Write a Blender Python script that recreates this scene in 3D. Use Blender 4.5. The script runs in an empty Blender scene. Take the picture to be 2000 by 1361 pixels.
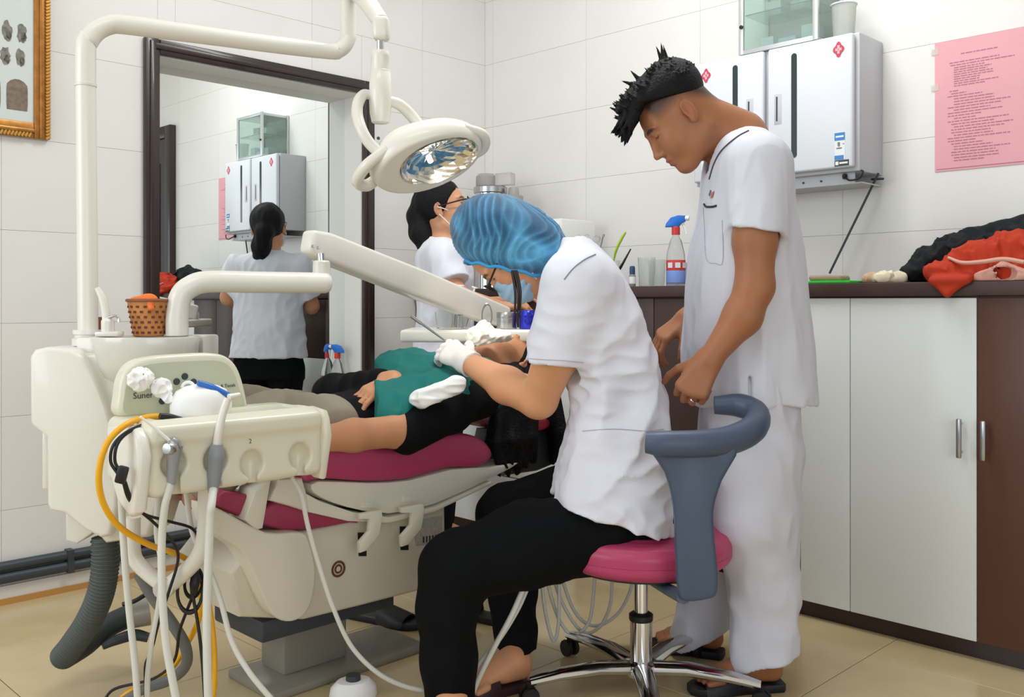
import bpy, bmesh, math, random
import numpy as np
from mathutils import Vector, Matrix
from mathutils.bvhtree import BVHTree

# ------------------------------------------------------------------ camera, light, exposure
SC = bpy.context.scene
COL = SC.collection
F = 1850.0            # focal length in pixels of the 2000 x 1361 frame
HZ = 590.0            # horizon row
EYE = 1.0             # camera height
cam_d = bpy.data.cameras.new('camera')
cam = bpy.data.objects.new('camera', cam_d)
COL.objects.link(cam)
cam.location = (0, 0, EYE)
cam.rotation_euler = (math.pi/2, 0, 0)
cam_d.sensor_width = 36.0
cam_d.lens = 36.0*F/2000.0
cam_d.shift_y = (HZ-680.5)/2000.0
cam_d.clip_start = 0.05
SC.camera = cam

world = bpy.data.worlds.new('overcast_sky')
SC.world = world
world.use_nodes = True
wb = world.node_tree.nodes['Background']
wb.inputs[0].default_value = (0.90, 0.955, 1.0, 1)
wb.inputs[1].default_value = 0.56

def area(name, loc, aim, sx, sy, power, color):
    l = bpy.data.lights.new(name, 'AREA')
    l.shape = 'RECTANGLE'; l.size = sx; l.size_y = sy
    l.energy = power; l.color = color
    o = bpy.data.objects.new(name, l); COL.objects.link(o)
    o.location = loc
    o.rotation_euler = (Vector(aim)-Vector(loc)).to_track_quat('-Z', 'Y').to_euler()
    return o
area('window_daylight', (-3.3, 0.5, 1.8), (0.3, 3.0, 0.95), 2.2, 1.9, 54, (0.88, 0.95, 1.0))
area('ceiling_tube_light', (0.30, 2.75, 3.03), (0.30, 2.75, 0), 1.3, 0.30, 32, (0.97, 0.99, 1.0))
area('ceiling_tube_light', (-0.6, 1.0, 3.03), (-0.6, 1.0, 0), 1.3, 0.30, 9, (0.97, 0.99, 1.0))

area('rear_fill_light', (1.3, -2.4, 1.35), (0.1, 3.0, 0.8), 3.0, 2.0, 46, (0.90, 0.95, 1.0))  # unseen frontal light added behind the camera to lift doors and console
SC.view_settings.view_transform = 'Standard'
SC.view_settings.look = 'None'
SC.view_settings.exposure = 0.0
SC.view_settings.gamma = 1.0
SC.view_settings.use_curve_mapping = False

# ------------------------------------------------------------------ coordinates
R2 = math.sqrt(0.5)
CORNER = Vector((-0.134, 4.690, 0))
MR = Matrix.Translation(CORNER) @ Matrix.Rotation(-math.pi/4, 4, 'Z')   # right wall: x along the wall from the corner, -y into the room
ML = Matrix.Translation(CORNER) @ Matrix.Rotation(math.pi/4, 4, 'Z')    # left wall: -x along the wall from the corner, -y into the room

def W(px, py, d):
    """point at depth d on the line of sight of a pixel"""
    return Vector(((px-1000)/F*d, d, EYE+(HZ-py)/F*d))
def WL(px, py, c):
    """line of sight against the vertical plane y - x = c (parallel to the left wall)"""
    return W(px, py, c/(1-(px-1000)/F))
def WR(px, py, n):
    """line of sight against the plane n metres in front of the right wall"""
    return W(px, py, (4.556-n/R2)/(1+(px-1000)/F))
def rs(px, n):
    p = WR(px, HZ, n)
    return (p.x-CORNER.x+n*R2)/R2          # distance from the corner along the right wall
# patient / dental chair frame: u along the body (towards the head), v across (away from the camera)
HEAD = Vector((-0.016, 3.084, 0))
A_ = Vector((R2, R2, 0)); B_ = Vector((-R2, R2, 0)); Z_ = Vector((0, 0, 1))
def PC(u, v, z): return HEAD + A_*u + B_*v + Z_*z
MC = Matrix.Translation(HEAD) @ Matrix.Rotation(math.pi/4, 4, 'Z')

# ------------------------------------------------------------------ materials
def lin(h):
    h = h.lstrip('#')
    c = [int(h[i:i+2], 16)/255 for i in (0, 2, 4)]
    return [x/12.92 if x <= 0.04045 else ((x+0.055)/1.055)**2.4 for x in c]
MATS = {}
def mat(name, hexc, rough=0.5, metal=0.0, noise=0.0, nscale=8.0, bump=0.0, bscale=60.0, trans=0.0, coat=0.0,
        emit=None, alpha=1.0, attr=False, ior=1.45, sheen=0.0, wave=None, stretch=None, sss=0.0, spec=None):
    if name in MATS: return MATS[name]
    m = bpy.data.materials.new(name); m.use_nodes = True
    nt = m.node_tree; N = nt.nodes; L = nt.links
    p = N['Principled BSDF']
    c = lin(hexc)
    p.inputs['Base Color'].default_value = (*c, 1)
    p.inputs['Roughness'].default_value = rough
    p.inputs['Metallic'].default_value = metal
    p.inputs['Transmission Weight'].default_value = trans
    p.inputs['IOR'].default_value = ior
    p.inputs['Coat Weight'].default_value = coat
    p.inputs['Alpha'].default_value = alpha
    p.inputs['Sheen Weight'].default_value = sheen
    if spec is not None: p.inputs['Specular IOR Level'].default_value = spec
    if sss:
        p.inputs['Subsurface Weight'].default_value = sss
        p.inputs['Subsurface Radius'].default_value = (0.012, 0.005, 0.003)
        p.inputs['Subsurface Scale'].default_value = 1.0
    if emit:
        p.inputs['Emission Color'].default_value = (*c, 1); p.inputs['Emission Strength'].default_value = emit
    tc = None
    def coord():
        nonlocal tc
        if tc is None:
            tc = N.new('ShaderNodeTexCoord')
            if stretch:
                mp = N.new('ShaderNodeMapping'); mp.inputs['Scale'].default_value = stretch
                L.new(tc.outputs['Object'], mp.inputs['Vector']); tc = mp
        return tc.outputs['Vector'] if tc.bl_idname == 'ShaderNodeMapping' else tc.outputs['Object']
    src = None
    if attr:
        a = N.new('ShaderNodeAttribute'); a.attribute_name = 'Col'; src = a.outputs['Color']
    if noise:
        t = N.new('ShaderNodeTexNoise'); t.inputs['Scale'].default_value = nscale; t.inputs['Detail'].default_value = 5
        L.new(coord(), t.inputs['Vector'])
        mx = N.new('ShaderNodeMix'); mx.data_type = 'RGBA'; mx.blend_type = 'MULTIPLY'; mx.inputs[0].default_value = 1
        rmp = N.new('ShaderNodeMapRange'); rmp.inputs[1].default_value = 0.3; rmp.inputs[2].default_value = 0.7
        rmp.inputs[3].default_value = 1-noise; rmp.inputs[4].default_value = 1+noise*0.4
        L.new(t.outputs['Fac'], rmp.inputs[0])
        L.new(rmp.outputs[0], mx.inputs[7])
        if src: L.new(src, mx.inputs[6])
        else: mx.inputs[6].default_value = (*c, 1)
        src = mx.outputs[2]
    if src: L.new(src, p.inputs['Base Color'])
    if bump:
        t = N.new('ShaderNodeTexNoise'); t.inputs['Scale'].default_value = bscale; t.inputs['Detail'].default_value = 4
        L.new(coord(), t.inputs['Vector'])
        b = N.new('ShaderNodeBump'); b.inputs['Strength'].default_value = bump; b.inputs['Distance'].default_value = 0.01
        L.new(t.outputs['Fac'], b.inputs['Height']); L.new(b.outputs[0], p.inputs['Normal'])
    MATS[name] = m
    return m

# ------------------------------------------------------------------ mesh helpers
def bx(bm, lo, hi, bev=0.0, M=None, seg=2):
    lo = Vector(lo); hi = Vector(hi); c = (lo+hi)/2; s = hi-lo
    r = bmesh.ops.create_cube(bm, size=1.0)
    vs = r['verts']
    for v in vs: v.co = Vector((v.co.x*s.x, v.co.y*s.y, v.co.z*s.z))+c
    if bev > 0:
        es = list({e for v in vs for e in v.link_edges})
        rr = bmesh.ops.bevel(bm, geom=es, offset=bev, segments=seg, profile=0.5, affect='EDGES')
        vs = list({v for f in rr['faces'] for v in f.verts} | {v for v in vs if v.is_valid})
    if M is not None:
        for v in vs: v.co = M @ v.co
    return vs
def prism(bm, pts, off, bev=0.0, seg=2):
    """closed outline of 3D points pushed along the vector off (or per-point offsets)"""
    off = Vector(off)
    a = [bm.verts.new(Vector(p)) for p in pts]
    b = [bm.verts.new(Vector(p)+off) for p in pts]
    n = len(pts)
    fs = [bm.faces.new(a), bm.faces.new(b[::-1])]
    for i in range(n):
        fs.append(bm.faces.new((a[(i+1) % n], a[i], b[i], b[(i+1) % n])))
    bmesh.ops.recalc_face_normals(bm, faces=fs)
    if bev > 0:
        es = list({e for f in fs[:2] for e in f.edges})
        bmesh.ops.bevel(bm, geom=es, offset=bev, segments=seg, profile=0.5, affect='EDGES')
def catmull(pts, per=8):
    P = [Vector(p) for p in pts]
    if len(P) < 3:
        return [P[0].lerp(P[-1], i/per) for i in range(per+1)]
    out = []
    for i in range(len(P)-1):
        p0 = P[i-1] if i > 0 else P[0]*2-P[1]
        p1, p2 = P[i], P[i+1]
        p3 = P[i+2] if i+2 < len(P) else P[-1]*2-P[-2]
        for k in range(per):
            t = k/per
            out.append(0.5*((2*p1)+(p2-p0)*t+(2*p0-5*p1+4*p2-p3)*t*t+(3*p1-p0-3*p2+p3)*t**3))
    out.append(P[-1].copy())
    return out
def tube(bm, pts, r, n=12, per=8, caps=True, smooth=True, ell=None):
    P = catmull(pts, per) if smooth else [Vector(p) for p in pts]
    m = len(P)
    if isinstance(r, (int, float)): rad = [r]*m
    else:
        rad = [float(np.interp(i/(m-1)*(len(r)-1), range(len(r)), r)) for i in range(m)]
    up = None; rings = []
    for i in range(m):
        t = (P[min(i+1, m-1)]-P[max(i-1, 0)])
        if t.length < 1e-9: t = Vector((0, 0, 1))
        t.normalize()
        if up is None:
            up = Vector((0, 0, 1)) if abs(t.z) < 0.9 else Vector((1, 0, 0))
        up = (up-t*up.dot(t)).normalized()
        sd = t.cross(up)
        ring = []
        for k in range(n):
            a = 2*math.pi*k/n
            ring.append(bm.verts.new(P[i]+(up*math.cos(a)*(ell if ell else 1)+sd*math.sin(a))*rad[i]))
        rings.append(ring)
    for i in range(m-1):
        for k in range(n):
            bm.faces.new((rings[i][k], rings[i][(k+1) % n], rings[i+1][(k+1) % n], rings[i+1][k]))
    if caps:
        bm.faces.new(rings[0][::-1]); bm.faces.new(rings[-1])
def lathe(bm, prof, n=24, M=None, sy=1.0):
    rings = []
    for (r, z) in prof:
        if r < 1e-6: ring = [bm.verts.new((0, 0, z))]
        else: ring = [bm.verts.new((r*math.cos(2*math.pi*k/n), r*sy*math.sin(2*math.pi*k/n), z)) for k in range(n)]
        rings.append(ring)
    fs = []
    for a, b in zip(rings[:-1], rings[1:]):
        if len(a) == 1 and len(b) == 1: continue
        for k in range(n):
            k2 = (k+1) % n
            if len(a) == 1: fs.append(bm.faces.new((a[0], b[k2], b[k])))
            elif len(b) == 1: fs.append(bm.faces.new((a[k], a[k2], b[0])))
            else: fs.append(bm.faces.new((a[k], a[k2], b[k2], b[k])))
    if len(rings[0]) > 1 and prof[0][0] != prof[-1][0]: pass
    if M is not None:
        for ring in rings:
            for v in ring: v.co = M @ v.co
    bmesh.ops.recalc_face_normals(bm, faces=fs)
def frame_to(z, x=None, loc=(0, 0, 0)):
    z = Vector(z).normalized()
    x = Vector(x) if x is not None else (Vector((1, 0, 0)) if abs(z.x) < 0.9 else Vector((0, 1, 0)))
    x = (x-z*x.dot(z)).normalized(); y = z.cross(x)
    M = Matrix((x, y, z)).transposed().to_4x4(); M.translation = Vector(loc)
    return M
def torus(bm, R, r, M, n=28, m=10, a0=0.0, a1=2*math.pi):
    full = abs(a1-a0-2*math.pi) < 1e-6
    pts = []
    cnt = n if full else n+1
    rings = []
    for i in range(cnt):
        a = a0+(a1-a0)*i/n
        c = Vector((math.cos(a), math.sin(a), 0))
        rings.append([bm.verts.new(M @ (c*(R+r*math.cos(2*math.pi*k/m))+Vector((0, 0, r*math.sin(2*math.pi*k/m))))) for k in range(m)])
    for i in range(cnt if full else cnt-1):
        A, B = rings[i], rings[(i+1) % cnt]
        for k in range(m):
            bm.faces.new((A[k], B[k], B[(k+1) % m], A[(k+1) % m]))
    if not full:
        bm.faces.new(rings[0]); bm.faces.new(rings[-1][::-1])

ROOT = {}
def rloc(o):
    while o.parent: o = o.parent
    return Vector(o.location)
def finish(me, m, smooth):
    if isinstance(m, (list, tuple)):
        for q in m: me.materials.append(q)
    elif m: me.materials.append(m)
    if smooth:
        me.polygons.foreach_set('use_smooth', [True]*len(me.polygons))
        if smooth is True: me.set_sharp_from_angle(angle=math.radians(38))
    me.update()
def obj(name, geo, m, parent=None, smooth=True, loc=None, colors=None):
    """geo: bmesh in world coordinates or (V, F) arrays"""
    me = bpy.data.meshes.new(name)
    if isinstance(geo, tuple):
        V, Fq = geo
        base = rloc(parent) if parent else (Vector(loc) if loc is not None else Vector(((V[:, 0].min()+V[:, 0].max())/2, (V[:, 1].min()+V[:, 1].max())/2, V[:, 2].min())))
        Vl = V-np.array(base)
        me.vertices.add(len(Vl)); me.vertices.foreach_set('co', Vl.astype(np.float32).ravel())
        nf = len(Fq)
        me.loops.add(nf*4); me.loops.foreach_set('vertex_index', Fq.astype(np.int32).ravel())
        me.polygons.add(nf); me.polygons.foreach_set('loop_start', np.arange(nf, dtype=np.int32)*4)
        me.update(calc_edges=True)
        if colors is not None:
            at = me.attributes.new('Col', 'FLOAT_COLOR', 'POINT')
            cc = np.ones((len(Vl), 4), np.float32); cc[:, :3] = colors
            at.data.foreach_set('color', cc.ravel())
        finish(me, m, 'all')
    else:
        if parent: base = rloc(parent)
        elif loc is not None: base = Vector(loc)
        else:
            xs = [v.co for v in geo.verts]
            base = Vector(((min(v.x for v in xs)+max(v.x for v in xs))/2, (min(v.y for v in xs)+max(v.y for v in xs))/2, min(v.z for v in xs)))
        for v in geo.verts: v.co -= base
        geo.to_mesh(me); geo.free()
        finish(me, m, smooth)
    o = bpy.data.objects.new(name, me); COL.objects.link(o)
    if parent: o.parent = parent
    else: o.location = base
    return o
def tag(o, label, cat, group=None):
    o['label'] = label; o['category'] = cat
    if group: o['group'] = group
    return o
def thing(name, label, cat, loc, group=None):
    o = bpy.data.objects.new(name, None); COL.objects.link(o)
    o.location = loc; o.empty_display_size = 0.05
    return tag(o, label, cat, group)
def struct(o): o['kind'] = 'structure'; return o
def copy_tree(o, loc=None, parent=None):
    c = o.copy(); COL.objects.link(c)
    if parent: c.parent = parent
    if loc is not None: c.location = loc
    for ch in list(o.children): copy_tree(ch, None, c)
    return c
def text_mesh(bm, s, M, size, font_bold=False):
    cu = bpy.data.curves.new('t', 'FONT'); cu.body = s; cu.size = size; cu.extrude = 0.0003; cu.resolution_u = 3
    to = bpy.data.objects.new('t', cu); COL.objects.link(to)
    dg = bpy.context.evaluated_depsgraph_get()
    me = to.evaluated_get(dg).to_mesh()
    n0 = len(bm.verts)
    bm.from_mesh(me)
    bm.verts.ensure_lookup_table()
    for v in bm.verts[n0:]: v.co = M @ v.co
    to.to_mesh_clear(); bpy.data.objects.remove(to); bpy.data.curves.remove(cu)
def bvh_of(*objs):
    vs = []; fs = []
    for o in objs:
        b = len(vs); w = Matrix.Translation(rloc(o))
        vs += [w @ v.co for v in o.data.vertices]
        fs += [[i+b for i in p.vertices] for p in o.data.polygons]
    return BVHTree.FromPolygons(vs, fs)
def snap(bvh, px, py, lift=0.001):
    o = Vector((0, 0, EYE)); d = (W(px, py, 1.0)-o).normalized()
    h, n, i, dist = bvh.ray_cast(o, d)
    if h is None: return None
    if n.dot(d) > 0: n = -n
    return h+n*lift
# ------------------------------------------------------------------ implicit modelling (smooth unions, meshed with surface nets)
class SDF:
    def __init__(s, lo, hi, h):
        s.lo = np.array(lo, float); s.h = h
        s.n = np.maximum(((np.array(hi, float)-s.lo)/h).astype(int)+2, 4)
        s.ax = [s.lo[i]+h*np.arange(s.n[i]) for i in range(3)]
        s.D = np.full(tuple(s.n), 9.0, np.float32)
    def _reg(s, lo, hi):
        sl = []; gr = []
        for i in range(3):
            a = int(np.clip(math.floor((lo[i]-s.lo[i])/s.h), 0, s.n[i])); b = int(np.clip(math.ceil((hi[i]-s.lo[i])/s.h)+1, 0, s.n[i]))
            if b <= a: return None, None
            sl.append(slice(a, b))
        X = s.ax[0][sl[0]][:, None, None]; Y = s.ax[1][sl[1]][None, :, None]; Z = s.ax[2][sl[2]][None, None, :]
        return tuple(sl), (X, Y, Z)
    def _mix(s, sl, d, k, sub):
        D = s.D[sl]
        if sub:
            if k > 0:
                e = np.maximum(k-np.abs(D+d), 0)/k
                s.D[sl] = np.maximum(D, -d)+e*e*k*0.25
            else: s.D[sl] = np.maximum(D, -d)
        elif k > 0:
            e = np.maximum(k-np.abs(D-d), 0)/k
            s.D[sl] = np.minimum(D, d)-e*e*k*0.25
        else: s.D[sl] = np.minimum(D, d)
    def cone(s, a, b, ra, rb, k=0.01, sub=False, flat=None):
        a = np.array(a, float); b = np.array(b, float)
        m = max(ra, rb)+k+3*s.h
        if flat is not None: m = m*max(1, flat[1])+0.0
        sl, g = s._reg(np.minimum(a, b)-m, np.maximum(a, b)+m)
        if sl is None: return s
        v = b-a; vv = float(v@v)+1e-12
        P = [g[i]-a[i] for i in range(3)]
        t = np.clip((P[0]*v[0]+P[1]*v[1]+P[2]*v[2])/vv, 0, 1)
        q = [P[i]-t*v[i] for i in range(3)]
        d2 = q[0]**2+q[1]**2+q[2]**2
        sc = 1.0
        if flat is not None:      # (axis, factor): stretch the section along the axis by the factor
            ax = np.array(flat[0], float); ax /= np.linalg.norm(ax); f = flat[1]
            w = q[0]*ax[0]+q[1]*ax[1]+q[2]*ax[2]
            d2 = np.maximum(d2-w*w, 0)+(w/f)**2
        d = (np.sqrt(d2)-(ra+(rb-ra)*t))*sc
        s._mix(sl, d.astype(np.float32), k, sub)
        return s
    def chain(s, pts, rad, k=0.01, sub=False, flat=None):
        for i in range(len(pts)-1): s.cone(pts[i], pts[i+1], rad[i], rad[i+1], k, sub, flat)
        return s
    def ell(s, c, r, R=None, k=0.01, sub=False):
        c = np.array(c, float); r = np.array(r, float)
        m = r.max()+k+3*s.h
        sl, g = s._reg(c-m, c+m)
        if sl is None: return s
        P = [g[i]-c[i] for i in range(3)]
        if R is not None:      # rows: local axes
            P = [P[0]*R[i][0]+P[1]*R[i][1]+P[2]*R[i][2] for i in range(3)]
        k0 = np.sqrt(sum((P[i]/r[i])**2 for i in range(3)))
        k1 = np.sqrt(sum((P[i]/(r[i]*r[i]))**2 for i in range(3)))+1e-9
        s._mix(sl, (k0*(k0-1)/k1).astype(np.float32), k, sub)
        return s
    def box(s, c, hf, R=None, rad=0.01, k=0.01, sub=False):
        c = np.array(c, float); hf = np.array(hf, float)
        m = np.linalg.norm(hf)+k+3*s.h
        sl, g = s._reg(c-m, c+m)
        if sl is None: return s
        P = [g[i]-c[i] for i in range(3)]
        if R is not None: P = [P[0]*R[i][0]+P[1]*R[i][1]+P[2]*R[i][2] for i in range(3)]
        q = [np.abs(P[i])-(hf[i]-rad) for i in range(3)]
        d = np.sqrt(sum(np.maximum(x, 0)**2 for x in q))+np.minimum(np.maximum(np.maximum(q[0], q[1]), q[2]), 0)-rad
        s._mix(sl, d.astype(np.float32), k, sub)
        return s
    def stack(s, secs, k=0.01, sub=False, ex=2.0):
        """secs: rows of (z, cx, cy, rx, ry); elliptic sections, optional 6th: turn about z"""
        S = np.array(sorted(secs), float)
        lo = [(S[:, 1]-S[:, 3:5].max(1)).min()-k-0.02, (S[:, 2]-S[:, 3:5].max(1)).min()-k-0.02, S[0, 0]-k-0.02]
        hi = [(S[:, 1]+S[:, 3:5].max(1)).max()+k+0.02, (S[:, 2]+S[:, 3:5].max(1)).max()+k+0.02, S[-1, 0]+k+0.02]
        sl, g = s._reg(lo, hi)
        if sl is None: return s
        z = g[2].ravel()
        par = []
        for j in range(1, S.shape[1]):
            # smooth monotone-ish interpolation
            zi = np.interp(z, S[:, 0], np.arange(len(S)))
            i0 = np.clip(zi.astype(int), 0, len(S)-2); t = np.clip(zi-i0, 0, 1)
            p = S[:, j]
            m = np.gradient(p, S[:, 0])
            dz = S[i0+1, 0]-S[i0, 0]
            h00 = 2*t**3-3*t**2+1; h10 = t**3-2*t**2+t; h01 = -2*t**3+3*t**2; h11 = t**3-t**2
            par.append((h00*p[i0]+h10*dz*m[i0]+h01*p[i0+1]+h11*dz*m[i0+1])[None, None, :])
        dx = g[0]-par[0]; dy = g[1]-par[1]
        if len(par) > 4:
            ca, sa = np.cos(par[4]), np.sin(par[4])
            dx, dy = dx*ca+dy*sa, -dx*sa+dy*ca
        rr = (np.abs(dx/par[2])**ex+np.abs(dy/par[3])**ex)**(1/ex)
        d = (rr-1)*np.minimum(par[2], par[3])
        d = np.maximum(np.maximum(d, S[0, 0]-g[2]), g[2]-S[-1, 0])
        s._mix(sl, d.astype(np.float32), k, sub)
        return s
    def cut(s, p, n, k=0.0):
        """remove the half space on the side of n"""
        p = np.array(p, float); n = np.array(n, float); n = n/np.linalg.norm(n)
        d = (s.ax[0]-p[0])[:, None, None]*n[0]+(s.ax[1]-p[1])[None, :, None]*n[1]+(s.ax[2]-p[2])[None, None, :]*n[2]
        if k > 0:
            e = np.maximum(k-np.abs(s.D-d), 0)/k
            s.D = (np.maximum(s.D, d)+e*e*k*0.25).astype(np.float32)
        else: s.D = np.maximum(s.D, d.astype(np.float32))
        return s
    def disp(s, fn):
        """add fn(X, Y, Z) near the surface"""
        msk = np.abs(s.D) < 0.03
        ii = np.nonzero(msk)
        s.D[ii] += fn(s.ax[0][ii[0]], s.ax[1][ii[1]], s.ax[2][ii[2]]).astype(np.float32)
        return s
    def mesh(s, smooth=1):
        D = s.D
        D[0] = D[-1] = 1; D[:, 0] = D[:, -1] = 1; D[:, :, 0] = D[:, :, -1] = 1
        I = D < 0
        c = [(dx, dy, dz) for dx in (0, 1) for dy in (0, 1) for dz in (0, 1)]
        nx, ny, nz = D.shape
        def sh(a, o): return a[o[0]:nx-1+o[0], o[1]:ny-1+o[1], o[2]:nz-1+o[2]]
        anyv = np.zeros((nx-1, ny-1, nz-1), bool); allv = np.ones_like(anyv)
        for o in c:
            q = sh(I, o); anyv |= q; allv &= q
        act = anyv & ~allv
        idx = np.argwhere(act)
        vid = np.full(act.shape, -1, np.int32); vid[act] = np.arange(len(idx))
        val = {o: D[idx[:, 0]+o[0], idx[:, 1]+o[1], idx[:, 2]+o[2]] for o in c}
        acc = np.zeros((len(idx), 3)); cnt = np.zeros(len(idx))
        for o in c:
            for ax in range(3):
                if o[ax]: continue
                o2 = list(o); o2[ax] = 1; o2 = tuple(o2)
                a, b = val[o], val[o2]
                cr = (a < 0) != (b < 0)
                t = np.where(cr, a/np.where(cr, a-b, 1), 0)
                pos = np.tile(np.array(o, float), (len(idx), 1)); pos[:, ax] += t
                acc += pos*cr[:, None]; cnt += cr
        V = s.lo+s.h*(idx+acc/np.maximum(cnt, 1)[:, None])
        Fs = []
        for ax in range(3):
            a = [slice(None)]*3; b = [slice(None)]*3
            a[ax] = slice(0, -1); b[ax] = slice(1, None)
            cr = I[tuple(a)] != I[tuple(b)]
            e = np.argwhere(cr)
            o1, o2 = [(1, 2), (2, 0), (0, 1)][ax]
            e = e[(e[:, o1] > 0) & (e[:, o2] > 0) & (e[:, o1] < D.shape[o1]-1) & (e[:, o2] < D.shape[o2]-1)]
            def g(d1, d2):
                q = e.copy(); q[:, o1] -= d1; q[:, o2] -= d2
                return vid[q[:, 0], q[:, 1], q[:, 2]]
            quad = np.stack([g(1, 1), g(0, 1), g(0, 0), g(1, 0)], 1)
            fl = ~I[e[:, 0], e[:, 1], e[:, 2]]
            quad[fl] = quad[fl][:, ::-1]
            Fs.append(quad)
        Fq = np.concatenate(Fs)
        for _ in range(smooth):
            S = np.zeros_like(V); C = np.zeros(len(V))
            for i in range(4):
                p, q = Fq[:, i], Fq[:, (i+1) % 4]
                for j in range(3):
                    S[:, j] += np.bincount(p, V[q, j], len(V))+np.bincount(q, V[p, j], len(V))
                C += np.bincount(p, minlength=len(V))+np.bincount(q, minlength=len(V))
            V = V*0.5+0.5*S/np.maximum(C, 1)[:, None]
        return V, Fq
def npv(v): return np.array(v, float)
def basis(f, u):
    """rows forward, left, up"""
    f = Vector(f).normalized(); u = Vector(u); u = (u-f*u.dot(f)).normalized(); l = u.cross(f)
    return np.array([f, l, u])
def rnd_noise(seed, n=14, lo=20, hi=60, ani=(1, 1, 1)):
    """sum of warped sines: soft random field of about unit size"""
    rg = np.random.default_rng(seed)
    Kv = rg.normal(size=(n, 3)); Kv /= np.linalg.norm(Kv, axis=1)[:, None]
    Kv *= rg.uniform(lo, hi, n)[:, None]*np.array(ani)
    ph = rg.uniform(0, 6.28, n)
    def f(X, Y, Z):
        o = 0
        for i in range(n): o = o+np.sin(X*Kv[i, 0]+Y*Kv[i, 1]+Z*Kv[i, 2]+ph[i])
        return o/math.sqrt(n)
    return f
def folds(seed, amp, lo=14, hi=45, ani=(1, 1, 0.35)):
    f = rnd_noise(seed, 10, lo, hi, ani)
    return lambda X, Y, Z: amp*(np.abs(f(X, Y, Z))-0.8)

def add_head(S, c, Rb, sc=1.0, neck=None, rn=0.055, ears=True, nose=True):
    """head in local axes: x forward, y left, z up, about 0.22 m tall"""
    c = npv(c)
    def T(x, y, z): return c+sc*(x*Rb[0]+y*Rb[1]+z*Rb[2])
    def E(x, y, z, rx, ry, rz, k=0.02, sub=False, R=None): S.ell(T(x, y, z), np.array([rx, ry, rz])*sc, Rb if R is None else R, k*sc, sub)
    E(-0.012, 0, 0.032, 0.097, 0.077, 0.086, 0)
    E(0.020, 0, -0.030, 0.068, 0.062, 0.078, 0.03)
    E(0.030, 0, -0.066, 0.055, 0.052, 0.044, 0.03)
    E(0.068, 0, -0.100, 0.020, 0.024, 0.016, 0.025)            # chin
    for y in (1, -1):
        E(0.055, y*0.040, -0.030, 0.028, 0.022, 0.028, 0.03)    # cheek
        S.cone(T(-0.022, y*0.056, -0.062), T(0.058, y*0.022, -0.102), 0.016*sc, 0.014*sc, 0.03*sc)   # jaw line
        E(0.083, y*0.032, 0.013, 0.014, 0.018, 0.010, 0.012, True)   # eye socket
        E(0.070, y*0.031, 0.011, 0.015, 0.016, 0.013, 0.004)    # eyeball and lid
        S.cone(T(0.084, y*0.014, 0.028), T(0.072, y*0.050, 0.030), 0.007*sc, 0.006*sc, 0.012*sc)     # brow
        if ears:
            Re = basis(Rb[0]*0.95-Rb[1]*y*-0.25, Rb[2]-0.15*Rb[0])
            S.ell(T(-0.016, y*0.081, 0.002), np.array([0.019, 0.007, 0.032])*sc, Re, 0.006*sc)
            S.ell(T(-0.012, y*0.088, 0.006), np.array([0.010, 0.005, 0.018])*sc, Re, 0.004*sc, True)
            S.ell(T(-0.008, y*0.080, -0.024), np.array([0.010, 0.006, 0.011])*sc, Re, 0.006*sc)
    if nose:
        S.cone(T(0.086, 0, 0.020), T(0.104, 0, -0.026), 0.006*sc, 0.009*sc, 0.012*sc)
        E(0.106, 0, -0.031, 0.011, 0.011, 0.009, 0.006)
        for y in (1, -1): E(0.094, y*0.012, -0.034, 0.011, 0.008, 0.008, 0.006)
    E(0.088, 0, -0.058, 0.012, 0.022, 0.006, 0.007)
    E(0.086, 0, -0.071, 0.012, 0.019, 0.007, 0.006)
    E(0.101, 0, -0.0645, 0.008, 0.026, 0.0022, 0.003, True)
    if neck is not None:
        S.cone(T(-0.030, 0, -0.045), neck, rn*sc, rn*1.12, 0.035)
    return T

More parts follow.
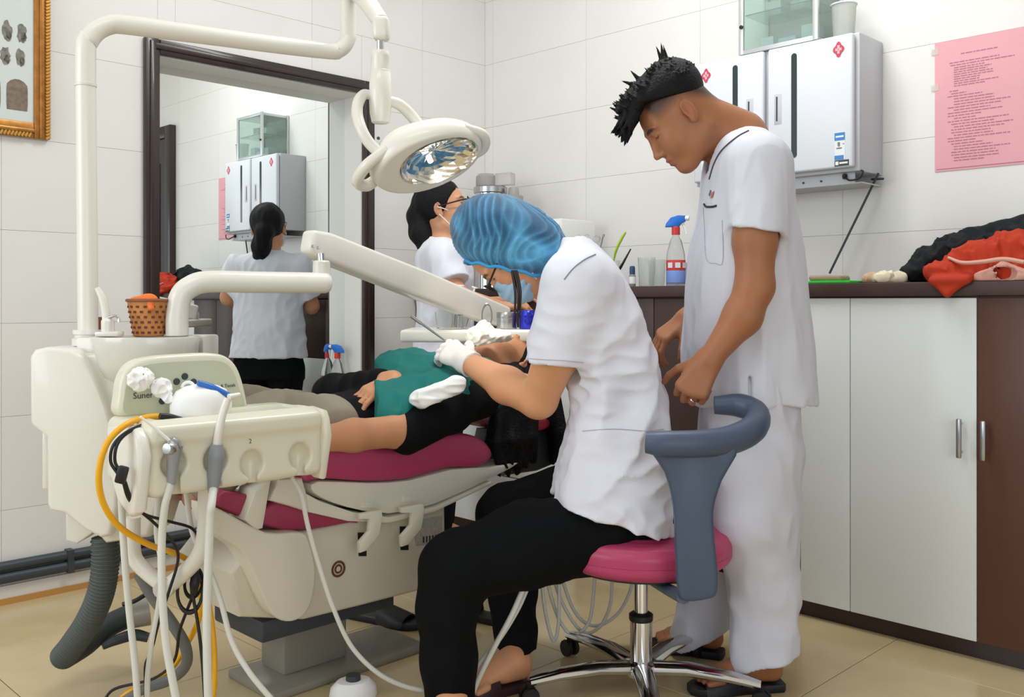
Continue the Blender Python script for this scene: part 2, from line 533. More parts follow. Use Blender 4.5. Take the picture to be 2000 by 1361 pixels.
def add_hand(S, wrist, dr, nrm, thumb, sc=1.0, curl=(0.5, 0.6, 0.4), spread=0.05, k=0.004, inflate=0.0, tcurl=0.4, curls=None, palm=0.085):
    """dr: towards the fingers, nrm: out of the palm, thumb: +1/-1 along dr x nrm"""
    w = npv(wrist); d = npv(Vector(dr).normalized()); n = Vector(nrm); n = npv((n-Vector(d)*n.dot(Vector(d))).normalized())
    t = np.cross(d, n)*thumb
    i = inflate
    kn = []
    L = palm*sc
    for j, (off, ln) in enumerate(((0.030, 1.0), (0.010, 1.04), (-0.010, 1.0), (-0.029, 0.92))):
        kp = w+d*L*ln+t*off*sc-n*0.004*sc
        kn.append(kp)
        S.cone(w+t*off*0.55*sc, kp, 0.0135*sc+i, 0.0120*sc+i, 0.016*sc)
    S.cone(w+t*0.018*sc+n*0.006*sc, w+d*L*0.55+t*0.026*sc+n*0.008*sc, 0.013*sc+i, 0.015*sc+i, 0.014*sc)
    lens = ((0.040, 0.026, 0.021), (0.045, 0.029, 0.022), (0.042, 0.027, 0.021), (0.033, 0.021, 0.019))
    for j in range(4):
        p = kn[j]; ang = 0.0
        cj = curls[j] if curls else curl
        sp = spread*(1.5-j)
        for q in range(3):
            ang += cj[q]
            dirv = d*math.cos(ang)+n*math.sin(ang)+t*sp
            dirv /= np.linalg.norm(dirv)
            p2 = p+dirv*lens[j][q]*sc
            r0 = (0.0098, 0.0086, 0.0078)[q]*sc*(0.9 if j == 3 else 1); r1 = (0.0086, 0.0078, 0.0066)[q]*sc*(0.9 if j == 3 else 1)
            S.cone(p, p2, r0+i, r1+i, k)
            p = p2
    p = w+d*0.022*sc+t*0.026*sc+n*0.008*sc; ang = 0.75
    for q, ln in enumerate((0.042, 0.031, 0.025)):
        dirv = d*math.cos(ang)+t*math.sin(ang)+n*(0.25+tcurl*q*0.6)
        dirv /= np.linalg.norm(dirv)
        p2 = p+dirv*ln*sc
        S.cone(p, p2, (0.0135, 0.0105, 0.0095)[q]*sc+i, (0.0105, 0.0095, 0.0078)[q]*sc+i, 0.008 if q == 0 else k)
        p = p2; ang -= 0.25
    return kn
def hexf(h): return np.array(lin(h))
# ------------------------------------------------------------------ materials used by the room
M_TILE = mat('wall_tile', '#e8e6e2', rough=0.32, noise=0.035, nscale=3.0, bump=0.03, bscale=30)
M_GROUT = mat('wall_grout', '#dedbd7', rough=0.9)
M_FLOOR = mat('floor_tile', '#cdb88e', rough=0.2, noise=0.10, nscale=5.0, bump=0.015, bscale=14)
M_FGROUT = mat('floor_grout', '#6d5c42', rough=0.9)
M_CEIL = mat('ceiling_paint', '#f0efec', rough=0.9)
M_WHITEP = mat('white_paint', '#e9e8e4', rough=0.45)
M_DARKWOOD = mat('dark_wood', '#31211f', rough=0.35, noise=0.25, nscale=6, stretch=(1, 1, 0.1), coat=0.2)
M_BROWN = mat('brown_laminate', '#5a3a2d', rough=0.4, noise=0.3, nscale=9, stretch=(1, 1, 0.06))
M_BROWN2 = mat('dark_brown_laminate', '#4a3733', rough=0.42, noise=0.2, nscale=9, stretch=(1, 1, 0.06))
M_WDOOR = mat('white_laminate', '#e4e8e7', rough=0.3)
M_CHROME = mat('chrome', '#d9d9d9', rough=0.12, metal=1.0)
M_STEEL = mat('brushed_steel', '#b9b9b8', rough=0.28, metal=1.0)
M_BLACK = mat('black_plastic', '#17181a', rough=0.45)
M_DGREY = mat('dark_grey_plastic', '#3b4046', rough=0.45)
M_MIRROR = mat('mirror_glass', '#eef2f1', rough=0.0, metal=1.0)
M_GOLD = mat('gilt_wood', '#b47b3a', rough=0.35, metal=0.55, noise=0.3, nscale=40)
M_GOLD2 = mat('gilt_rope', '#d9a85c', rough=0.3, metal=0.6)
M_PRINT = mat('print_paper', '#d3dbd8', rough=0.5)
M_INKG = mat('print_grey', '#8a857c', rough=0.6, noise=0.5, nscale=60)
M_INKB = mat('print_brown', '#857566', rough=0.6, noise=0.35, nscale=50)
M_PINKP = mat('pink_paper', '#e9aab2', rough=0.6, noise=0.06, nscale=6)
M_PINKINK = mat('pink_paper_ink', '#b3788a', rough=0.7)
M_ORANGE = mat('orange_strip', '#c08d4e', rough=0.5)
M_GLASSG = mat('green_tinted_glass', '#e2f1ec', rough=0.03, trans=0.85, ior=1.3)
M_ALU = mat('aluminium', '#d5d9da', rough=0.35, metal=0.7)

def wall_tiles(parent, M, x0, x1, z0, z1, tw, th, xo, hole, flip):
    """tiles of a wall as children; hole = (xa, xb, za, zb) left free"""
    g = 0.0005
    cache = {}
    def put(xa, xb, za, zb):
        if xb-xa < 0.012 or zb-za < 0.012: return
        key = (round(xb-xa, 4), round(zb-za, 4))
        if key not in cache:
            bm = bmesh.new()
            bx(bm, (g, 0.0, g), (xb-xa-g, 0.008, zb-za-g))
            me = bpy.data.meshes.new('tile'); bm.to_mesh(me); bm.free(); me.materials.append(M_TILE)
            cache[key] = me
        o = bpy.data.objects.new('tile', cache[key]); COL.objects.link(o)
        o.parent = parent
        o.location = (xa, 0, za)
    nx = int(math.ceil((x1-xo)/tw))+1
    xs = sorted({x0, x1} | {xo+i*tw for i in range(-1, nx) if x0 < xo+i*tw < x1})
    zs = sorted({z0, z1} | {i*th for i in range(0, 12) if z0 < i*th < z1})
    for xa, xb in zip(xs[:-1], xs[1:]):
        for za, zb in zip(zs[:-1], zs[1:]):
            if hole is None or xb <= hole[0] or xa >= hole[1] or zb <= hole[2] or za >= hole[3]:
                put(xa, xb, za, zb); continue
            ha, hb, hc, hd = hole
            put(xa, min(xb, ha), za, zb)
            put(max(xa, hb), xb, za, zb)
            ma, mb_ = max(xa, ha), min(xb, hb)
            put(ma, mb_, za, min(zb, hc)); put(ma, mb_, max(za, hd), zb)
CEIL = 3.1
def wall_obj(name, M, rects):
    bm = bmesh.new()
    for (xa, xb, za, zb) in rects: bx(bm, (xa, 0.0075, za), (xb, 0.16, zb))
    me = bpy.data.meshes.new(name); bm.to_mesh(me); bm.free(); me.materials.append(M_GROUT)
    o = bpy.data.objects.new(name, me); COL.objects.link(o)
    o.matrix_world = M
    return struct(o)
# niche of the mirror on the left wall, in wall coordinates (x = -t)
NX0, NX1, NZ0, NZ1 = -1.668, -0.745, 0.58, 1.915
wr = wall_obj('wall_right', MR, [(0, 5.6, 0, CEIL)])
wall_tiles(wr, MR, 0.0, 5.6, 0.0, CEIL, 0.6, 0.31, 0.057, None, False)
wl = wall_obj('wall_left', ML, [(-5.2, NX0, 0, CEIL), (NX1, 0.17, 0, CEIL), (NX0, NX1, 0, NZ0), (NX0, NX1, NZ1, CEIL)])
wall_tiles(wl, ML, -5.2, 0.0, 0.0, CEIL, 0.6, 0.31, -5.2, (NX0, NX1, NZ0, NZ1), True)
# floor of square tiles laid parallel to the walls
bm = bmesh.new()
MF = Matrix.Rotation(math.pi/4, 4, 'Z')      # x = u (depth along +45), y = v
bx(bm, (-2.4, -4.6, -0.06), (3.24, 3.46, -0.0015), M=MF)
fl = struct(obj('floor', bm, M_FGROUT, loc=(0, 0, 0)))
bmt = bmesh.new(); bx(bmt, (0.0012, 0.0012, -0.008), (0.5988, 0.5988, 0.0), bev=0.0012, seg=1)
ft = bpy.data.meshes.new('tile'); bmt.to_mesh(ft); bmt.free(); ft.materials.append(M_FLOOR)
for i in range(-4, 6):
    for j in range(-8, 6):
        u0 = 0.217+0.6*i; v0 = 0.581+0.6*j
        if u0 > 3.2 or v0 > 3.40: continue
        o = bpy.data.objects.new('tile', ft); COL.objects.link(o); o.parent = fl
        o.matrix_local = MF @ Matrix.Translation((u0, v0, 0)) @ Matrix.Diagonal((min(1, (3.225-u0)/0.6), min(1, (3.415-v0)/0.6), 1, 1))
bm = bmesh.new(); bx(bm, (-2.4, -4.6, CEIL), (3.4, 3.6, CEIL+0.1), M=MF)
struct(obj('ceiling', bm, M_CEIL, loc=(0, 0, CEIL)))
# skirting of the left wall: cream strip with an orange edge, and two dark grey trunking pipes above it
bm = bmesh.new(); bx(bm, (-5.2, -0.010, 0), (-0.46, 0.0, 0.062), bev=0.003, M=ML)
bl = struct(obj('baseboard_left', bm, M_TILE))
bm = bmesh.new(); bx(bm, (-5.2, -0.016, 0.0), (-0.46, -0.010, 0.020), M=ML)
obj('edge_strip', bm, M_ORANGE, bl)
for z, r, lab in ((0.128, 0.017, 'upper dark grey cable pipe along the foot of the mirror wall'), (0.090, 0.019, 'lower dark grey cable pipe along the foot of the mirror wall')):
    bm = bmesh.new(); tube(bm, [ML @ Vector((-5.2, -r, z)), ML @ Vector((-0.5, -r, z))], r, n=10, per=2)
    o = obj('cable_pipe', bm, M_DGREY); tag(o, lab, 'pipe', 'cable pipes on the wall')
    for q in range(5):
        bm = bmesh.new(); bx(bm, (-4.4+q*0.8, -2*r-0.002, z-r-0.002), (-4.38+q*0.8, 0, z+r+0.002), M=ML); obj('clip', bm, M_DGREY, o)

# ------------------------------------------------------------------ mirror in its niche
mn = thing('wall_mirror', 'large wall mirror in a white niche with a dark wooden frame', 'mirror', ML @ Vector(((NX0+NX1)/2, 0, NZ0-0.06)))
bm = bmesh.new(); bx(bm, (NX0+0.001, 0.120, NZ0+0.001), (NX1-0.001, 0.128, NZ1-0.001), M=ML)
obj('mirror_glass', bm, M_MIRROR, mn, smooth=False)
for nm, lo, hi in (('reveal', (NX0, 0.0, NZ1-0.006), (NX1, 0.12, NZ1)), ('reveal', (NX1-0.006, 0.0, NZ0), (NX1, 0.12, NZ1-0.006)),
                   ('reveal', (NX0, 0.0, NZ0), (NX0+0.006, 0.12, NZ1-0.006)), ('sill', (NX0+0.006, -0.005, NZ0-0.004), (NX1-0.006, 0.12, NZ0+0.006))):
    bm = bmesh.new(); bx(bm, lo, hi, M=ML); obj(nm, bm, M_WHITEP, mn, smooth=False)
fw = 0.056
for lo, hi in (((NX0-fw, NZ0-fw), (NX0, NZ1+fw)), ((NX1, NZ0-fw), (NX1+fw, NZ1+fw)), ((NX0, NZ1), (NX1, NZ1+fw)), ((NX0, NZ0-fw), (NX1, NZ0-0.004))):
    bm = bmesh.new()
    bx(bm, (lo[0], -0.022, lo[1]), (hi[0], 0.001, hi[1]), bev=0.004, M=ML)
    ww = (hi[0]-lo[0]) < 0.1
    if ww: bx(bm, (lo[0]+fw*0.30, -0.028, lo[1]+0.01), (lo[0]+fw*0.70, -0.02, hi[1]-0.01), bev=0.003, M=ML)
    else: bx(bm, (lo[0]-0.02, -0.028, lo[1]+(hi[1]-lo[1])*0.3), (hi[0]+0.02, -0.02, lo[1]+(hi[1]-lo[1])*0.7), bev=0.003, M=ML)
    obj('frame_rail', bm, M_DARKWOOD, mn)

# ------------------------------------------------------------------ gilt picture on the left wall
gx1 = -2.052; gx0 = gx1-0.62; gz0 = 1.552; gz1 = 2.42; gw = 0.052
pf = thing('framed_poster', 'gilt framed poster of dental pictures on the white tiled wall', 'picture', ML @ Vector(((gx0+gx1)/2, 0, gz0)))
bm = bmesh.new(); bx(bm, (gx0+gw*0.6, -0.012, gz0+gw*0.6), (gx1-gw*0.6, -0.001, gz1-gw*0.6), M=ML)
pr = obj('print', bm, M_PRINT, pf)
for lo, hi in (((gx0, gz0), (gx0+gw, gz1)), ((gx1-gw, gz0), (gx1, gz1)), ((gx0+gw, gz0), (gx1-gw, gz0+gw)), ((gx0+gw, gz1-gw), (gx1-gw, gz1))):
    bm = bmesh.new()
    v = hi[0]-lo[0] < 0.1
    bx(bm, (lo[0], -0.020, lo[1]), (hi[0], -0.001, hi[1]), bev=0.004, M=ML)
    if v: bx(bm, (lo[0]+gw*0.30, -0.028, lo[1]), (lo[0]+gw*0.58, -0.018, hi[1]), bev=0.004, M=ML)
    else: bx(bm, (lo[0], -0.028, lo[1]+gw*0.30), (hi[0], -0.018, lo[1]+gw*0.58), bev=0.004, M=ML)
    rail = obj('frame_rail', bm, M_GOLD, pf)
    # rope moulding of slanted beads along the outer edge
    bm = bmesh.new()
    n = int((hi[1]-lo[1] if v else hi[0]-lo[0])/0.011)
    for i in range(n):
        if v:
            xo = hi[0]-gw*0.18 if hi[0] == gx1 else lo[0]+gw*0.18
            z = lo[1]+(i+0.5)*0.011
            a, b = Vector((xo-0.007, -0.022, z-0.003)), Vector((xo+0.007, -0.022, z+0.004))
        else:
            zo = lo[1]+gw*0.18 if lo[1] == gz0 else hi[1]-gw*0.18
            x = lo[0]+(i+0.5)*0.011
            a, b = Vector((x-0.003, -0.022, zo-0.007)), Vector((x+0.004, -0.022, zo+0.007))
        tube(bm, [ML @ a, ML @ b], 0.0050, n=6, per=1)
    ro = obj('rope_moulding', bm, M_GOLD2, rail); ro['kind'] = 'stuff'
random.seed(4)
def blob(bm, cx, cz, rx, rz, seed, arch=False):
    rg = random.Random(seed); n = 18; vs = []
    for k in range(n):
        a = 2*math.pi*k/n
        q = 1+0.18*rg.uniform(-1, 1)
        if arch:
            x = rx*max(-1, min(1, 1.25*math.cos(a))); z = rz*(math.sin(a) if math.sin(a) > 0 else max(-1, 1.6*math.sin(a))); q = 1
        else: x = rx*math.cos(a)*q; z = rz*math.sin(a)*q
        vs.append(bm.verts.new(ML @ Vector((cx+x, -0.0128, cz+z))))
    bm.faces.new(vs)
def tw_(px): 
    p = WL(px, HZ, 4.824); return -(CORNER.x-p.x)/R2
def pic(x, z, rx, rz, s, ar):
    bm = bmesh.new(); blob(bm, x, z, rx, rz, s, ar)
    if not ar: blob(bm, x+0.006, z-0.012, rx*0.6, rz*0.5, s+40, 0)
    obj('printed_picture', bm, M_INKB if ar else M_INKG, pr, smooth=False)
for k in range(11):
    pic(tw_(40)-0.046*k, WL(30, 65, 4.824).z, 0.015, 0.033, 1+k, 0)
    pic(tw_(37)-0.046*k, WL(30, 113, 4.824).z, 0.015, 0.029, 21+k, 0)
for k in range(6): pic(tw_(31)-0.084*k, WL(31, 186, 4.824).z, 0.033, 0.052, 51+k, 1)
bm = bmesh.new()
for k in range(3): bx(bm, (gx0+0.1, -0.0128, 2.035+k*0.02), (gx1-gw-0.05-0.05*k, -0.012, 2.040+k*0.02), M=ML)
obj('printed_lines', bm, M_INKG, pr, smooth=False)['kind'] = 'stuff'

# ------------------------------------------------------------------ long counter along the right wall
TOPZ0, TOPZ1 = 1.018, 1.058
CF = 0.445            # counter front, metres from the wall
bm = bmesh.new(); bx(bm, (0.004, -CF-0.012, TOPZ0), (2.845, -0.002, TOPZ1), bev=0.003, M=MR)
tag(obj('worktop', bm, M_BROWN2), 'long dark brown worktop running along the cabinet wall', 'worktop')
bm = bmesh.new(); bx(bm, (0.004, -CF+0.03, 0.0), (2.84, -0.01, 0.052), M=MR)
tag(obj('plinth', bm, M_DARKWOOD), 'low dark plinth under the row of base cabinets', 'plinth')
def handle(parent, x, z0, z1, horiz=False):
    bm = bmesh.new(); y = -CF-0.030
    if horiz:
        tube(bm, [MR @ Vector((x-0.055, y, z0)), MR @ Vector((x+0.055, y, z0))], 0.005, n=8, per=1)
        for q in (-0.045, 0.045): tube(bm, [MR @ Vector((x+q, -CF-0.006, z0)), MR @ Vector((x+q, y, z0))], 0.004, n=6, per=1)
    else:
        bx(bm, (x-0.007, y-0.004, z0), (x+0.007, y+0.006, z1), bev=0.003, M=MR)
        for q in (z0+0.015, z1-0.015): tube(bm, [MR @ Vector((x, -CF-0.006, q)), MR @ Vector((x, y, q))], 0.004, n=6, per=1)
    return obj('handle', bm, M_STEEL, parent)
def base_unit(x0, x1, kind, label, hand=None):
    g = 0.0015
    t = thing('base_cabinet', label, 'cabinet', MR @ Vector(((x0+x1)/2, -CF/2, 0.052)))
    body = {'white': M_BROWN, 'dark': M_BROWN2, 'brown': M_BROWN, 'drawers': M_BROWN2}[kind]
    bm = bmesh.new(); bx(bm, (x0+g*0.4, -CF+0.020, 0.0525), (x1-g*0.4, -0.012, TOPZ0-0.0005), M=MR); obj('carcass', bm, body, t, smooth=False)
    if kind == 'drawers':
        zs = ((0.056, 0.27, M_WDOOR), (0.274, 0.488, M_WDOOR), (0.492, 0.706, M_WDOOR), (0.710, 1.015, M_BROWN2))
        for za, zb, m in zs:
            bm = bmesh.new(); bx(bm, (x0+g, -CF, za), (x1-g, -CF+0.019, zb), bev=0.0015, M=MR); d = obj('drawer', bm, m, t)
            handle(d, (x0+x1)/2, (za+zb)/2, 0, True)
    else:
        m = {'white': M_WDOOR, 'dark': M_BROWN2, 'brown': M_BROWN}[kind]
        bm = bmesh.new(); bx(bm, (x0+g, -CF, 0.055), (x1-g, -CF+0.019, 1.012), bev=0.0015, M=MR); d = obj('door', bm, m, t)
        if hand: handle(d, x1-0.038 if hand == 'r' else x0+0.026, 0.565, 0.675)
    return t
sA, sB, sC = rs(1277, CF), rs(1660, CF), rs(1908, CF)
dw = sC-sB
base_unit(0.004, 0.49, 'drawers', 'drawer cabinet in the corner next to the mirror wall')
base_unit(0.49, 0.98, 'drawers', 'drawer cabinet with white lower fronts behind the woman in glasses')
base_unit(0.98, sA, 'dark', 'dark brown cabinet with a plain door behind the seated dentist')
base_unit(sA, 1.645, 'dark', 'dark brown cabinet with a plain door between seated dentist and standing man')
base_unit(1.645, 1.93, 'dark', 'dark brown cabinet hidden behind the standing man, next to the white doors')
base_unit(1.93, sB, 'white', 'white fronted cabinet right behind the standing man, without a visible handle')
base_unit(sB, sC, 'white', 'white fronted cabinet with a steel bar handle below the red cloth', 'r')
base_unit(sC, 2.83, 'brown', 'reddish brown cabinet with a steel bar handle beside the white cabinet door', 'l')

# dark door in the right wall, beyond the counter (seen in the mirror)
dx0, dx1 = 3.20, 4.10
d1 = thing('door_1', 'dark wooden door beside the end of the counter', 'door', MR @ Vector(((dx0+dx1)/2, 0, 0)))
d1['kind'] = 'structure'
for lo, hi in (((dx0-0.09, 0), (dx0, 2.32)), ((dx1, 0), (dx1+0.09, 2.32)), ((dx0, 2.23), (dx1, 2.32))):
    bm = bmesh.new(); bx(bm, (lo[0], -0.05, lo[1]), (hi[0], -0.001, hi[1]), bev=0.006, M=MR); obj('door_frame', bm, M_DARKWOOD, d1)
bm = bmesh.new(); bx(bm, (dx0+0.003, -0.036, 0.004), (dx1-0.003, -0.001, 2.227), M=MR)
for (a, b, c, d) in ((0.1, 0.42, 0.2, 0.95), (0.48, 0.80, 0.2, 0.95), (0.1, 0.42, 1.1, 2.05), (0.48, 0.80, 1.1, 2.05)):
    bx(bm, (dx0+a, -0.044, c), (dx0+b, -0.035, d), bev=0.006, M=MR)
lf = obj('door_leaf', bm, M_DARKWOOD, d1)
bm = bmesh.new(); tube(bm, [MR @ Vector((dx0+0.06, -0.04, 1.02)), MR @ Vector((dx0+0.06, -0.085, 1.02)), MR @ Vector((dx0+0.16, -0.088, 1.02))], 0.009, smooth=False); obj('door_handle', bm, M_STEEL, lf)

# ------------------------------------------------------------------ pink notice
pa, pb = rs(1826, 0.002), rs(2004, 0.002)
zt, zb = WR(1826, 85, 0.002).z, WR(1826, 336, 0.002).z
nt = thing('pink_notice', 'pink printed notice sheet stuck to the white wall', 'notice', MR @ Vector(((pa+pb)/2, 0, zb)))
bm = bmesh.new(); bx(bm, (pa, -0.0025, zb), (pb, -0.0005, zt), M=MR); sh = obj('sheet', bm, M_PINKP, nt, smooth=False)
bm = bmesh.new()
rg = random.Random(3); pw = pb-pa; ph = zt-zb
rows = [(0.30, 0.70, 0.115), (0.17, 0.72, 0.175), (0.18, 0.88, 0.195)]
rows += [(0.22, rg.uniform(0.5, 0.75), 0.215+0.0175*i) for i in range(9)]
rows += [(0.17, 0.27, 0.392), (0.19, 0.36, 0.412)]
rows += [(rg.choice((0.15, 0.19, 0.22)), rg.uniform(0.45, 0.9), 0.432+0.0215*i) for i in range(24)]
for a, b, q in rows:
    x = pa+pw*a
    while x < pa+pw*b:
        w = rg.uniform(0.006, 0.022)
        bx(bm, (x, -0.0031, zt-ph*q-0.0016), (min(x+w, pa+pw*b), -0.0024, zt-ph*q+0.0016), M=MR); x += w+0.003
bx(bm, (pa+0.006, -0.0031, zb+0.006), (pb, -0.0024, zb+0.0085), M=MR)
obj('printed_lines', bm, M_PINKINK, sh, smooth=False)['kind'] = 'stuff'
for q in (0.02, 0.30):
    bm = bmesh.new(); bx(bm, (pa-0.012, -0.0034, zt-ph*q-0.03), (pa+0.012, -0.0024, zt-ph*q-0.01), M=MR); obj('tape', bm, mat('tape', '#e9e7df', rough=0.2, alpha=0.5), nt)

# ------------------------------------------------------------------ two wall-mounted sterilising cabinets and the glass case on top
M_STW = mat('white_enamel', '#dde0e6', rough=0.28)
M_STG = mat('grey_enamel', '#c3c5cb', rough=0.3)
M_DGLASS = mat('dark_window', '#333d3f', rough=0.12)
M_BLUE = mat('label_blue', '#3f86c8', rough=0.4)
M_LABW = mat('label_white', '#e6eaec', rough=0.4)
M_RED = mat('mark_red', '#c8485a', rough=0.4)
M_REDP = mat('mark_pink', '#efb6bb', rough=0.4)
SN = 0.205
sl_, sr_ = rs(1411, 0.0), rs(1725, 0.0)
sm_ = rs(1497, SN)
z0c, z1c = 1.437, 1.898
def sterilizer(x0, x1, label, hand_left, slot_px, hand_px):
    t = thing('sterilizing_cabinet', label, 'cabinet', MR @ Vector(((x0+x1)/2, -SN/2, z0c)), 'wall-mounted sterilising cabinets')
    bm = bmesh.new(); bx(bm, (x0+0.001, -SN+0.026, z0c), (x1-0.001, -0.001, z1c), bev=0.004, M=MR); obj('body', bm, M_STG, t)
    bm = bmesh.new(); bx(bm, (x0+0.004, -SN, z0c+0.012), (x1-0.014, -SN+0.024, z1c-0.003), bev=0.008, seg=3, M=MR); d = obj('door', bm, M_STW, t)
    def xz(px, py):
        p = WR(px, py, SN); return rs(px, SN), p.z
    x = rs(slot_px, SN); za = WR(1551, 308, SN).z; zb = WR(1551, 104, SN).z
    bm = bmesh.new(); w = 0.0105
    pts = [MR @ Vector((x+w*math.cos(a), -SN-0.0012, zb-w+w*math.sin(a))) for a in np.linspace(0, math.pi, 9)]+[MR @ Vector((x+w*math.cos(a), -SN-0.0012, za+w+w*math.sin(a))) for a in np.linspace(math.pi, 2*math.pi, 9)]
    prism(bm, pts, (MR.to_3x3() @ Vector((0, 0.003, 0)))); obj('slot_window', bm, M_DGLASS, d)
    hx = rs(hand_px, SN); ha = WR(1521, 243, SN).z; hb = WR(1521, 183, SN).z
    bm = bmesh.new(); bx(bm, (hx-0.018, -SN-0.0012, ha), (hx+0.012, -SN+0.004, hb), bev=0.002, M=MR); hd = obj('handle_recess', bm, M_STG, d)
    bm = bmesh.new(); bx(bm, (hx-0.010, -SN-0.0018, ha+0.012), (hx-0.004, -SN+0.004, hb-0.010), M=MR); obj('grip_gap', bm, M_DGREY, hd)
    # cross emblem: red lozenge of four lobes with a pink cross inside
    ex, ez = (x1-0.062, z1c-0.052) if hand_left else (x0+0.060, z1c-0.052)
    bm = bmesh.new()
    pts = []
    for k in range(32):
        a = 2*math.pi*k/32; r = 0.0185*(1+0.16*math.cos(4*a)); pts.append(MR @ Vector((ex+r*math.cos(a)*0.95, -SN-0.0010, ez+r*1.25*math.sin(a))))
    prism(bm, pts, MR.to_3x3() @ Vector((0, 0.002, 0))); em = obj('cross_emblem', bm, M_RED, d)
    bm = bmesh.new(); bx(bm, (ex-0.011, -SN-0.0018, ez-0.0045), (ex+0.011, -SN, ez+0.0045), M=MR); bx(bm, (ex-0.004, -SN-0.0018, ez-0.014), (ex+0.004, -SN, ez+0.014), M=MR); obj('cross', bm, M_REDP, em)
    # energy label
    lx0 = x1-0.076 if hand_left else x0+0.040; lx1 = lx0+0.036; lz = z0c+0.040
    bm = bmesh.new(); bx(bm, (lx0, -SN-0.0010, lz), (lx1, -SN+0.001, lz+0.090), M=MR); lb = obj('sticker', bm, M_LABW, d)
    bm = bmesh.new(); bx(bm, (lx0, -SN-0.0016, lz+0.064), (lx1, -SN, lz+0.090), M=MR); obj('blue_band', bm, M_BLUE, lb)
    bm = bmesh.new(); bx(bm, (lx0, -SN-0.0016, lz), (lx1-0.004, -SN, lz+0.014), M=MR); obj('blue_band', bm, M_BLUE, lb)
    bm = bmesh.new(); bx(bm, (lx0+0.004, -SN-0.0020, lz+0.074), (lx1-0.004, -SN, lz+0.080), M=MR)
    obj('white_print', bm, M_LABW, lb)
    bm = bmesh.new(); tube(bm, [MR @ Vector((lx0+0.015, -SN-0.0014, lz+0.046)), MR @ Vector((lx0+0.015, -SN-0.0014, lz+0.058))], 0.004, n=6, per=1)
    bx(bm, (lx0+0.006, -SN-0.0014, lz+0.036), (lx0+0.026, -SN, lz+0.040), M=MR); bx(bm, (lx1-0.008, -SN-0.0014, lz+0.050), (lx1-0.002, -SN, lz+0.053), M=MR); obj('small_print', bm, M_INKG, lb)
    bm = bmesh.new(); bx(bm, (lx0, -SN-0.0012, lz-0.022), (lx1+0.014, -SN+0.001, lz-0.002), M=MR); l2 = obj('badge', bm, M_DGREY, d)
    bm = bmesh.new(); bx(bm, (lx0+0.003, -SN-0.0018, lz-0.018), (lx0+0.014, -SN, lz-0.006), M=MR); bx(bm, (lx0+0.017, -SN-0.0018, lz-0.015), (lx1+0.010, -SN, lz-0.009), M=MR); obj('badge_print', bm, M_LABW, l2)
    # bracket rail under the cabinet with screws and a hook
    bm = bmesh.new(); bx(bm, (x0+0.004, -SN+0.05, z0c-0.034), (x1-0.03, -SN+0.056, z0c), M=MR); bx(bm, (x0+0.004, -SN+0.05, z0c-0.038), (x1-0.004, -0.002, z0c-0.034), M=MR); br = obj('bracket_rail', bm, M_STG, t)
    for q in (0.35, 0.55):
        bm = bmesh.new(); lathe(bm, [(0, 0.003), (0.004, 0.0025), (0.004, 0)], 8, MR @ Matrix.Translation((x0+(x1-x0)*q, -SN+0.05, z0c-0.02)) @ Matrix.Rotation(math.pi/2, 4, 'X')); obj('screw', bm, M_DGREY, br)
    bm = bmesh.new(); q = x1-0.062 if hand_left else x0+0.045
    tube(bm, [MR @ Vector((q, -SN+0.045, z0c-0.010)), MR @ Vector((q+0.012, -SN+0.03, z0c-0.020)), MR @ Vector((q+0.03, -SN+0.02, z0c-0.030)), MR @ Vector((q+0.062, -SN+0.02, z0c-0.026)), MR @ Vector((q+0.075, -SN+0.02, z0c-0.006)), MR @ Vector((q+0.068, -SN+0.02, z0c+0.0))], 0.0032, n=8)
    lathe(bm, [(0, 0.010), (0.007, 0.008), (0.009, 0), (0.007, -0.008), (0, -0.010)], 10, MR @ Matrix.Translation((q, -SN+0.045, z0c-0.012)))
    obj('hook', bm, M_BLACK, t)
    return t
sterilizer(sl_, sm_, 'white wall sterilising cabinet next to the corner, beside its twin', False, 1436, 1466)
sterilizer(sm_, sr_, 'white wall sterilising cabinet nearer the pink notice, iron rod hanging from it', True, 1551, 1521)
bm = bmesh.new()
ra = WR(1716, 338, 0.05); rb_ = WR(1620, 534, 0.09)
tube(bm, [ra, rb_], 0.0042, n=8, per=2); tube(bm, [WR(1702, 350, 0.05), WR(1726, 349, 0.05)], 0.004, n=8, per=1)
tag(obj('iron_rod', bm, M_DGREY), 'thin dark iron rod with a crossbar leaning below the sterilising cabinet', 'rod')

gcx0, gcx1 = rs(1449, 0.185), rs(1594, 0.185)
gz0_, gz1_ = z1c+0.0015, z1c+0.275
gc = thing('glass_case', 'aluminium framed glass medicine case on top of the sterilising cabinets', 'cabinet', MR @ Vector(((gcx0+gcx1)/2, -0.09, gz0_)))
ya, yb = -0.185, -0.006
for (x, y) in ((gcx0, ya), (gcx1, ya), (gcx0, yb), (gcx1, yb)):
    bm = bmesh.new(); bx(bm, (x-0.010, y-0.008, gz0_), (x+0.010, y+0.004, gz1_), bev=0.002, M=MR); obj('post', bm, M_ALU, gc)
for z in (gz0_, gz1_-0.018):
    bm = bmesh.new(); bx(bm, (gcx0, ya-0.006, z), (gcx1, yb, z+0.016), bev=0.002, M=MR); obj('frame_panel', bm, M_ALU, gc)
bm = bmesh.new(); bx(bm, (gcx0+0.012, ya+0.004, gz0_+0.14), (gcx1-0.012, yb-0.01, gz0_+0.144), M=MR); obj('shelf', bm, M_GLASSG, gc)
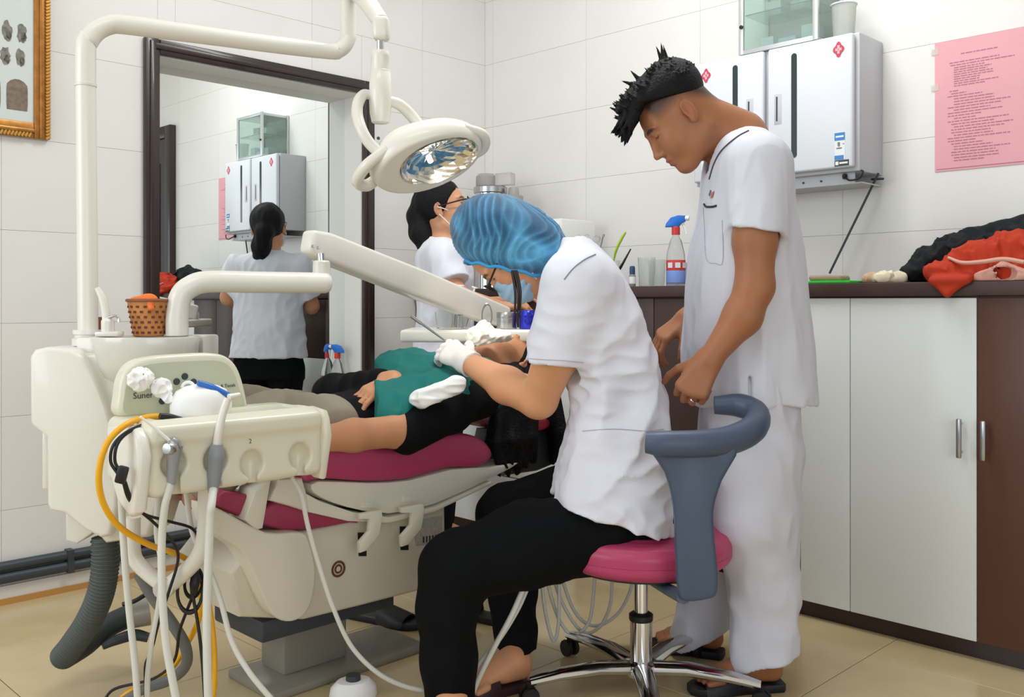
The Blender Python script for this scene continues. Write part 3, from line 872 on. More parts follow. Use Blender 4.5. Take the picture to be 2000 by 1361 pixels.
for lo, hi, nm in (((gcx0+0.010, ya-0.002, gz0_+0.017), (gcx1-0.010, ya+0.001, gz1_-0.019), 'door_pane'), ((gcx1-0.002, ya+0.008, gz0_+0.017), (gcx1+0.001, yb-0.010, gz1_-0.019), 'side_pane'), ((gcx0-0.001, ya+0.008, gz0_+0.017), (gcx0+0.002, yb-0.010, gz1_-0.019), 'side_pane')):
    bm = bmesh.new(); bx(bm, lo, hi, M=MR); obj(nm, bm, M_GLASSG, gc, smooth=False)
bm = bmesh.new(); lathe(bm, [(0, 0.008), (0.007, 0.006), (0.007, 0)], 12, MR @ Matrix.Translation((gcx0+0.004, ya-0.008, gz0_+0.10)) @ Matrix.Rotation(math.pi/2, 4, 'X')); obj('lock_knob', bm, M_BLACK, gc)
# small white boxes inside the case
for k, (x, w, h, z, c) in enumerate(((0.04, 0.05, 0.05, gz0_+0.017, 'white'), (0.11, 0.07, 0.035, gz0_+0.017, 'pale blue'), (0.20, 0.05, 0.065, gz0_+0.017, 'white tall'), (0.06, 0.06, 0.05, gz0_+0.1445, 'white'), (0.16, 0.06, 0.06, gz0_+0.1445, 'green'))):
    if gcx0+x+w > gcx1-0.012: w = gcx1-0.013-gcx0-x
    bm = bmesh.new(); bx(bm, (gcx0+x, -0.12, z+0.0003), (gcx0+x+w, -0.05, z+h), bev=0.002, M=MR)
    tag(obj('medicine_box', bm, mat('box_'+c, {'white': '#dfe6e4', 'pale blue': '#b8cdd2', 'white tall': '#cfdcd8', 'green': '#a9c4b6'}[c], rough=0.5)), ('%s medicine box on the %s shelf of the glass case' % (c, 'lower' if k < 3 else 'upper')), 'box', 'boxes in the glass case')
# clear plastic tub standing beside the case
tx = rs(1625, 0.15)
t = thing('plastic_tub', 'clear frosted plastic tub beside the glass case on the sterilising cabinet', 'tub', MR @ Vector((tx, -0.13, z1c)))
bm = bmesh.new(); lathe(bm, [(0, 0.0015), (0.034, 0.0015), (0.042, 0.12), (0.0405, 0.12), (0.033, 0.004), (0, 0.004)], 20, MR @ Matrix.Translation((tx+0.028, -0.12, z1c))); obj('bowl', bm, mat('frosted_plastic', '#e9ebe6', rough=0.3, trans=0.7, ior=1.2), t)
bm = bmesh.new(); torus(bm, 0.0425, 0.003, MR @ Matrix.Translation((tx+0.028, -0.12, z1c+0.12))); obj('rim', bm, M_LABW, t)
# ------------------------------------------------------------------ dental unit: side cabinet with cuspidor, lamp post, tray arm
M_CREAM = mat('cream_plastic', '#e6e2d8', rough=0.3, coat=0.25)
M_CREAM2 = mat('cream_plastic_shade', '#dedacf', rough=0.32, coat=0.2)
M_GREENG = mat('panel_face', '#c4c8ae', rough=0.35)
M_HOSEW = mat('white_hose', '#d9d8cf', rough=0.5)
M_HOSEG = mat('grey_hose', '#4d5352', rough=0.55)
M_YEL = mat('yellow_hose', '#f2b018', rough=0.4)
M_GREYP = mat('grey_handpiece', '#9a9ea3', rough=0.35, metal=0.2)
M_WHITE = mat('bright_white', '#f4f4f2', rough=0.5)
M_INK = mat('panel_ink', '#3d4038', rough=0.6)
M_BLUEP = mat('blue_plastic', '#2f6fc6', rough=0.35)

UD = 2.17      # depth of the front of the side cabinet
su = thing('dental_side_unit', 'cream dental side unit with spittoon bowl, lamp post and tray arm', 'dental unit', W(230, 1050, UD+0.1))
def plate(pts, d0, thick, m, name, parent, bev=0.008, seg=3):
    bm = bmesh.new(); prism(bm, [W(x, y, d0) for x, y in pts], (0, thick, 0), bev=bev, seg=seg)
    return obj(name, bm, m, parent)
def arcpts(pts, per=4):
    """closed outline in pixels smoothed"""
    out = []; n = len(pts)
    for i in range(n):
        p0, p1, p2, p3 = [np.array(pts[(i+q) % n], float) for q in (-1, 0, 1, 2)]
        for k in range(per):
            t = k/per
            v = 0.5*((2*p1)+(p2-p0)*t+(2*p0-5*p1+4*p2-p3)*t*t+(3*p1-p0-3*p2+p3)*t**3)
            out.append(tuple(v))
    return out
# bright end panel (left) and the body behind it
plate([(57, 697), (66, 683), (90, 678), (138, 683), (160, 698), (182, 735), (206, 795), (226, 865), (232, 930), (228, 990), (215, 1046), (196, 1051), (165, 1035), (125, 1003), (96, 997), (91, 985), (89, 852), (62, 832), (58, 825)], UD, 0.20, M_CREAM, 'end_panel', su, 0.010)
plate([(135, 690), (330, 688), (330, 720), (318, 960), (290, 1050), (205, 1062), (150, 1000)], UD+0.025, 0.17, M_CREAM2, 'cabinet_body', su, 0.012)
plate([(128, 1003), (182, 1003), (182, 1040), (150, 1062), (128, 1055)], UD+0.05, 0.08, M_CREAM2, 'drain_box', su, 0.004)
bm = bmesh.new(); bx(bm, (W(82, 0, UD+0.03).x, UD+0.03, W(0, 955, UD+0.03).z), (W(94, 0, UD+0.03).x, UD+0.09, W(0, 838, UD+0.03).z), bev=0.003); obj('hinge_strip', bm, M_CREAM2, su)
# spittoon bowl
bc = W(285, 672, UD+0.085)
bm = bmesh.new()
lathe(bm, [(0.0, -0.10), (0.075, -0.098), (0.105, -0.075), (0.118, -0.045), (0.122, -0.004), (0.126, 0.014), (0.124, 0.019), (0.117, 0.017), (0.112, 0.0), (0.102, -0.035), (0.06, -0.06), (0.0, -0.066)], 48, Matrix.Translation(bc), sy=0.80)
obj('spittoon_bowl', bm, mat('bowl_plastic', '#d8d6cc', rough=0.2, coat=0.4), su)
bm = bmesh.new(); lathe(bm, [(0, 0.004), (0.02, 0.003), (0.022, 0)], 16, Matrix.Translation(bc+Vector((0, 0, -0.0655)))); obj('drain', bm, M_STEEL, su)
# deck behind the bowl carries the water tap and the basket
bm = bmesh.new(); prism(bm, [W(x, 0, UD+0.06).xyz*Vector((1, 1, 0)) + Vector((0, y, W(0, 657, UD+0.1).z)) for x, y in ((150, 0), (185, -0.01), (215, 0.02), (260, 0.105), (345, 0.12), (372, 0.09), (375, 0.20), (150, 0.20))], (0, 0, -0.07), bev=0.006); obj('deck', bm, M_CREAM2, su)
DZ = W(0, 657, UD+0.1).z
# tap: white goose neck and short metal spout
bm = bmesh.new()
tb = W(214, 652, UD+0.075)
bx(bm, tb+Vector((-0.028, -0.02, -0.006)), tb+Vector((0.028, 0.02, 0.006)), bev=0.004)
lathe(bm, [(0, 0.0), (0.015, 0.0), (0.015, 0.026), (0.010, 0.032), (0, 0.033)], 16, Matrix.Translation(tb+Vector((-0.004, 0, 0.005))))
obj('tap_base', bm, M_CREAM, su)
bm = bmesh.new(); tube(bm, [W(208, 642, UD+0.08), W(207, 615, UD+0.08), W(201, 585, UD+0.08), W(190, 562, UD+0.08)], [0.0095, 0.0095, 0.009, 0.0065], n=12); obj('bowl_rinser', bm, M_CREAM, su)
bm = bmesh.new(); tube(bm, [W(208, 622, UD+0.07), W(224, 617, UD+0.07), W(231, 621, UD+0.07), W(232, 629, UD+0.07)], 0.0032, n=8); obj('cup_filler_spout', bm, M_STEEL, su)
# lamp post with its long bent arm
pd = 2.29
bm = bmesh.new()
pz = W(0, 652, pd).z
lathe(bm, [(0, -0.012), (0.036, -0.012), (0.036, 0.004), (0.030, 0.008), (0.030, 0.014), (0.034, 0.016), (0.034, 0.026), (0, 0.026)], 24, Matrix.Translation(W(172, 665, pd)))
obj('post_collar', bm, M_CREAM, su)
zt_ = 1.684
arm_dir = Vector((0.848, 0.53, 0))
p0 = W(172, 660, pd)
pt = Vector((p0.x-0.006, pd, zt_))
pe = pt+arm_dir*0.675+Vector((0, 0, 0.010))
bend = 0.085
pts = [p0, p0.lerp(Vector((pt.x, pt.y, zt_-bend)), 0.5), Vector((pt.x, pt.y, zt_-bend))]
for a in (0.25, 0.5, 0.75):
    an = a*math.pi/2
    pts.append(Vector((pt.x, pt.y, zt_-bend))+arm_dir*bend*(1-math.cos(an))+Vector((0, 0, bend*math.sin(an))))
pts += [pt+arm_dir*bend, pt+arm_dir*0.22+Vector((0, 0, 0.002)), pt+arm_dir*0.45+Vector((0, 0, 0.005)), pe-arm_dir*0.055]
for a in (0.3, 0.6, 0.85):
    an = a*math.pi/2
    pts.append(pe-arm_dir*0.055+arm_dir*0.055*math.sin(an)+Vector((0, 0, 0.055*(1-math.cos(an)))))
pts += [pe+Vector((0, 0, 0.055)), pe+Vector((0, 0, 0.15))]
bm = bmesh.new(); tube(bm, pts, [0.0235]*8+[0.0225]*8, n=20, per=4); lp = obj('lamp_post', bm, M_CREAM, su)
bm = bmesh.new(); q = Vector((pt.x, pt.y, zt_-0.16)); lathe(bm, [(0.0238, -0.004), (0.0252, -0.003), (0.0252, 0.003), (0.0238, 0.004)], 24, Matrix.Translation(q)); obj('post_joint', bm, M_CREAM2, lp)
# tray arm: fat bent pipe rising from the deck
qd = 2.33
bm = bmesh.new()
zp = W(0, 551, 2.42).z
base = W(346, 655, qd)
ex = W(655, 550, 2.53)
hd = Vector((ex.x-base.x, ex.y-base.y, 0)).normalized()
pts = [base, Vector((base.x, base.y, zp-0.085))]
for a in (0.3, 0.6, 1.0):
    an = a*math.pi/2
    pts.append(Vector((base.x, base.y, zp-0.07))+hd*0.075*(1-math.cos(an))+Vector((0, 0, 0.07*math.sin(an))))
pts += [Vector((base.x, base.y, zp))+hd*0.2, Vector((ex.x, ex.y, zp))-hd*0.03]
tube(bm, pts, 0.0275, n=24, per=6)
e2 = Vector((ex.x, ex.y, zp))
lathe(bm, [(0.0275, 0), (0.0265, 0.006), (0.022, 0.014), (0.012, 0.019), (0, 0.020)], 24, frame_to(hd, loc=e2-hd*0.03))
obj('tray_arm_pipe', bm, M_CREAM, su)

# operating lamp ------------------------------------------------------------
LD = 2.42
lamp = thing('operating_lamp', 'cream dental operating lamp hanging on a jointed arm', 'lamp', W(742, 240, LD))
ct = pe+Vector((0, 0, 0.157))
nk = W(745, 52, LD)
bm = bmesh.new(); lathe(bm, [(0, 0.0), (0.028, 0.0), (0.030, 0.02), (0.030, 0.045), (0.024, 0.055), (0, 0.056)], 20, Matrix.Translation(ct)); obj('swivel_joint', bm, M_CREAM, lamp)
bm = bmesh.new(); tube(bm, [ct+Vector((0, 0, 0.03)), ct.lerp(nk, 0.5)+Vector((0.0, 0, 0.035)), nk+Vector((0, 0, 0.01))], [0.026, 0.025, 0.022], n=16); obj('spring_arm', bm, M_CREAM, lamp)
bm = bmesh.new(); bx(bm, nk+Vector((-0.021, -0.024, -0.036)), nk+Vector((0.021, 0.024, 0.024)), bev=0.012, seg=3); obj('elbow_block', bm, M_CREAM, lamp)
bm = bmesh.new(); tube(bm, [W(743, 78, LD), W(743, 104, LD)], 0.0095, n=16, per=1); obj('pin', bm, M_CHROME, lamp)
bm = bmesh.new()
zq = lambda y: W(0, y, LD).z
lathe(bm, [(0, zq(100)), (0.021, zq(100)), (0.0235, zq(106)), (0.0240, zq(112)), (0.0235, zq(113)), (0.0250, zq(138)), (0.0262, zq(139)), (0.0262, zq(143)), (0.0272, zq(144)), (0.0290, zq(190)), (0.0270, zq(222)), (0.0225, zq(239)), (0.018, zq(241)), (0, zq(241))], 28, Matrix.Translation(Vector((W(743, 0, LD).x, LD, 0)))); obj('handle_barrel', bm, M_CREAM, lamp)
Lx = Vector((0.90, 0.12, 0.33)).normalized()
nf = Vector((0.42, -0.50, -0.76)); nf = (nf-Lx*nf.dot(Lx)).normalized()
mx_ = nf.cross(Lx)
RL = np.array([Lx, mx_, nf])
hc = W(832, 306, LD)
S = SDF(npv(hc)-0.25, npv(hc)+0.25, 0.0032)
S.ell(npv(hc), (0.150, 0.104, 0.074), RL, 0)
S.ell(npv(hc)-npv(nf)*0.045-npv(Lx)*0.03, (0.085, 0.062, 0.045), RL, 0.03)
# opening
S.cut(npv(hc)+npv(nf)*0.030, nf, 0.006)
S.ell(npv(hc)+npv(nf)*0.032+npv(Lx)*0.026, (0.104, 0.074, 0.046), RL, 0.003, True)
obj('lamp_head', S.mesh(1), M_CREAM, lamp)
# faceted reflector lining the opening
bm = bmesh.new()
hr = hc+nf*0.032+Lx*0.026
rows = 9; cols = 36; grid = []
rg = random.Random(8)
for i in range(rows+1):
    th = i/rows*math.pi/2; row = []
    for k in range(cols):
        a = 2*math.pi*k/cols
        jit = 1+0.03*rg.uniform(-1, 1)
        row.append(bm.verts.new(hr+Lx*0.1025*math.sin(th)*math.cos(a)*jit+mx_*0.0725*math.sin(th)*math.sin(a)*jit-nf*0.0445*math.cos(th)*jit))
    grid.append(row)
for i in range(rows):
    for k in range(cols): bm.faces.new((grid[i][k], grid[i][(k+1) % cols], grid[i+1][(k+1) % cols], grid[i+1][k]))
bmesh.ops.remove_doubles(bm, verts=bm.verts[:], dist=0.0004)
obj('reflector', bm, mat('reflector_metal', '#e8e6e0', rough=0.16, metal=1.0), lamp, smooth=False)
bm = bmesh.new(); tube(bm, [hr-nf*0.03-Lx*0.02, hr-nf*0.012-Lx*0.02], 0.007, n=12, per=1); obj('bulb', bm, mat('bulb_glow', '#fff4dc', emit=6.0), lamp)
sp = bpy.data.lights.new('operating_lamp_beam', 'SPOT'); sp.energy = 14; sp.spot_size = 0.8; sp.spot_blend = 0.6; sp.shadow_soft_size = 0.03; sp.color = (1.0, 0.95, 0.85)
so = bpy.data.objects.new('operating_lamp_beam', sp); COL.objects.link(so); so.location = hr+nf*0.004
so.rotation_euler = (W(960, 650, 2.98)-so.location).to_track_quat('-Z', 'Y').to_euler()
# side wings with grips, and the yoke
bm = bmesh.new(); tube(bm, [hc+Lx*-0.115-mx_*0.03-nf*0.02, hc+Lx*-0.165+nf*0.005-mx_*0.025, hc+Lx*-0.185+nf*0.01+mx_*0.01, hc+Lx*-0.15+mx_*0.055+nf*0.012, hc+Lx*-0.09+mx_*0.075], [0.014, 0.016, 0.015, 0.015, 0.012], n=12); obj('grip', bm, M_CREAM, lamp)
bm = bmesh.new(); tube(bm, [hc+Lx*0.10-mx_*0.062, hc+Lx*0.150-mx_*0.03+nf*0.01, hc+Lx*0.155+mx_*0.02+nf*0.01, hc+Lx*0.11+mx_*0.06], [0.011, 0.013, 0.013, 0.011], n=12); obj('grip', bm, M_CREAM, lamp)
yk = lambda x, y, d: W(x, y, d)
bm = bmesh.new(); tube(bm, [yk(733, 190, LD), yk(712, 184, LD-0.01), yk(700, 200, LD-0.03), yk(698, 225, LD-0.045), yk(707, 255, LD-0.06), yk(722, 280, LD-0.06), yk(744, 302, LD-0.05)], [0.011, 0.013, 0.0145, 0.0145, 0.0145, 0.0145, 0.014], n=14); yo = obj('yoke', bm, M_CREAM, lamp)
bm = bmesh.new(); tube(bm, [yk(753, 196, LD), yk(778, 203, LD+0.02), yk(800, 222, LD+0.05), yk(822, 250, LD+0.06), yk(832, 272, LD+0.055)], [0.013, 0.0145, 0.0150, 0.0150, 0.013], n=14); obj('yoke', bm, M_CREAM, lamp)
bm = bmesh.new(); lathe(bm, [(0, 0.003), (0.004, 0.002), (0.004, -0.002)], 10, frame_to((0, -1, 0.1), loc=W(739, 270, LD-0.078))); obj('screw', bm, M_DGREY, yo)

# ------------------------------------------------------------------ instrument console
# local frame: X along the front (parallel to the mirror wall), Y to the back, Z up
cL = W(285, 900, 1.85); cL = Vector((cL.x, 1.85, 0))
MK = Matrix.Translation(cL) @ Matrix.Rotation(math.pi/4, 4, 'Z')
RK = np.array([[R2, R2, 0], [-R2, R2, 0], [0, 0, 1]])
def K(x, y, z): return npv(MK @ Vector((x, y, z)))
con = thing('instrument_console', 'cream dental instrument console with control panel, holders and tray', 'dental console', MK @ Vector((0.2, 0.1, 0.60)))
LK = 0.405
S = SDF((cL.x-0.20, 1.75, 0.50), (cL.x+0.48, 2.36, 0.93), 0.0034)
S.box(K(LK/2, 0.105, 0.690), (LK/2, 0.095, 0.068), RK, 0.020, 0)
S.box(K(LK/2+0.004, 0.040, 0.685), (LK/2-0.004, 0.046, 0.072), RK, 0.016, 0.02)
S.box(K(LK/2, 0.10, 0.745), (LK/2-0.004, 0.088, 0.016), RK, 0.012, 0.012)
S.box(K(LK/2, 0.004, 0.737), (LK/2-0.008, 0.014, 0.018), RK, 0.010, 0.012)
# tray hollow on top
S.box(K(LK/2+0.01, 0.085, 0.768), (LK/2-0.03, 0.052, 0.010), RK, 0.006, 0.006, True)
hx_ = []
for px, py in ((340, 905), (422, 898), (492, 905), (586, 890)):
    p = WL(px, py, cL.y-cL.x-0.006); q = MK.inverted() @ p
    hx_.append((q.x, q.z))
    S.ell(K(q.x, -0.002, q.z), (0.026, 0.026, 0.028), RK, 0.008, True)
    S.cone(K(q.x+0.004, 0.010, q.z), K(q.x+0.004, 0.004, q.z-0.13), 0.0125, 0.0125, 0.006, True)
S.cut(K(LK/2, 0, 0.607), (0, 0, -1), 0.006)
obj('console_body', S.mesh(1), mat('console_plastic', '#dedac6', rough=0.3, coat=0.2), con)
# bright end cap
bm = bmesh.new()
prism(bm, [MK @ Vector((-0.022, y, z)) for y, z in ((-0.004, 0.735), (-0.016, 0.70), (0.006, 0.59), (0.03, 0.578), (0.085, 0.60), (0.13, 0.66), (0.14, 0.745), (0.05, 0.757), (0.015, 0.752))], MK.to_3x3() @ Vector((0.03, 0, 0)), bev=0.010, seg=3)
obj('end_cap', bm, mat('console_cap', '#e8e5da', rough=0.3, coat=0.2), con)
bm = bmesh.new()
prism(bm, [MK @ Vector((LK-0.006, y, z)) for y, z in ((-0.010, 0.74), (-0.020, 0.70), (0.004, 0.60), (0.03, 0.60), (0.10, 0.62), (0.15, 0.68), (0.15, 0.745), (0.05, 0.762), (0.0, 0.756))], MK.to_3x3() @ Vector((0.024, 0, 0)), bev=0.010, seg=3)
obj('end_cap', bm, mat('console_plastic', '#dedac6'), con)
# control panel standing at the back
cP = cL.y-cL.x+0.205
out = arcpts([(236, 812), (234, 775), (241, 735), (262, 708), (300, 697), (360, 692), (415, 690), (445, 697), (465, 718), (478, 755), (487, 800), (487, 815), (400, 818), (300, 818)], 4)
bm = bmesh.new(); prism(bm, [WL(x, y, cP) for x, y in out], MK.to_3x3() @ Vector((0, 0.045, 0)), bev=0.010, seg=3)
pan = obj('control_panel', bm, mat('console_plastic', '#dedac6'), con)
inn = arcpts([(245, 806), (244, 770), (252, 738), (275, 716), (320, 708), (380, 705), (428, 705), (452, 720), (466, 755), (473, 800), (380, 808), (300, 808)], 4)
bm = bmesh.new(); prism(bm, [WL(x, y, cP-0.0025) for x, y in inn], MK.to_3x3() @ Vector((0, 0.004, 0))); obj('panel_face', bm, M_GREENG, pan)
for (x, y) in ((361, 735), (345, 745), (378, 746), (317, 783)):
    bm = bmesh.new(); lathe(bm, [(0, 0.0032), (0.0065, 0.003), (0.0075, 0.001), (0.0075, -0.001)], 18, frame_to(MK.to_3x3() @ Vector((0, -1, 0)), loc=WL(x, y, cP-0.0035))); obj('button', bm, M_DGREY, pan)
def panel_text(s, px, py, size, parent, name='lettering', c=cP-0.0042):
    bm = bmesh.new(); M = MK.to_3x3().to_4x4() @ Matrix.Rotation(math.pi/2, 4, 'X'); M.translation = WL(px, py, c)
    text_mesh(bm, s, M, size); return obj(name, bm, M_INK, parent, smooth=False)
panel_text('Suner', 260, 779, 0.0185, pan)['kind'] = 'stuff'
panel_text('& Tooth', 431, 757, 0.0105, pan)['kind'] = 'stuff'
# little holder numbers printed on the front
panel_text('2', 486, 866, 0.014, con, c=cL.y-cL.x-0.034)
# three-way syringe in the first holder
sy = thing('air_water_syringe', 'steel three-way dental syringe hanging in the console holder', 'syringe', W(330, 960, 1.86))
cF = cL.y-cL.x-0.010
bm = bmesh.new(); tube(bm, [WL(342, 868, cF-0.02), WL(338, 905, cF-0.01), WL(335, 945, cF-0.004)], [0.016, 0.012, 0.0085], n=14); obj('body', bm, M_GREYP, sy)
bm = bmesh.new(); lathe(bm, [(0, 0.008), (0.010, 0.007), (0.012, 0.004), (0.012, -0.008), (0, -0.01)], 18, frame_to((-0.35, -0.93, 0.1), loc=WL(330, 876, cF-0.05))); obj('button', bm, M_STEEL, sy)
bm = bmesh.new(); lathe(bm, [(0, 0.014), (0.010, 0.012), (0.015, 0), (0.012, -0.012), (0, -0.014)], 16, frame_to((-0.4, -0.2, 0.8), loc=WL(338, 868, cF-0.026))); obj('head', bm, M_STEEL, sy)
bm = bmesh.new(); tube(bm, [WL(333, 862, cF-0.03), WL(305, 838, cF-0.03), WL(274, 814, cF-0.03)], [0.0032, 0.0028, 0.0022], n=8); obj('nozzle', bm, M_WHITE, sy)
# saliva ejector in the second holder
se = thing('suction_handpiece', 'white suction tip on a grey handpiece hanging in the console holder', 'suction tip', W(422, 950, 1.9))
bm = bmesh.new(); tube(bm, [WL(424, 868, cF-0.018), WL(422, 890, cF-0.018), WL(419, 925, cF-0.010), WL(416, 962, cF-0.006)], [0.012, 0.0165, 0.015, 0.010], n=16); obj('grip', bm, mat('slate_plastic', '#8d9197', rough=0.35), se)
bm = bmesh.new(); tube(bm, [WL(423, 872, cF-0.018), WL(427, 845, cF-0.02), WL(434, 812, cF-0.022), WL(445, 778, cF-0.022)], [0.0085, 0.0085, 0.0082, 0.0078], n=14); tp = obj('tip_tube', bm, M_CREAM, se)
bm = bmesh.new(); tube(bm, [WL(447, 776, cF-0.026), WL(468, 771, cF-0.026)], [0.0075, 0.005], n=12, per=2); obj('tip_mouth', bm, M_CREAM, tp)
bm = bmesh.new(); lathe(bm, [(0, 0.002), (0.006, 0.001), (0.007, -0.003)], 12, frame_to((0.75, -0.65, 0), loc=WL(430, 900, cF-0.030)) @ Matrix.Diagonal((0.7, 1.6, 1, 1))); obj('slider', bm, M_DGREY, se)
# white domed device on the tray
dm = thing('domed_device', 'white domed plastic device lying on the console tray', 'device', MK @ Vector((0.12, 0.09, 0.758)))
dc = WL(393, 828, cL.y-cL.x+0.13)
dc.z = 0.7595
bm = bmesh.new()
lathe(bm, [(0, 0), (0.062, 0), (0.066, 0.004), (0.067, 0.02), (0.064, 0.036), (0.054, 0.052), (0.036, 0.061), (0.015, 0.065), (0, 0.066)], 32, Matrix.Translation(dc) @ Matrix.Rotation(math.pi/4, 4, 'Z'), sy=0.74); db = obj('dome', bm, M_WHITE, dm)
bm = bmesh.new(); torus(bm, 0.012, 0.0035, frame_to((0.3, -0.9, 0.2), loc=dc+Vector((-0.024, -0.012, 0.058))), a0=0, a1=math.pi); obj('ring_handle', bm, M_WHITE, dm)
bm = bmesh.new(); tube(bm, [WL(352, 822, cL.y-cL.x+0.075), WL(330, 815, cL.y-cL.x+0.07), WL(312, 812, cL.y-cL.x+0.07)], [0.009, 0.008, 0.006], n=12); obj('cable_gland', bm, M_BLACK, dm)
# crumpled white wads standing in for a blanked-out patch on the panel
for k, (x, y, s_) in enumerate(((274, 741, 0.023), (315, 757, 0.018))):
    p = WL(x, y, cP-0.03-0.012*k)
    S = SDF(npv(p)-0.06, npv(p)+0.06, 0.0024)
    S.ell(npv(p), (s_*1.1, s_*0.55, s_), RK, 0)
    S.cone(npv(p), npv(p)+np.array([0.018, -0.003, 0.004-0.028*k]), s_*0.6, s_*0.4, 0.01)
    f = rnd_noise(60+k, 12, 140, 380)
    S.disp(lambda X, Y, Z: 0.0065*(np.abs(f(X, Y, Z))-0.7))
    tag(obj('wad', S.mesh(0), M_WHITE), ('crumpled white tissue leaning on the left of the console panel', 'smaller crumpled white tissue between the first tissue and the white dome')[k], 'wad')
# blue scaler handle
bm = bmesh.new(); tube(bm, [WL(386, 747, cP-0.105), WL(412, 757, cP-0.115), WL(449, 774, cP-0.125)], [0.006, 0.0085, 0.007], n=12)
tag(obj('blue_instrument', bm, M_BLUEP), 'blue plastic instrument handle resting on the white dome', 'instrument')

# ------------------------------------------------------------------ hoses and pipes under the console
def hose(name, pts, r, m, label, cat, group=None, n=10, rings=None, parent=None, per=8):
    bm = bmesh.new(); tube(bm, pts, r, n=n, per=per)
    if rings:
        P = catmull(pts, 40); acc = 0; step = rings[0]
        for i in range(1, len(P)):
            acc += (P[i]-P[i-1]).length
            if acc >= step:
                acc = 0; torus(bm, rings[1], rings[2], frame_to(P[i]-P[i-1], loc=P[i]), n=20, m=5)
    o = obj(name, bm, m, parent)
    if label: tag(o, label, cat, group)
    return o
# V-shaped support pipe of the console
bm = bmesh.new(); tube(bm, [W(404, 945, 2.02), W(402, 990, 2.02), W(400, 1045, 2.02), W(388, 1085, 2.02), W(360, 1118, 2.04), W(322, 1150, 2.05)], 0.0175, n=16)
vp = thing('console_arm', 'bent white pipe arm carrying the instrument console', 'arm', W(322, 1150, 2.05))
obj('pipe', bm, M_CREAM, vp)
bm = bmesh.new(); tube(bm, [W(259, 1010, 2.06), W(259, 1060, 2.06), W(264, 1092, 2.06), W(290, 1120, 2.06), W(326, 1147, 2.055)], 0.0165, n=16); obj('pipe', bm, M_CREAM, vp)
bm = bmesh.new(); lathe(bm, [(0, -0.024), (0.020, -0.024), (0.022, -0.02), (0.022, 0.02), (0.020, 0.024), (0, 0.024)], 18, frame_to((0.2, -0.95, 0.2), loc=W(322, 1148, 2.05))); obj('hinge', bm, M_CREAM2, vp)
# ribbed drain hose
hose('drain_hose', [W(204, 1048, 2.25), W(206, 1100, 2.25), W(196, 1160, 2.26), W(172, 1215, 2.29), W(140, 1262, 2.33), W(122, 1284, 2.36)], [0.029, 0.029, 0.030, 0.031, 0.031, 0.030], M_HOSEG, 'thick ribbed grey drain hose bending down from the side unit', 'hose', n=20, rings=(0.0078, 0.0295, 0.0026))
hose('floor_hose', [W(128, 1282, 2.42), W(165, 1258, 2.48), W(205, 1225, 2.54), W(262, 1198, 2.60)], [0.030, 0.031, 0.031, 0.031], mat('dark_hose', '#33393a', rough=0.6), 'dark grey smooth hose lying on the floor behind the ribbed hose', 'hose', n=18)
bm = bmesh.new(); tube(bm, [W(258, 1200, 2.56), W(290, 1192, 2.58)], [0.036, 0.040], n=20, per=2)
dv = thing('drain_valve', 'translucent grey drain valve with clips at the end of the floor hose', 'valve', W(270, 1240, 2.56))
obj('valve_body', bm, mat('clear_grey', '#9a968c', rough=0.25), dv)
bm = bmesh.new(); tube(bm, [W(240, 1180, 2.52), W(262, 1174, 2.52), W(283, 1162, 2.53)], 0.006, n=8); obj('lever', bm, M_BLACK, dv)
bm = bmesh.new(); tube(bm, [W(200, 1262, 2.50), W(226, 1250, 2.52), W(262, 1240, 2.55), W(290, 1245, 2.56)], [0.010, 0.014, 0.016, 0.013], n=10); obj('outlet', bm, M_DGREY, dv)
hose('grey_loop_hose', [W(270, 1118, 2.12), W(298, 1165, 2.12), W(335, 1215, 2.12), W(362, 1262, 2.13), W(362, 1300, 2.15), W(330, 1328, 2.18), W(280, 1345, 2.2), W(235, 1372, 2.2)], 0.0125, mat('mid_grey_hose', '#6a6c69', rough=0.55), 'grey hose looping down to the floor under the console', 'hose', n=14)
# white instrument hoses
hz = lambda *a: [W(*p) for p in a]
hose('instrument_hose', hz((236, 935, 1.97), (238, 1000, 1.97), (244, 1100, 1.97), (253, 1200, 1.98), (264, 1300, 1.98), (272, 1420, 1.98)), 0.0072, M_HOSEW, 'white hose hanging straight from the bright end cap of the console', 'hose', 'white console hoses')
hose('instrument_hose', [WL(335, 938, cF-0.004)]+hz((328, 965, 1.87), (321, 995, 1.87), (316, 1060, 1.88), (317, 1160, 1.88), (325, 1260, 1.88), (343, 1360, 1.88), (350, 1400, 1.88)), [0.0075, 0.0075, 0.0078, 0.0078, 0.0078, 0.0078, 0.0078, 0.0078], M_HOSEW, 'white hose hanging from the steel three-way syringe', 'hose', 'white console hoses')
hose('instrument_hose', [WL(417, 950, cF-0.006)]+hz((413, 985, 1.90), (410, 1015, 1.90), (407, 1100, 1.90), (404, 1200, 1.90), (405, 1300, 1.90), (409, 1420, 1.90)), 0.0085, M_HOSEW, 'white hose hanging from the grey suction handpiece', 'hose', 'white console hoses')
hose('instrument_hose', hz((308, 968, 2.0), (306, 1040, 2.0), (316, 1110, 2.0), (310, 1180, 2.0), (296, 1260, 2.0), (288, 1330, 2.0), (290, 1420, 2.0)), 0.0060, M_HOSEW, 'thin white hose slanting behind the syringe hose', 'hose', 'white console hoses')
hose('instrument_hose', hz((364, 962, 2.08), (370, 1010, 2.08), (378, 1045, 2.08), (405, 1105, 2.07), (430, 1170, 2.06), (452, 1250, 2.05), (485, 1310, 2.04), (530, 1365, 2.04), (560, 1400, 2.04)), 0.0062, M_HOSEW, 'thin white hose running down to the right across the floor', 'hose', 'white console hoses')
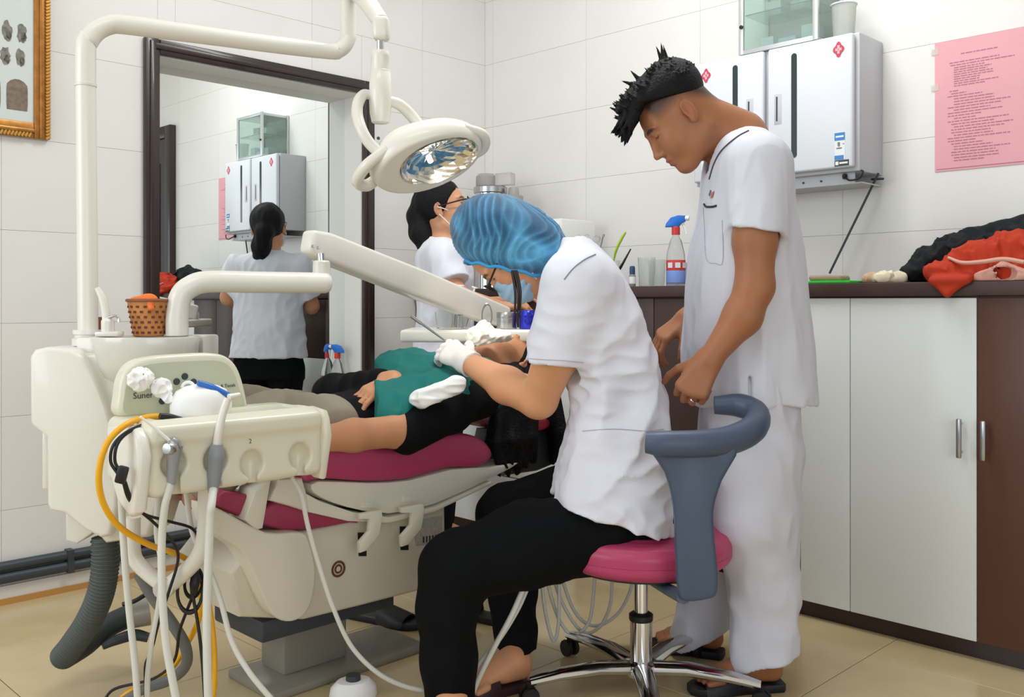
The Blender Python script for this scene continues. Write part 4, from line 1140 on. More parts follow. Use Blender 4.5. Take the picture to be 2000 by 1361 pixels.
hose('instrument_hose', hz((570, 932, 2.18), (588, 965, 2.18), (602, 1030, 2.18), (625, 1110, 2.19), (650, 1185, 2.20), (685, 1260, 2.22), (735, 1312, 2.24), (790, 1340, 2.27), (850, 1350, 2.3), (900, 1340, 2.35)), 0.0056, M_HOSEW, 'long white hose sweeping from the last holder to the dentist', 'hose', 'white console hoses')
# yellow hose and black cords of the domed device
hose('yellow_hose', hz((318, 812, 1.98), (280, 816, 1.91), (240, 833, 1.85), (207, 870, 1.82), (193, 930, 1.82), (203, 985, 1.84), (235, 1030, 1.88), (290, 1063, 1.95), (340, 1080, 2.04), (372, 1100, 2.10), (392, 1150, 2.12), (390, 1200, 2.14), (375, 1240, 2.16), (330, 1310, 2.2), (260, 1345, 2.2), (225, 1375, 2.2)), 0.0062, M_YEL, 'yellow hose curling from the white dome around the console', 'hose', n=12)
hose('yellow_hose', hz((398, 1130, 2.2), (410, 1190, 2.18), (418, 1260, 2.16), (419, 1330, 2.15), (412, 1400, 2.15)), 0.0062, M_YEL, 'yellow hose end hanging behind the suction hose', 'hose', n=12)
bc_ = thing('twin_cable', 'pair of thin black cords with a clamp hanging from the white dome', 'cord', W(238, 940, 1.83))
for k, off in enumerate((0, 7)):
    bm = bmesh.new(); tube(bm, hz((330, 818, 1.98), (290, 826, 1.90), (250, 842+off*0.4, 1.84), (222+off, 868, 1.82), (216+off*1.2, 900, 1.82), (228+off, 922, 1.825), (238, 935, 1.83)), 0.0032, n=8); obj('cord', bm, M_BLACK, bc_)
bm = bmesh.new(); bx(bm, Vector((-0.010, -0.007, -0.017)), Vector((0.010, 0.007, 0.017)), bev=0.004, M=Matrix.Translation(W(238, 927, 1.825)) @ Matrix.Rotation(0.25, 4, 'Y')); obj('clamp', bm, M_BLACK, bc_)
bm = bmesh.new(); tube(bm, hz((240, 938, 1.83), (252, 975, 1.85), (280, 1003, 1.91), (330, 1018, 2.0), (375, 1032, 2.05), (388, 1060, 2.08), (384, 1110, 2.08)), 0.0032, n=8); obj('cord', bm, M_BLACK, bc_)
bm = bmesh.new(); tube(bm, hz((243, 938, 1.83), (262, 985, 1.86), (300, 1020, 1.92), (335, 1055, 2.0), (348, 1090, 2.02), (330, 1155, 2.0), (310, 1215, 2.0), (296, 1270, 2.0), (284, 1300, 2.0), (284, 1360, 2.0), (275, 1410, 2.0)), 0.0032, n=8); obj('cord', bm, M_BLACK, bc_)
cc_ = thing('coiled_cord', 'coiled black cord tied up under the console', 'cord', W(378, 1190, 2.07))
bm = bmesh.new(); torus(bm, 0.026, 0.0034, frame_to((0.3, -0.95, 0.1), (0, 0, 1), W(371, 1155, 2.07)) @ Matrix.Diagonal((1.7, 1, 1, 1)), n=32, m=6); obj('coil', bm, M_BLACK, cc_)
bm = bmesh.new(); torus(bm, 0.020, 0.0034, frame_to((-0.1, -0.95, 0.3), (0, 0, 1), W(378, 1138, 2.08)) @ Matrix.Diagonal((1.5, 1, 1, 1)), n=32, m=6); obj('coil', bm, M_BLACK, cc_)
bm = bmesh.new(); tube(bm, hz((382, 1112, 2.06), (380, 1140, 2.05), (378, 1160, 2.06)), [0.008, 0.011, 0.007], n=10); obj('knot', bm, M_BLACK, cc_)
bm = bmesh.new(); tube(bm, hz((376, 1160, 2.06), (386, 1215, 2.06), (394, 1280, 2.06), (400, 1360, 2.06), (402, 1410, 2.06)), 0.0038, n=8); obj('cord', bm, M_BLACK, cc_)
bm = bmesh.new(); tube(bm, hz((376, 1165, 2.06), (362, 1200, 2.07), (350, 1235, 2.08), (340, 1290, 2.1), (300, 1325, 2.15), (225, 1345, 2.2), (200, 1372, 2.2)), 0.0034, n=8); obj('cord', bm, M_BLACK, cc_)

# ------------------------------------------------------------------ spring arm and instrument tray beyond the patient
ta = thing('tray_table', 'white instrument tray on a sloping spring arm over the patient', 'tray', W(900, 668, 3.16))
b0 = W(598, 470, 2.52); b1 = W(985, 622, 3.34)
bmd = (b1-b0).normalized(); bup = Vector((0, 0, 1)); bup = (bup-bmd*bup.dot(bmd)).normalized(); bsd = bmd.cross(bup)
bm = bmesh.new()
def quadring(p, hw, hh): return [p+bsd*hw*sx+bup*hh*sz for sx, sz in ((-1, -1), (1, -1), (1, 1), (-1, 1))]
rgs = [[bm.verts.new(v) for v in quadring(b0.lerp(b1, t), hw, hh)] for t, hw, hh in ((0, 0.024, 0.030), (0.06, 0.030, 0.040), (0.5, 0.030, 0.045), (1, 0.027, 0.040))]
for a, b in zip(rgs[:-1], rgs[1:]):
    for k in range(4): bm.faces.new((a[k], a[(k+1) % 4], b[(k+1) % 4], b[k]))
bm.faces.new(rgs[0][::-1]); bm.faces.new(rgs[-1])
bmesh.ops.recalc_face_normals(bm, faces=bm.faces[:])
bmesh.ops.bevel(bm, geom=bm.edges[:], offset=0.012, segments=3, profile=0.5, affect='EDGES')
sa = obj('spring_arm', bm, M_CREAM, ta)
for x in (611, 621):
    bm = bmesh.new(); lathe(bm, [(0, 0.003), (0.0045, 0.002), (0.0045, -0.003)], 12, frame_to((0, -1, 0), loc=W(x, 481+(x-611)*0.3, 2.47))); obj('screw', bm, M_STEEL, sa)
bm = bmesh.new(); p = W(628, 528, 2.525); lathe(bm, [(0, -0.018), (0.024, -0.018), (0.0225, 0.022), (0.019, 0.026), (0, 0.026)], 20, Matrix.Translation(p)); obj('pivot', bm, M_CREAM2, ta)
bm = bmesh.new(); tube(bm, [p+Vector((0, 0, 0.02)), p+Vector((-0.002, 0.0, 0.045))], 0.010, n=14, per=1); obj('pivot_pin', bm, M_CHROME, ta)
tz = W(0, 655, 3.06).z
bm = bmesh.new()
txa, txb = W(781, 0, 3.05).x, W(1105, 0, 3.1).x
bx(bm, (txa, 3.05, tz-0.022), (txb, 3.36, tz+0.018), bev=0.010, seg=3); tt = obj('tray_plate', bm, M_CREAM, ta)
bm = bmesh.new(); tube(bm, [b1-bmd*0.02, b1+Vector((0.015, -0.01, -0.015)), Vector((b1.x+0.02, 3.30, tz-0.005))], 0.02, n=14); obj('tray_bracket', bm, M_CREAM2, ta)
TT = tz+0.0185
# ------------------------------------------------------------------ dental chair (axis parallel to the mirror wall)
M_PINK = mat('crimson_vinyl', '#b8426a', rough=0.38, bump=0.04, bscale=90)
M_PINKD = mat('dark_crimson_vinyl', '#a33a58', rough=0.4, bump=0.04, bscale=90)
M_SHELL = mat('cream_shell', '#e2ddcc', rough=0.3, coat=0.2)
CH = 3.10
bdir = B_*1.0
ch = thing('dental_chair', 'crimson dental chair with cream base under the lying patient', 'dental chair', PC(-0.6, 0, 0))
def slab(pts, c, width, m, name, parent, bev=0.02, seg=4, smooth_outline=0):
    if smooth_outline: pts = arcpts(pts, smooth_outline)
    bm = bmesh.new(); prism(bm, [WL(x, y, c) for x, y in pts], B_*width, bev=bev, seg=seg)
    return obj(name, bm, m, parent)
NB = 2.86; WB = 2*(CH-NB)*R2
br_ = slab([(592, 940), (606, 892), (650, 870), (710, 870), (770, 874), (840, 852), (900, 846), (945, 858), (965, 888), (940, 912), (880, 914), (800, 936), (720, 941), (640, 936)], NB, WB, M_PINK, 'backrest', ch, 0.018, 4, 3)
sh_ = slab([(608, 955), (622, 940), (720, 943), (800, 938), (880, 917), (960, 912), (1015, 903), (960, 934), (850, 984), (760, 1003), (680, 991), (628, 972)], NB+0.01, WB-0.014, M_SHELL, 'back_shell', ch, 0.004, 2, 2)
slab([(596, 962), (625, 978), (690, 1000), (760, 1010), (850, 990), (960, 940), (962, 946), (850, 1000), (760, 1022), (680, 1018), (600, 1000)], NB+0.005, WB-0.007, M_SHELL, 'shell_lip', ch, 0.004, 2)
slab([(508, 1025), (518, 992), (545, 978), (610, 998), (700, 1014), (715, 1016), (640, 1030), (560, 1038)], NB+0.02, WB-0.03, M_PINKD, 'seat', ch, 0.010, 3)
slab([(526, 978), (546, 936), (592, 934), (600, 962), (606, 1002), (570, 990)], NB+0.0, 0.10, M_SHELL, 'armrest_mount', ch, 0.008, 3)
slab([(478, 1016), (500, 958), (530, 938), (514, 1032), (500, 1036)], NB-0.02, 0.08, M_SHELL, 'side_plate', ch, 0.005, 2)
slab([(410, 985), (440, 958), (486, 966), (500, 1000), (470, 1010)], NB+0.02, WB-0.05, M_PINKD, 'leg_rest', ch, 0.010, 3)
# base column box, with rounded cover in front
NX = 2.905
bxp = slab([(500, 1052), (600, 1036), (700, 1013), (870, 986), (872, 1135), (812, 1156), (700, 1185), (594, 1211), (470, 1206), (450, 1120)], NX, 2*(CH-NX)*R2, mat('chair_base', '#d8d2c0', rough=0.32, coat=0.15), 'base_box', ch, 0.010, 3)
slab([(402, 985), (450, 1005), (520, 1040), (590, 1040), (605, 1060), (617, 1110), (612, 1165), (596, 1200), (570, 1214), (542, 1208), (520, 1180), (495, 1120), (470, 1075), (420, 1040)], NX-0.075, 0.075, M_SHELL, 'base_cover', ch, 0.006, 3, 3)
bm = bmesh.new(); bx(bm, (-0.96, -0.115, 0.160), (-0.55, 0.13, 0.215), bev=0.008, M=MC); obj('underframe', bm, M_DGREY, ch)
bm = bmesh.new(); bx(bm, (-0.84, -0.02, 0.02), (-0.64, 0.10, 0.165), bev=0.01, M=MC); obj('pedestal', bm, mat('plate_grey', '#8d887b', rough=0.4), ch)
bm = bmesh.new(); bx(bm, (-0.92, -0.10, 0.0), (-0.42, 0.13, 0.022), bev=0.006, M=MC); obj('floor_plate', bm, mat('plate_grey', '#8d887b', rough=0.4), ch)
# levers through slots
for k, dx in enumerate((0, 82)):
    y0 = -12*k
    slab([(699+dx, 1040+y0), (716+dx, 1040+y0), (716+dx, 1086+y0), (701+dx, 1086+y0)], NX-0.002, 0.004, M_BLACK, 'slot', bxp, 0)
    slab([(702+dx, 1004+y0), (746+dx, 996+y0), (748+dx, 1008+y0), (742+dx, 1044+y0), (716+dx, 1076+y0), (704+dx, 1080+y0), (703+dx, 1060+y0), (722+dx, 1038+y0), (724+dx, 1014+y0), (704+dx, 1014+y0)], NX-0.10, 0.016, M_SHELL, 'lever', ch, 0.003, 2)
    slab([(706+dx, 980+y0), (732+dx, 980+y0), (732+dx, 992+y0), (704+dx, 992+y0)], NB+0.006, 0.006, M_SHELL, 'lever_socket', sh_, 0.002, 2)
# ring emblem and rating plate on the base
em = WL(661, 1111, NX-0.0016)
Me = frame_to(-B_, Z_, em)
bm = bmesh.new(); torus(bm, 0.0185, 0.0032, Me, n=28, m=6); rg1 = obj('ring_emblem', bm, mat('emblem_brown', '#6b3f2c', rough=0.4), bxp)
bm = bmesh.new(); torus(bm, 0.0095, 0.0026, Me, n=24, m=6); obj('inner_ring', bm, mat('emblem_brown', '#6b3f2c'), rg1)
slab([(806, 1018), (864, 1006), (864, 1062), (812, 1066)], NX-0.0012, 0.002, mat('plate_paper', '#b9b3ad', rough=0.5, noise=0.25, nscale=160), 'rating_plate', bxp, 0)
for k in range(6):
    slab([(826+6*k, 1048-k), (829+6*k, 1048-k), (829+6*k, 1060-k), (826+6*k, 1060-k)], NX-0.0020, 0.001, M_DGREY, 'print_bar', bxp, 0)
# headrest
hr_ = slab([(978, 832), (988, 818), (1030, 812), (1068, 816), (1078, 826), (1065, 840), (1020, 845)], 2.955, 0.20, mat('headrest_red', '#a8324c', rough=0.4), 'headrest_pad', ch, 0.010, 3, 2)
hm = slab([(984, 842), (1090, 838), (1098, 900), (1050, 920), (980, 930), (970, 905)], 2.985, 0.13, mat('headrest_shell', '#2b3036', rough=0.4), 'headrest_mount', ch, 0.008, 3)
slab([(966, 912), (1000, 896), (1012, 900), (1014, 915), (990, 925), (968, 928)], 2.965, 0.02, mat('slate_grey', '#7d8490', rough=0.35), 'headrest_slide', hm, 0.003, 2, 2)
slab([(1010, 876), (1024, 868), (1034, 885), (1032, 902), (1018, 908), (1008, 895)], 2.955, 0.02, mat('slate_grey2', '#4f5862', rough=0.35), 'release_lever', hm, 0.004, 2, 2)
bm = bmesh.new(); tube(bm, [WL(1021, 862, 2.95), WL(1024, 872, 2.95), WL(1032, 885, 2.95), WL(1033, 898, 2.95), WL(1024, 908, 2.95), WL(1014, 903, 2.95)], 0.0022, n=8); obj('lever_edge', bm, M_CHROME, hm)
# foot pedals
def pedal(px, py, d, label, m, sx, sy, sz, rot):
    t = thing('foot_pedal', label, 'pedal', W(px, py, d)*Vector((1, 1, 0)))
    p = W(px, py, d)*Vector((1, 1, 0))
    M = Matrix.Translation(p) @ Matrix.Rotation(rot, 4, 'Z')
    bm = bmesh.new(); lathe(bm, [(0, 0.0), (sx, 0.0), (sx*1.02, 0.006), (sx*0.96, sz*0.6), (sx*0.7, sz*0.95), (0, sz)], 28, M, sy=sy/sx); obj('housing', bm, m, t)
    bm = bmesh.new(); lathe(bm, [(0, sz*0.9), (sx*0.32, sz*0.92), (sx*0.30, sz*1.25), (0, sz*1.3)], 18, M); obj('button', bm, M_DGREY if m is M_WHITE else M_LABW, t)
    return t
pedal(690, 1345, 2.40, 'white foot control pedal on the floor near the long white hose', M_WHITE, 0.060, 0.045, 0.045, 0.4)

# ------------------------------------------------------------------ dentist's stool
M_SLATE = mat('slate_blue_plastic', '#475469', rough=0.42, bump=0.02, bscale=200)
SX, SY = W(1252, 0, 2.43).x, 2.43
st = thing('dentist_stool', 'crimson swivel stool with slate grey torso arm and chrome base', 'stool', (SX, SY, 0))
S = SDF((SX-0.27, SY-0.27, 0.30), (SX+0.27, SY+0.27, 0.50), 0.0035)
S.stack([(0.335, SX, SY, 0.190, 0.190), (0.345, SX, SY, 0.214, 0.205), (0.375, SX, SY, 0.226, 0.215), (0.405, SX, SY, 0.220, 0.210), (0.420, SX, SY, 0.200, 0.190), (0.427, SX, SY, 0.16, 0.15)], 0)
S.ell((SX+0.13, SY+0.06, 0.385), (0.105, 0.17, 0.062), None, 0.03)
S.ell((SX-0.16, SY-0.02, 0.47), (0.14, 0.11, 0.055), None, 0.03, True)
obj('seat_cushion', S.mesh(1), M_PINK, st)
bm = bmesh.new(); lathe(bm, [(0.222, -0.002), (0.2275, 0), (0.222, 0.002)], 48, Matrix.Translation((SX, SY, 0.372)), sy=0.95); obj('seam', bm, M_PINKD, st)
bm = bmesh.new(); lathe(bm, [(0, 0.300), (0.05, 0.300), (0.11, 0.322), (0.185, 0.330), (0.185, 0.337), (0, 0.337)], 28, Matrix.Translation((SX, SY, 0))); obj('seat_plate', bm, M_BLACK, st)
bm = bmesh.new(); tube(bm, [(SX, SY, 0.16), (SX, SY, 0.312)], 0.0175, n=20, per=1); obj('gas_piston', bm, M_CHROME, st)
bm = bmesh.new(); tube(bm, [(SX, SY, 0.045), (SX, SY, 0.188)], 0.0285, n=24, per=1); obj('column', bm, M_CHROME, st)
bm = bmesh.new(); lathe(bm, [(0, 0.185), (0.030, 0.185), (0.031, 0.190), (0.031, 0.200), (0.022, 0.206), (0, 0.206)], 24, Matrix.Translation((SX, SY, 0))); obj('column_collar', bm, M_BLACK, st)
bm = bmesh.new(); lathe(bm, [(0, 0.048), (0.045, 0.048), (0.050, 0.06), (0.045, 0.078), (0.03, 0.085), (0, 0.086)], 24, Matrix.Translation((SX, SY, 0))); obj('hub', bm, M_CHROME, st)
for k in range(5):
    a = math.radians(196+72*k)
    dv_ = Vector((math.cos(a), math.sin(a), 0)); s_ = Vector((-dv_.y, dv_.x, 0))
    bm = bmesh.new(); rr = []
    for t_, w_, h_, z_ in ((0.03, 0.028, 0.018, 0.066), (0.12, 0.026, 0.017, 0.075), (0.22, 0.023, 0.014, 0.070), (0.30, 0.018, 0.010, 0.060)):
        c = Vector((SX, SY, z_))+dv_*t_
        rr.append([bm.verts.new(c+s_*w_*math.cos(q)+Z_*h_*math.sin(q)) for q in np.linspace(0, 2*math.pi, 13)[:-1]])
    for A, B in zip(rr[:-1], rr[1:]):
        for q in range(12): bm.faces.new((A[q], A[(q+1) % 12], B[(q+1) % 12], B[q]))
    bm.faces.new(rr[0][::-1]); bm.faces.new(rr[-1])
    lg = obj('base_leg', bm, M_CHROME, st)
    bm = bmesh.new()
    for q in (-0.012, 0.012):
        lathe(bm, [(0, -0.006), (0.022, -0.006), (0.024, 0), (0.022, 0.006), (0, 0.006)], 16, frame_to(s_, Z_, Vector((SX, SY, 0.0245))+dv_*0.30+s_*q))
    tube(bm, [Vector((SX, SY, 0.024))+dv_*0.30, Vector((SX, SY, 0.056))+dv_*0.30], 0.008, n=8, per=1)
    obj('caster', bm, M_BLACK, lg)
# torso arm: flat post and curved top bar
bm = bmesh.new()
PD = 2.12
prism(bm, [W(x, y, PD) for x, y in arcpts([(1268, 866), (1300, 925), (1317, 990), (1321, 1070), (1326, 1155), (1340, 1176), (1385, 1172), (1402, 1160), (1404, 1120), (1397, 1045), (1396, 995), (1412, 940), (1442, 872), (1350, 862)], 3)], (0, 0.034, 0), bev=0.011, seg=3)
obj('torso_arm_post', bm, M_SLATE, st)
bm = bmesh.new(); tube(bm, [W(1335, 1166, PD+0.02), Vector((SX+0.04, SY-0.12, 0.305)), Vector((SX, SY, 0.306))], [0.016, 0.014, 0.014], n=10); obj('post_bracket', bm, M_SLATE, st)
bm = bmesh.new(); tube(bm, [W(1262, 864, 2.12), W(1300, 867, 2.11), W(1370, 866, 2.12), W(1430, 858, 2.15), W(1472, 836, 2.19), W(1479, 808, 2.25), W(1445, 792, 2.29), W(1395, 791, 2.30)], [0.021, 0.026, 0.027, 0.029, 0.029, 0.028, 0.027, 0.020], n=18, per=8, ell=1.15); obj('torso_bar', bm, M_SLATE, st)
bm = bmesh.new(); tube(bm, [W(1405, 1112, 2.5), W(1434, 1118, 2.5)], 0.006, n=8, per=1); lathe(bm, [(0, -0.01), (0.009, -0.008), (0.009, 0.008), (0, 0.01)], 10, frame_to((1, 0, -0.1), loc=W(1432, 1118, 2.5))); obj('height_lever', bm, M_BLACK, st)
# ------------------------------------------------------------------ people
M_SKIN = mat('skin', '#c58a66', rough=0.5, attr=True, sss=0.12, bump=0.02, bscale=300)
M_UNI = mat('white_uniform', '#e0e1ec', rough=0.85, bump=0.05, bscale=400, sheen=0.1)
M_TSH = mat('white_tunic', '#d2d3dd', rough=0.85, bump=0.05, bscale=400)
M_TROUW = mat('white_trousers', '#cfcfd9', rough=0.85, bump=0.05, bscale=400)
M_BTR = mat('black_trousers', '#0a0c0f', rough=0.9, spec=0.2)
M_HAIR = mat('black_hair', '#0b0b0d', rough=0.6, spec=0.25, bump=0.5, bscale=160)
M_SHOE = mat('black_rubber', '#1a181d', rough=0.5)
M_MAROON = mat('maroon_rubber', '#3a2029', rough=0.5)
def merge(S, T, k=0.0): S._mix((slice(None),)*3, T.D, k, False); return S
def like(S): 
    T = SDF.__new__(SDF); T.lo = S.lo; T.h = S.h; T.n = S.n; T.ax = S.ax; T.D = np.full(tuple(S.n), 9.0, np.float32); return T
def skin_colors(V, base, T=None, c=None, Rb=None, lips='#a3564a', brow='#241a16', fade=None, sc=1.0, dark=None):
    col = np.tile(hexf(base), (len(V), 1))
    f = rnd_noise(5, 10, 20, 60)
    col *= (1+0.04*f(V[:, 0], V[:, 1], V[:, 2]))[:, None]
    if c is not None:
        L = (V-npv(c))/sc @ Rb.T
        def paint(m, h, a=1.0):
            m = np.clip(m, 0, 1)[:, None]*a
            col[:] = col*(1-m)+hexf(h)*m
        near = (np.abs(L) < np.array([0.13, 0.1, 0.13])).all(1)
        # lips
        m = near*(1-((L[:, 0]-0.094)/0.016)**2-((L[:, 1])/0.026)**2-((L[:, 2]+0.0645)/0.013)**2)*3
        paint(m, lips, 0.75)
        for y in (1, -1):
            m = near*(1-((L[:, 1]-y*0.033)/0.022)**2-((L[:, 2]-0.031+0.12*np.abs(L[:, 1]-y*0.03))/0.0055)**2)*(L[:, 0] > 0.05)*3
            paint(m, brow, 0.9)
            m = near*(1-((L[:, 1]-y*0.033)/0.015)**2-((L[:, 2]-0.0055)/0.0030)**2)*(L[:, 0] > 0.06)*3
            paint(m, '#1a1210', 0.85)
            m = near*(1-((L[:, 0]+0.012)/0.02)**2-((L[:, 2]-0.0)/0.025)**2)*(y*L[:, 1] > 0.07)*1.5
            paint(m, '#a8604a', 0.4)
        if fade is not None:
            # close-cropped hair: on the sides and back of the head above a slanted line
            lim = fade(L[:, 0])
            m = near*np.clip((0.060-L[:, 0])/0.012, 0, 1)*np.clip((L[:, 2]-lim)/0.035, 0, 1)*(np.abs(L[:, 2]) < 0.13)
            paint(m, '#241b18', 0.88)
    return col
def add_foot(S, heel, toe, w=0.036, h=0.06, k=0.02):
    he = npv(heel); to = npv(toe); d = to-he; ln = np.linalg.norm(d); d = d/ln; sd = np.array([-d[1], d[0], 0])
    S.cone(he+np.array([0, 0, 0.030])+d*0.02, he+np.array([0, 0, 0.032])+d*ln*0.35, 0.030, 0.030, k)
    S.cone(he+np.array([0, 0, h])+d*0.045, he+d*ln*0.72+np.array([0, 0, 0.022]), 0.030, 0.022, k, flat=(sd, 1.35))
    for j in range(5):
        o = (j-2)*0.0165
        a = he+d*(ln*0.70)+sd*o*1.0+np.array([0, 0, 0.019]); b = he+d*(ln-0.012-abs(o+0.012)*0.5)+sd*o*1.05+np.array([0, 0, 0.012])
        S.cone(a, b, 0.0115, 0.0085, 0.006)
def slide_shoe(heel, toe, parent, m, lift=0.0, x0=0.50, x1=0.86, strap=True, dot=None):
    he = Vector(heel); to = Vector(toe); d = (to-he); d.z = 0; ln = d.length; d.normalize(); sd = Vector((-d.y, d.x, 0))
    he = he-d*0.012; ln += 0.022
    bm = bmesh.new(); pts = []
    prof = [(0, 0.018), (0.03, 0.028), (0.25, 0.031), (0.45, 0.031), (0.65, 0.041), (0.82, 0.043), (0.93, 0.035), (1.0, 0.016)]
    for t, w in prof: pts.append(he+d*ln*t+sd*w+Vector((0, 0, lift)))
    for t, w in prof[::-1]: pts.append(he+d*ln*t-sd*w+Vector((0, 0, lift)))
    prism(bm, [Vector((p.x, p.y, lift)) for p in pts], (0, 0, 0.022), bev=0.004)
    sh = obj('sole', bm, m, parent)
    if strap:
        bm = bmesh.new(); rings = []
        for t in np.linspace(x0, x1, 6):
            c = he+d*ln*t; hh = 0.076-0.046*(t-0.3)/0.6; ww = float(np.interp(t, [p[0] for p in prof], [p[1] for p in prof]))+0.003
            rings.append(([bm.verts.new(Vector((c.x, c.y, lift+0.006))+sd*ww*math.cos(a)+Z_*(hh)*math.sin(a)**0.8) for a in np.linspace(0.0, math.pi, 13)],
                          [bm.verts.new(Vector((c.x, c.y, lift+0.006))+sd*(ww-0.004)*math.cos(a)+Z_*(hh-0.005)*math.sin(a)**0.8) for a in np.linspace(0.0, math.pi, 13)]))
        for (A, Ai), (B, Bi) in zip(rings[:-1], rings[1:]):
            for q in range(12):
                bm.faces.new((A[q], A[q+1], B[q+1], B[q])); bm.faces.new((Ai[q+1], Ai[q], Bi[q], Bi[q+1]))
        for (A, Ai), fl in ((rings[0], 0), (rings[-1], 1)):
            for q in range(12):
                f = (A[q], Ai[q], Ai[q+1], A[q+1]); bm.faces.new(f if not fl else f[::-1])
        for (A, Ai), (B, Bi) in zip(rings[:-1], rings[1:]):
            bm.faces.new((A[0], B[0], Bi[0], Ai[0])); bm.faces.new((Ai[12], Bi[12], B[12], A[12]))
        stp = obj('strap', bm, m, sh)
        if dot:
            c = he+d*ln*0.66-sd*0.030; bm = bmesh.new(); lathe(bm, [(0, 0.003), (0.005, 0.0025), (0.0065, -0.002)], 14, frame_to(-sd+Z_*1.0, d, Vector((c.x, c.y, lift+0.0435))) @ Matrix.Diagonal((1.5, 0.8, 1, 1))); obj('badge', bm, M_LABW, sh)
    return sh

# ================================================================== standing man in white
man = thing('person', 'standing man with spiky black hair in white uniform looking down', 'person', (W(1460, 0, 2.5).x, 2.52, 0))
mf = Vector((-0.72, -0.03, -0.69)); mu = Vector((-0.69, 0, 0.72)); MRb = basis(mf, mu)
ear = npv(W(1345, 213, 2.42))
mc = ear-(-0.016*MRb[0]+0.081*MRb[1]+0.002*MRb[2])
S = SDF((0.26, 2.15, 0.0), (0.86, 2.92, 1.74), 0.0042)
neck_m = npv(W(1440, 285, 2.52))
T = add_head(S, mc, MRb, 1.0, neck_m, 0.056)
S.cone(T(-0.055, 0, -0.02), npv(W(1450, 262, 2.53)), 0.050, 0.062, 0.03)
S.chain([npv(W(1455, 320, 2.53)), npv(W(1458, 560, 2.52)), npv(W(1460, 780, 2.53))], [0.09, 0.10, 0.10], 0.04)
S.cone(npv(W(1478, 325, 2.40)), npv(W(1468, 325, 2.66)), 0.06, 0.06, 0.04)
# near (left) arm
nw = npv(W(1386, 702, 2.315))
S.chain([npv(W(1484, 335, 2.37)), npv(W(1474, 470, 2.335)), npv(W(1474, 560, 2.325))], [0.056, 0.052, 0.045], 0.02)
S.chain([npv(W(1474, 560, 2.325)), npv(W(1450, 618, 2.32)), nw], [0.046, 0.046, 0.028], 0.02)
kn = add_hand(S, nw, (-0.50, -0.02, -0.86), (0.30, 0.95, -0.15), -1, 1.05, (1.05, 1.25, 0.8), 0.02)
# far (right) arm
fwr = npv(W(1338, 622, 2.76))
S.chain([npv(W(1468, 345, 2.70)), npv(W(1445, 550, 2.78)), fwr], [0.055, 0.045, 0.029], 0.02)
add_hand(S, fwr, (-0.72, -0.05, -0.62), (0.45, 0.35, -0.8), 1, 1.0, (0.45, 0.7, 0.5), 0.03)
# legs and feet
S.chain([npv(W(1460, 790, 2.46)), npv(W(1478, 1030, 2.44)), npv(W(1502, 1275, 2.44))], [0.08, 0.055, 0.036], 0.03)
S.chain([npv(W(1445, 800, 2.62)), npv(W(1415, 1040, 2.65)), npv(W(1380, 1225, 2.68))], [0.08, 0.055, 0.036], 0.03)
nh, nt_ = (0.690, 2.45, 0.022), (0.462, 2.425, 0.022)
fh, ft_ = (0.585, 2.665, 0.022), (0.405, 2.745, 0.022)
add_foot(S, nh, nt_); add_foot(S, fh, ft_)
V, Fq = S.mesh(1)
fadef = lambda x: np.where(x > 0.0, 0.026, np.where(x > -0.03, 0.026, 0.026+(x+0.03)*0.95))
cols = skin_colors(V, '#a26a48', None, mc, MRb, fade=fadef)
mb_ = obj('body', (V, Fq), M_SKIN, man, colors=cols)
# hair
S = SDF(mc-0.22, mc+0.22, 0.0030)
def TE(x, y, z, rx, ry, rz, k=0.02, sub=False): S.ell(T(x, y, z), (rx, ry, rz), MRb, k, sub)
TE(-0.020, 0, 0.062, 0.104, 0.080, 0.082, 0)
TE(0.048, 0, 0.098, 0.074, 0.070, 0.052, 0.03)
TE(-0.045, 0, 0.085, 0.075, 0.070, 0.065, 0.03)
S.cut(T(-0.02, 0, 0.050), npv(MRb[0]*0.52-MRb[2]*0.85), 0.01)
TE(0.092, 0, 0.020, 0.055, 0.09, 0.048, 0.01, True)
rg = np.random.default_rng(4)
for i in range(260):          # tufts
    a = rg.uniform(-1, 1); x = rg.uniform(-0.10, 0.10); y = a*0.062
    z = 0.100-0.5*max(0, abs(y)-0.04)-(0.25*max(0, -x-0.04))
    up = np.array([0.35*x*4+0.15, y*2.0, 0.9]); up += rg.normal(0, 0.18, 3); up /= np.linalg.norm(up)
    p = T(x*0.9, y, z+0.005); ln = rg.uniform(0.030, 0.056)
    q = p+ln*(up[0]*MRb[0]+up[1]*MRb[1]+up[2]*MRb[2])
    S.cone(p, q, 0.0075, 0.0014, 0.003)
for i in range(60):           # fringe pushed forward over the forehead
    y = rg.uniform(-0.055, 0.058)
    p = T(rg.uniform(0.05, 0.085), y, rg.uniform(0.085, 0.115))
    q = T(rg.uniform(0.125, 0.150), y*0.9+rg.normal(0, 0.006), rg.uniform(0.050, 0.105))
    S.cone(p, q, 0.012, 0.0014, 0.005)
for x, y, z, dx, dz in ((-0.075, 0.0, 0.135, -0.02, 0.05), (-0.07, 0.02, 0.135, -0.035, 0.045), (-0.085, -0.01, 0.125, -0.03, 0.05), (0.0, 0.0, 0.145, 0.0, 0.04), (0.02, 0.01, 0.142, 0.02, 0.04)):
    S.cone(T(x, y, z), T(x+dx, y, z+dz), 0.008, 0.0012, 0.004)
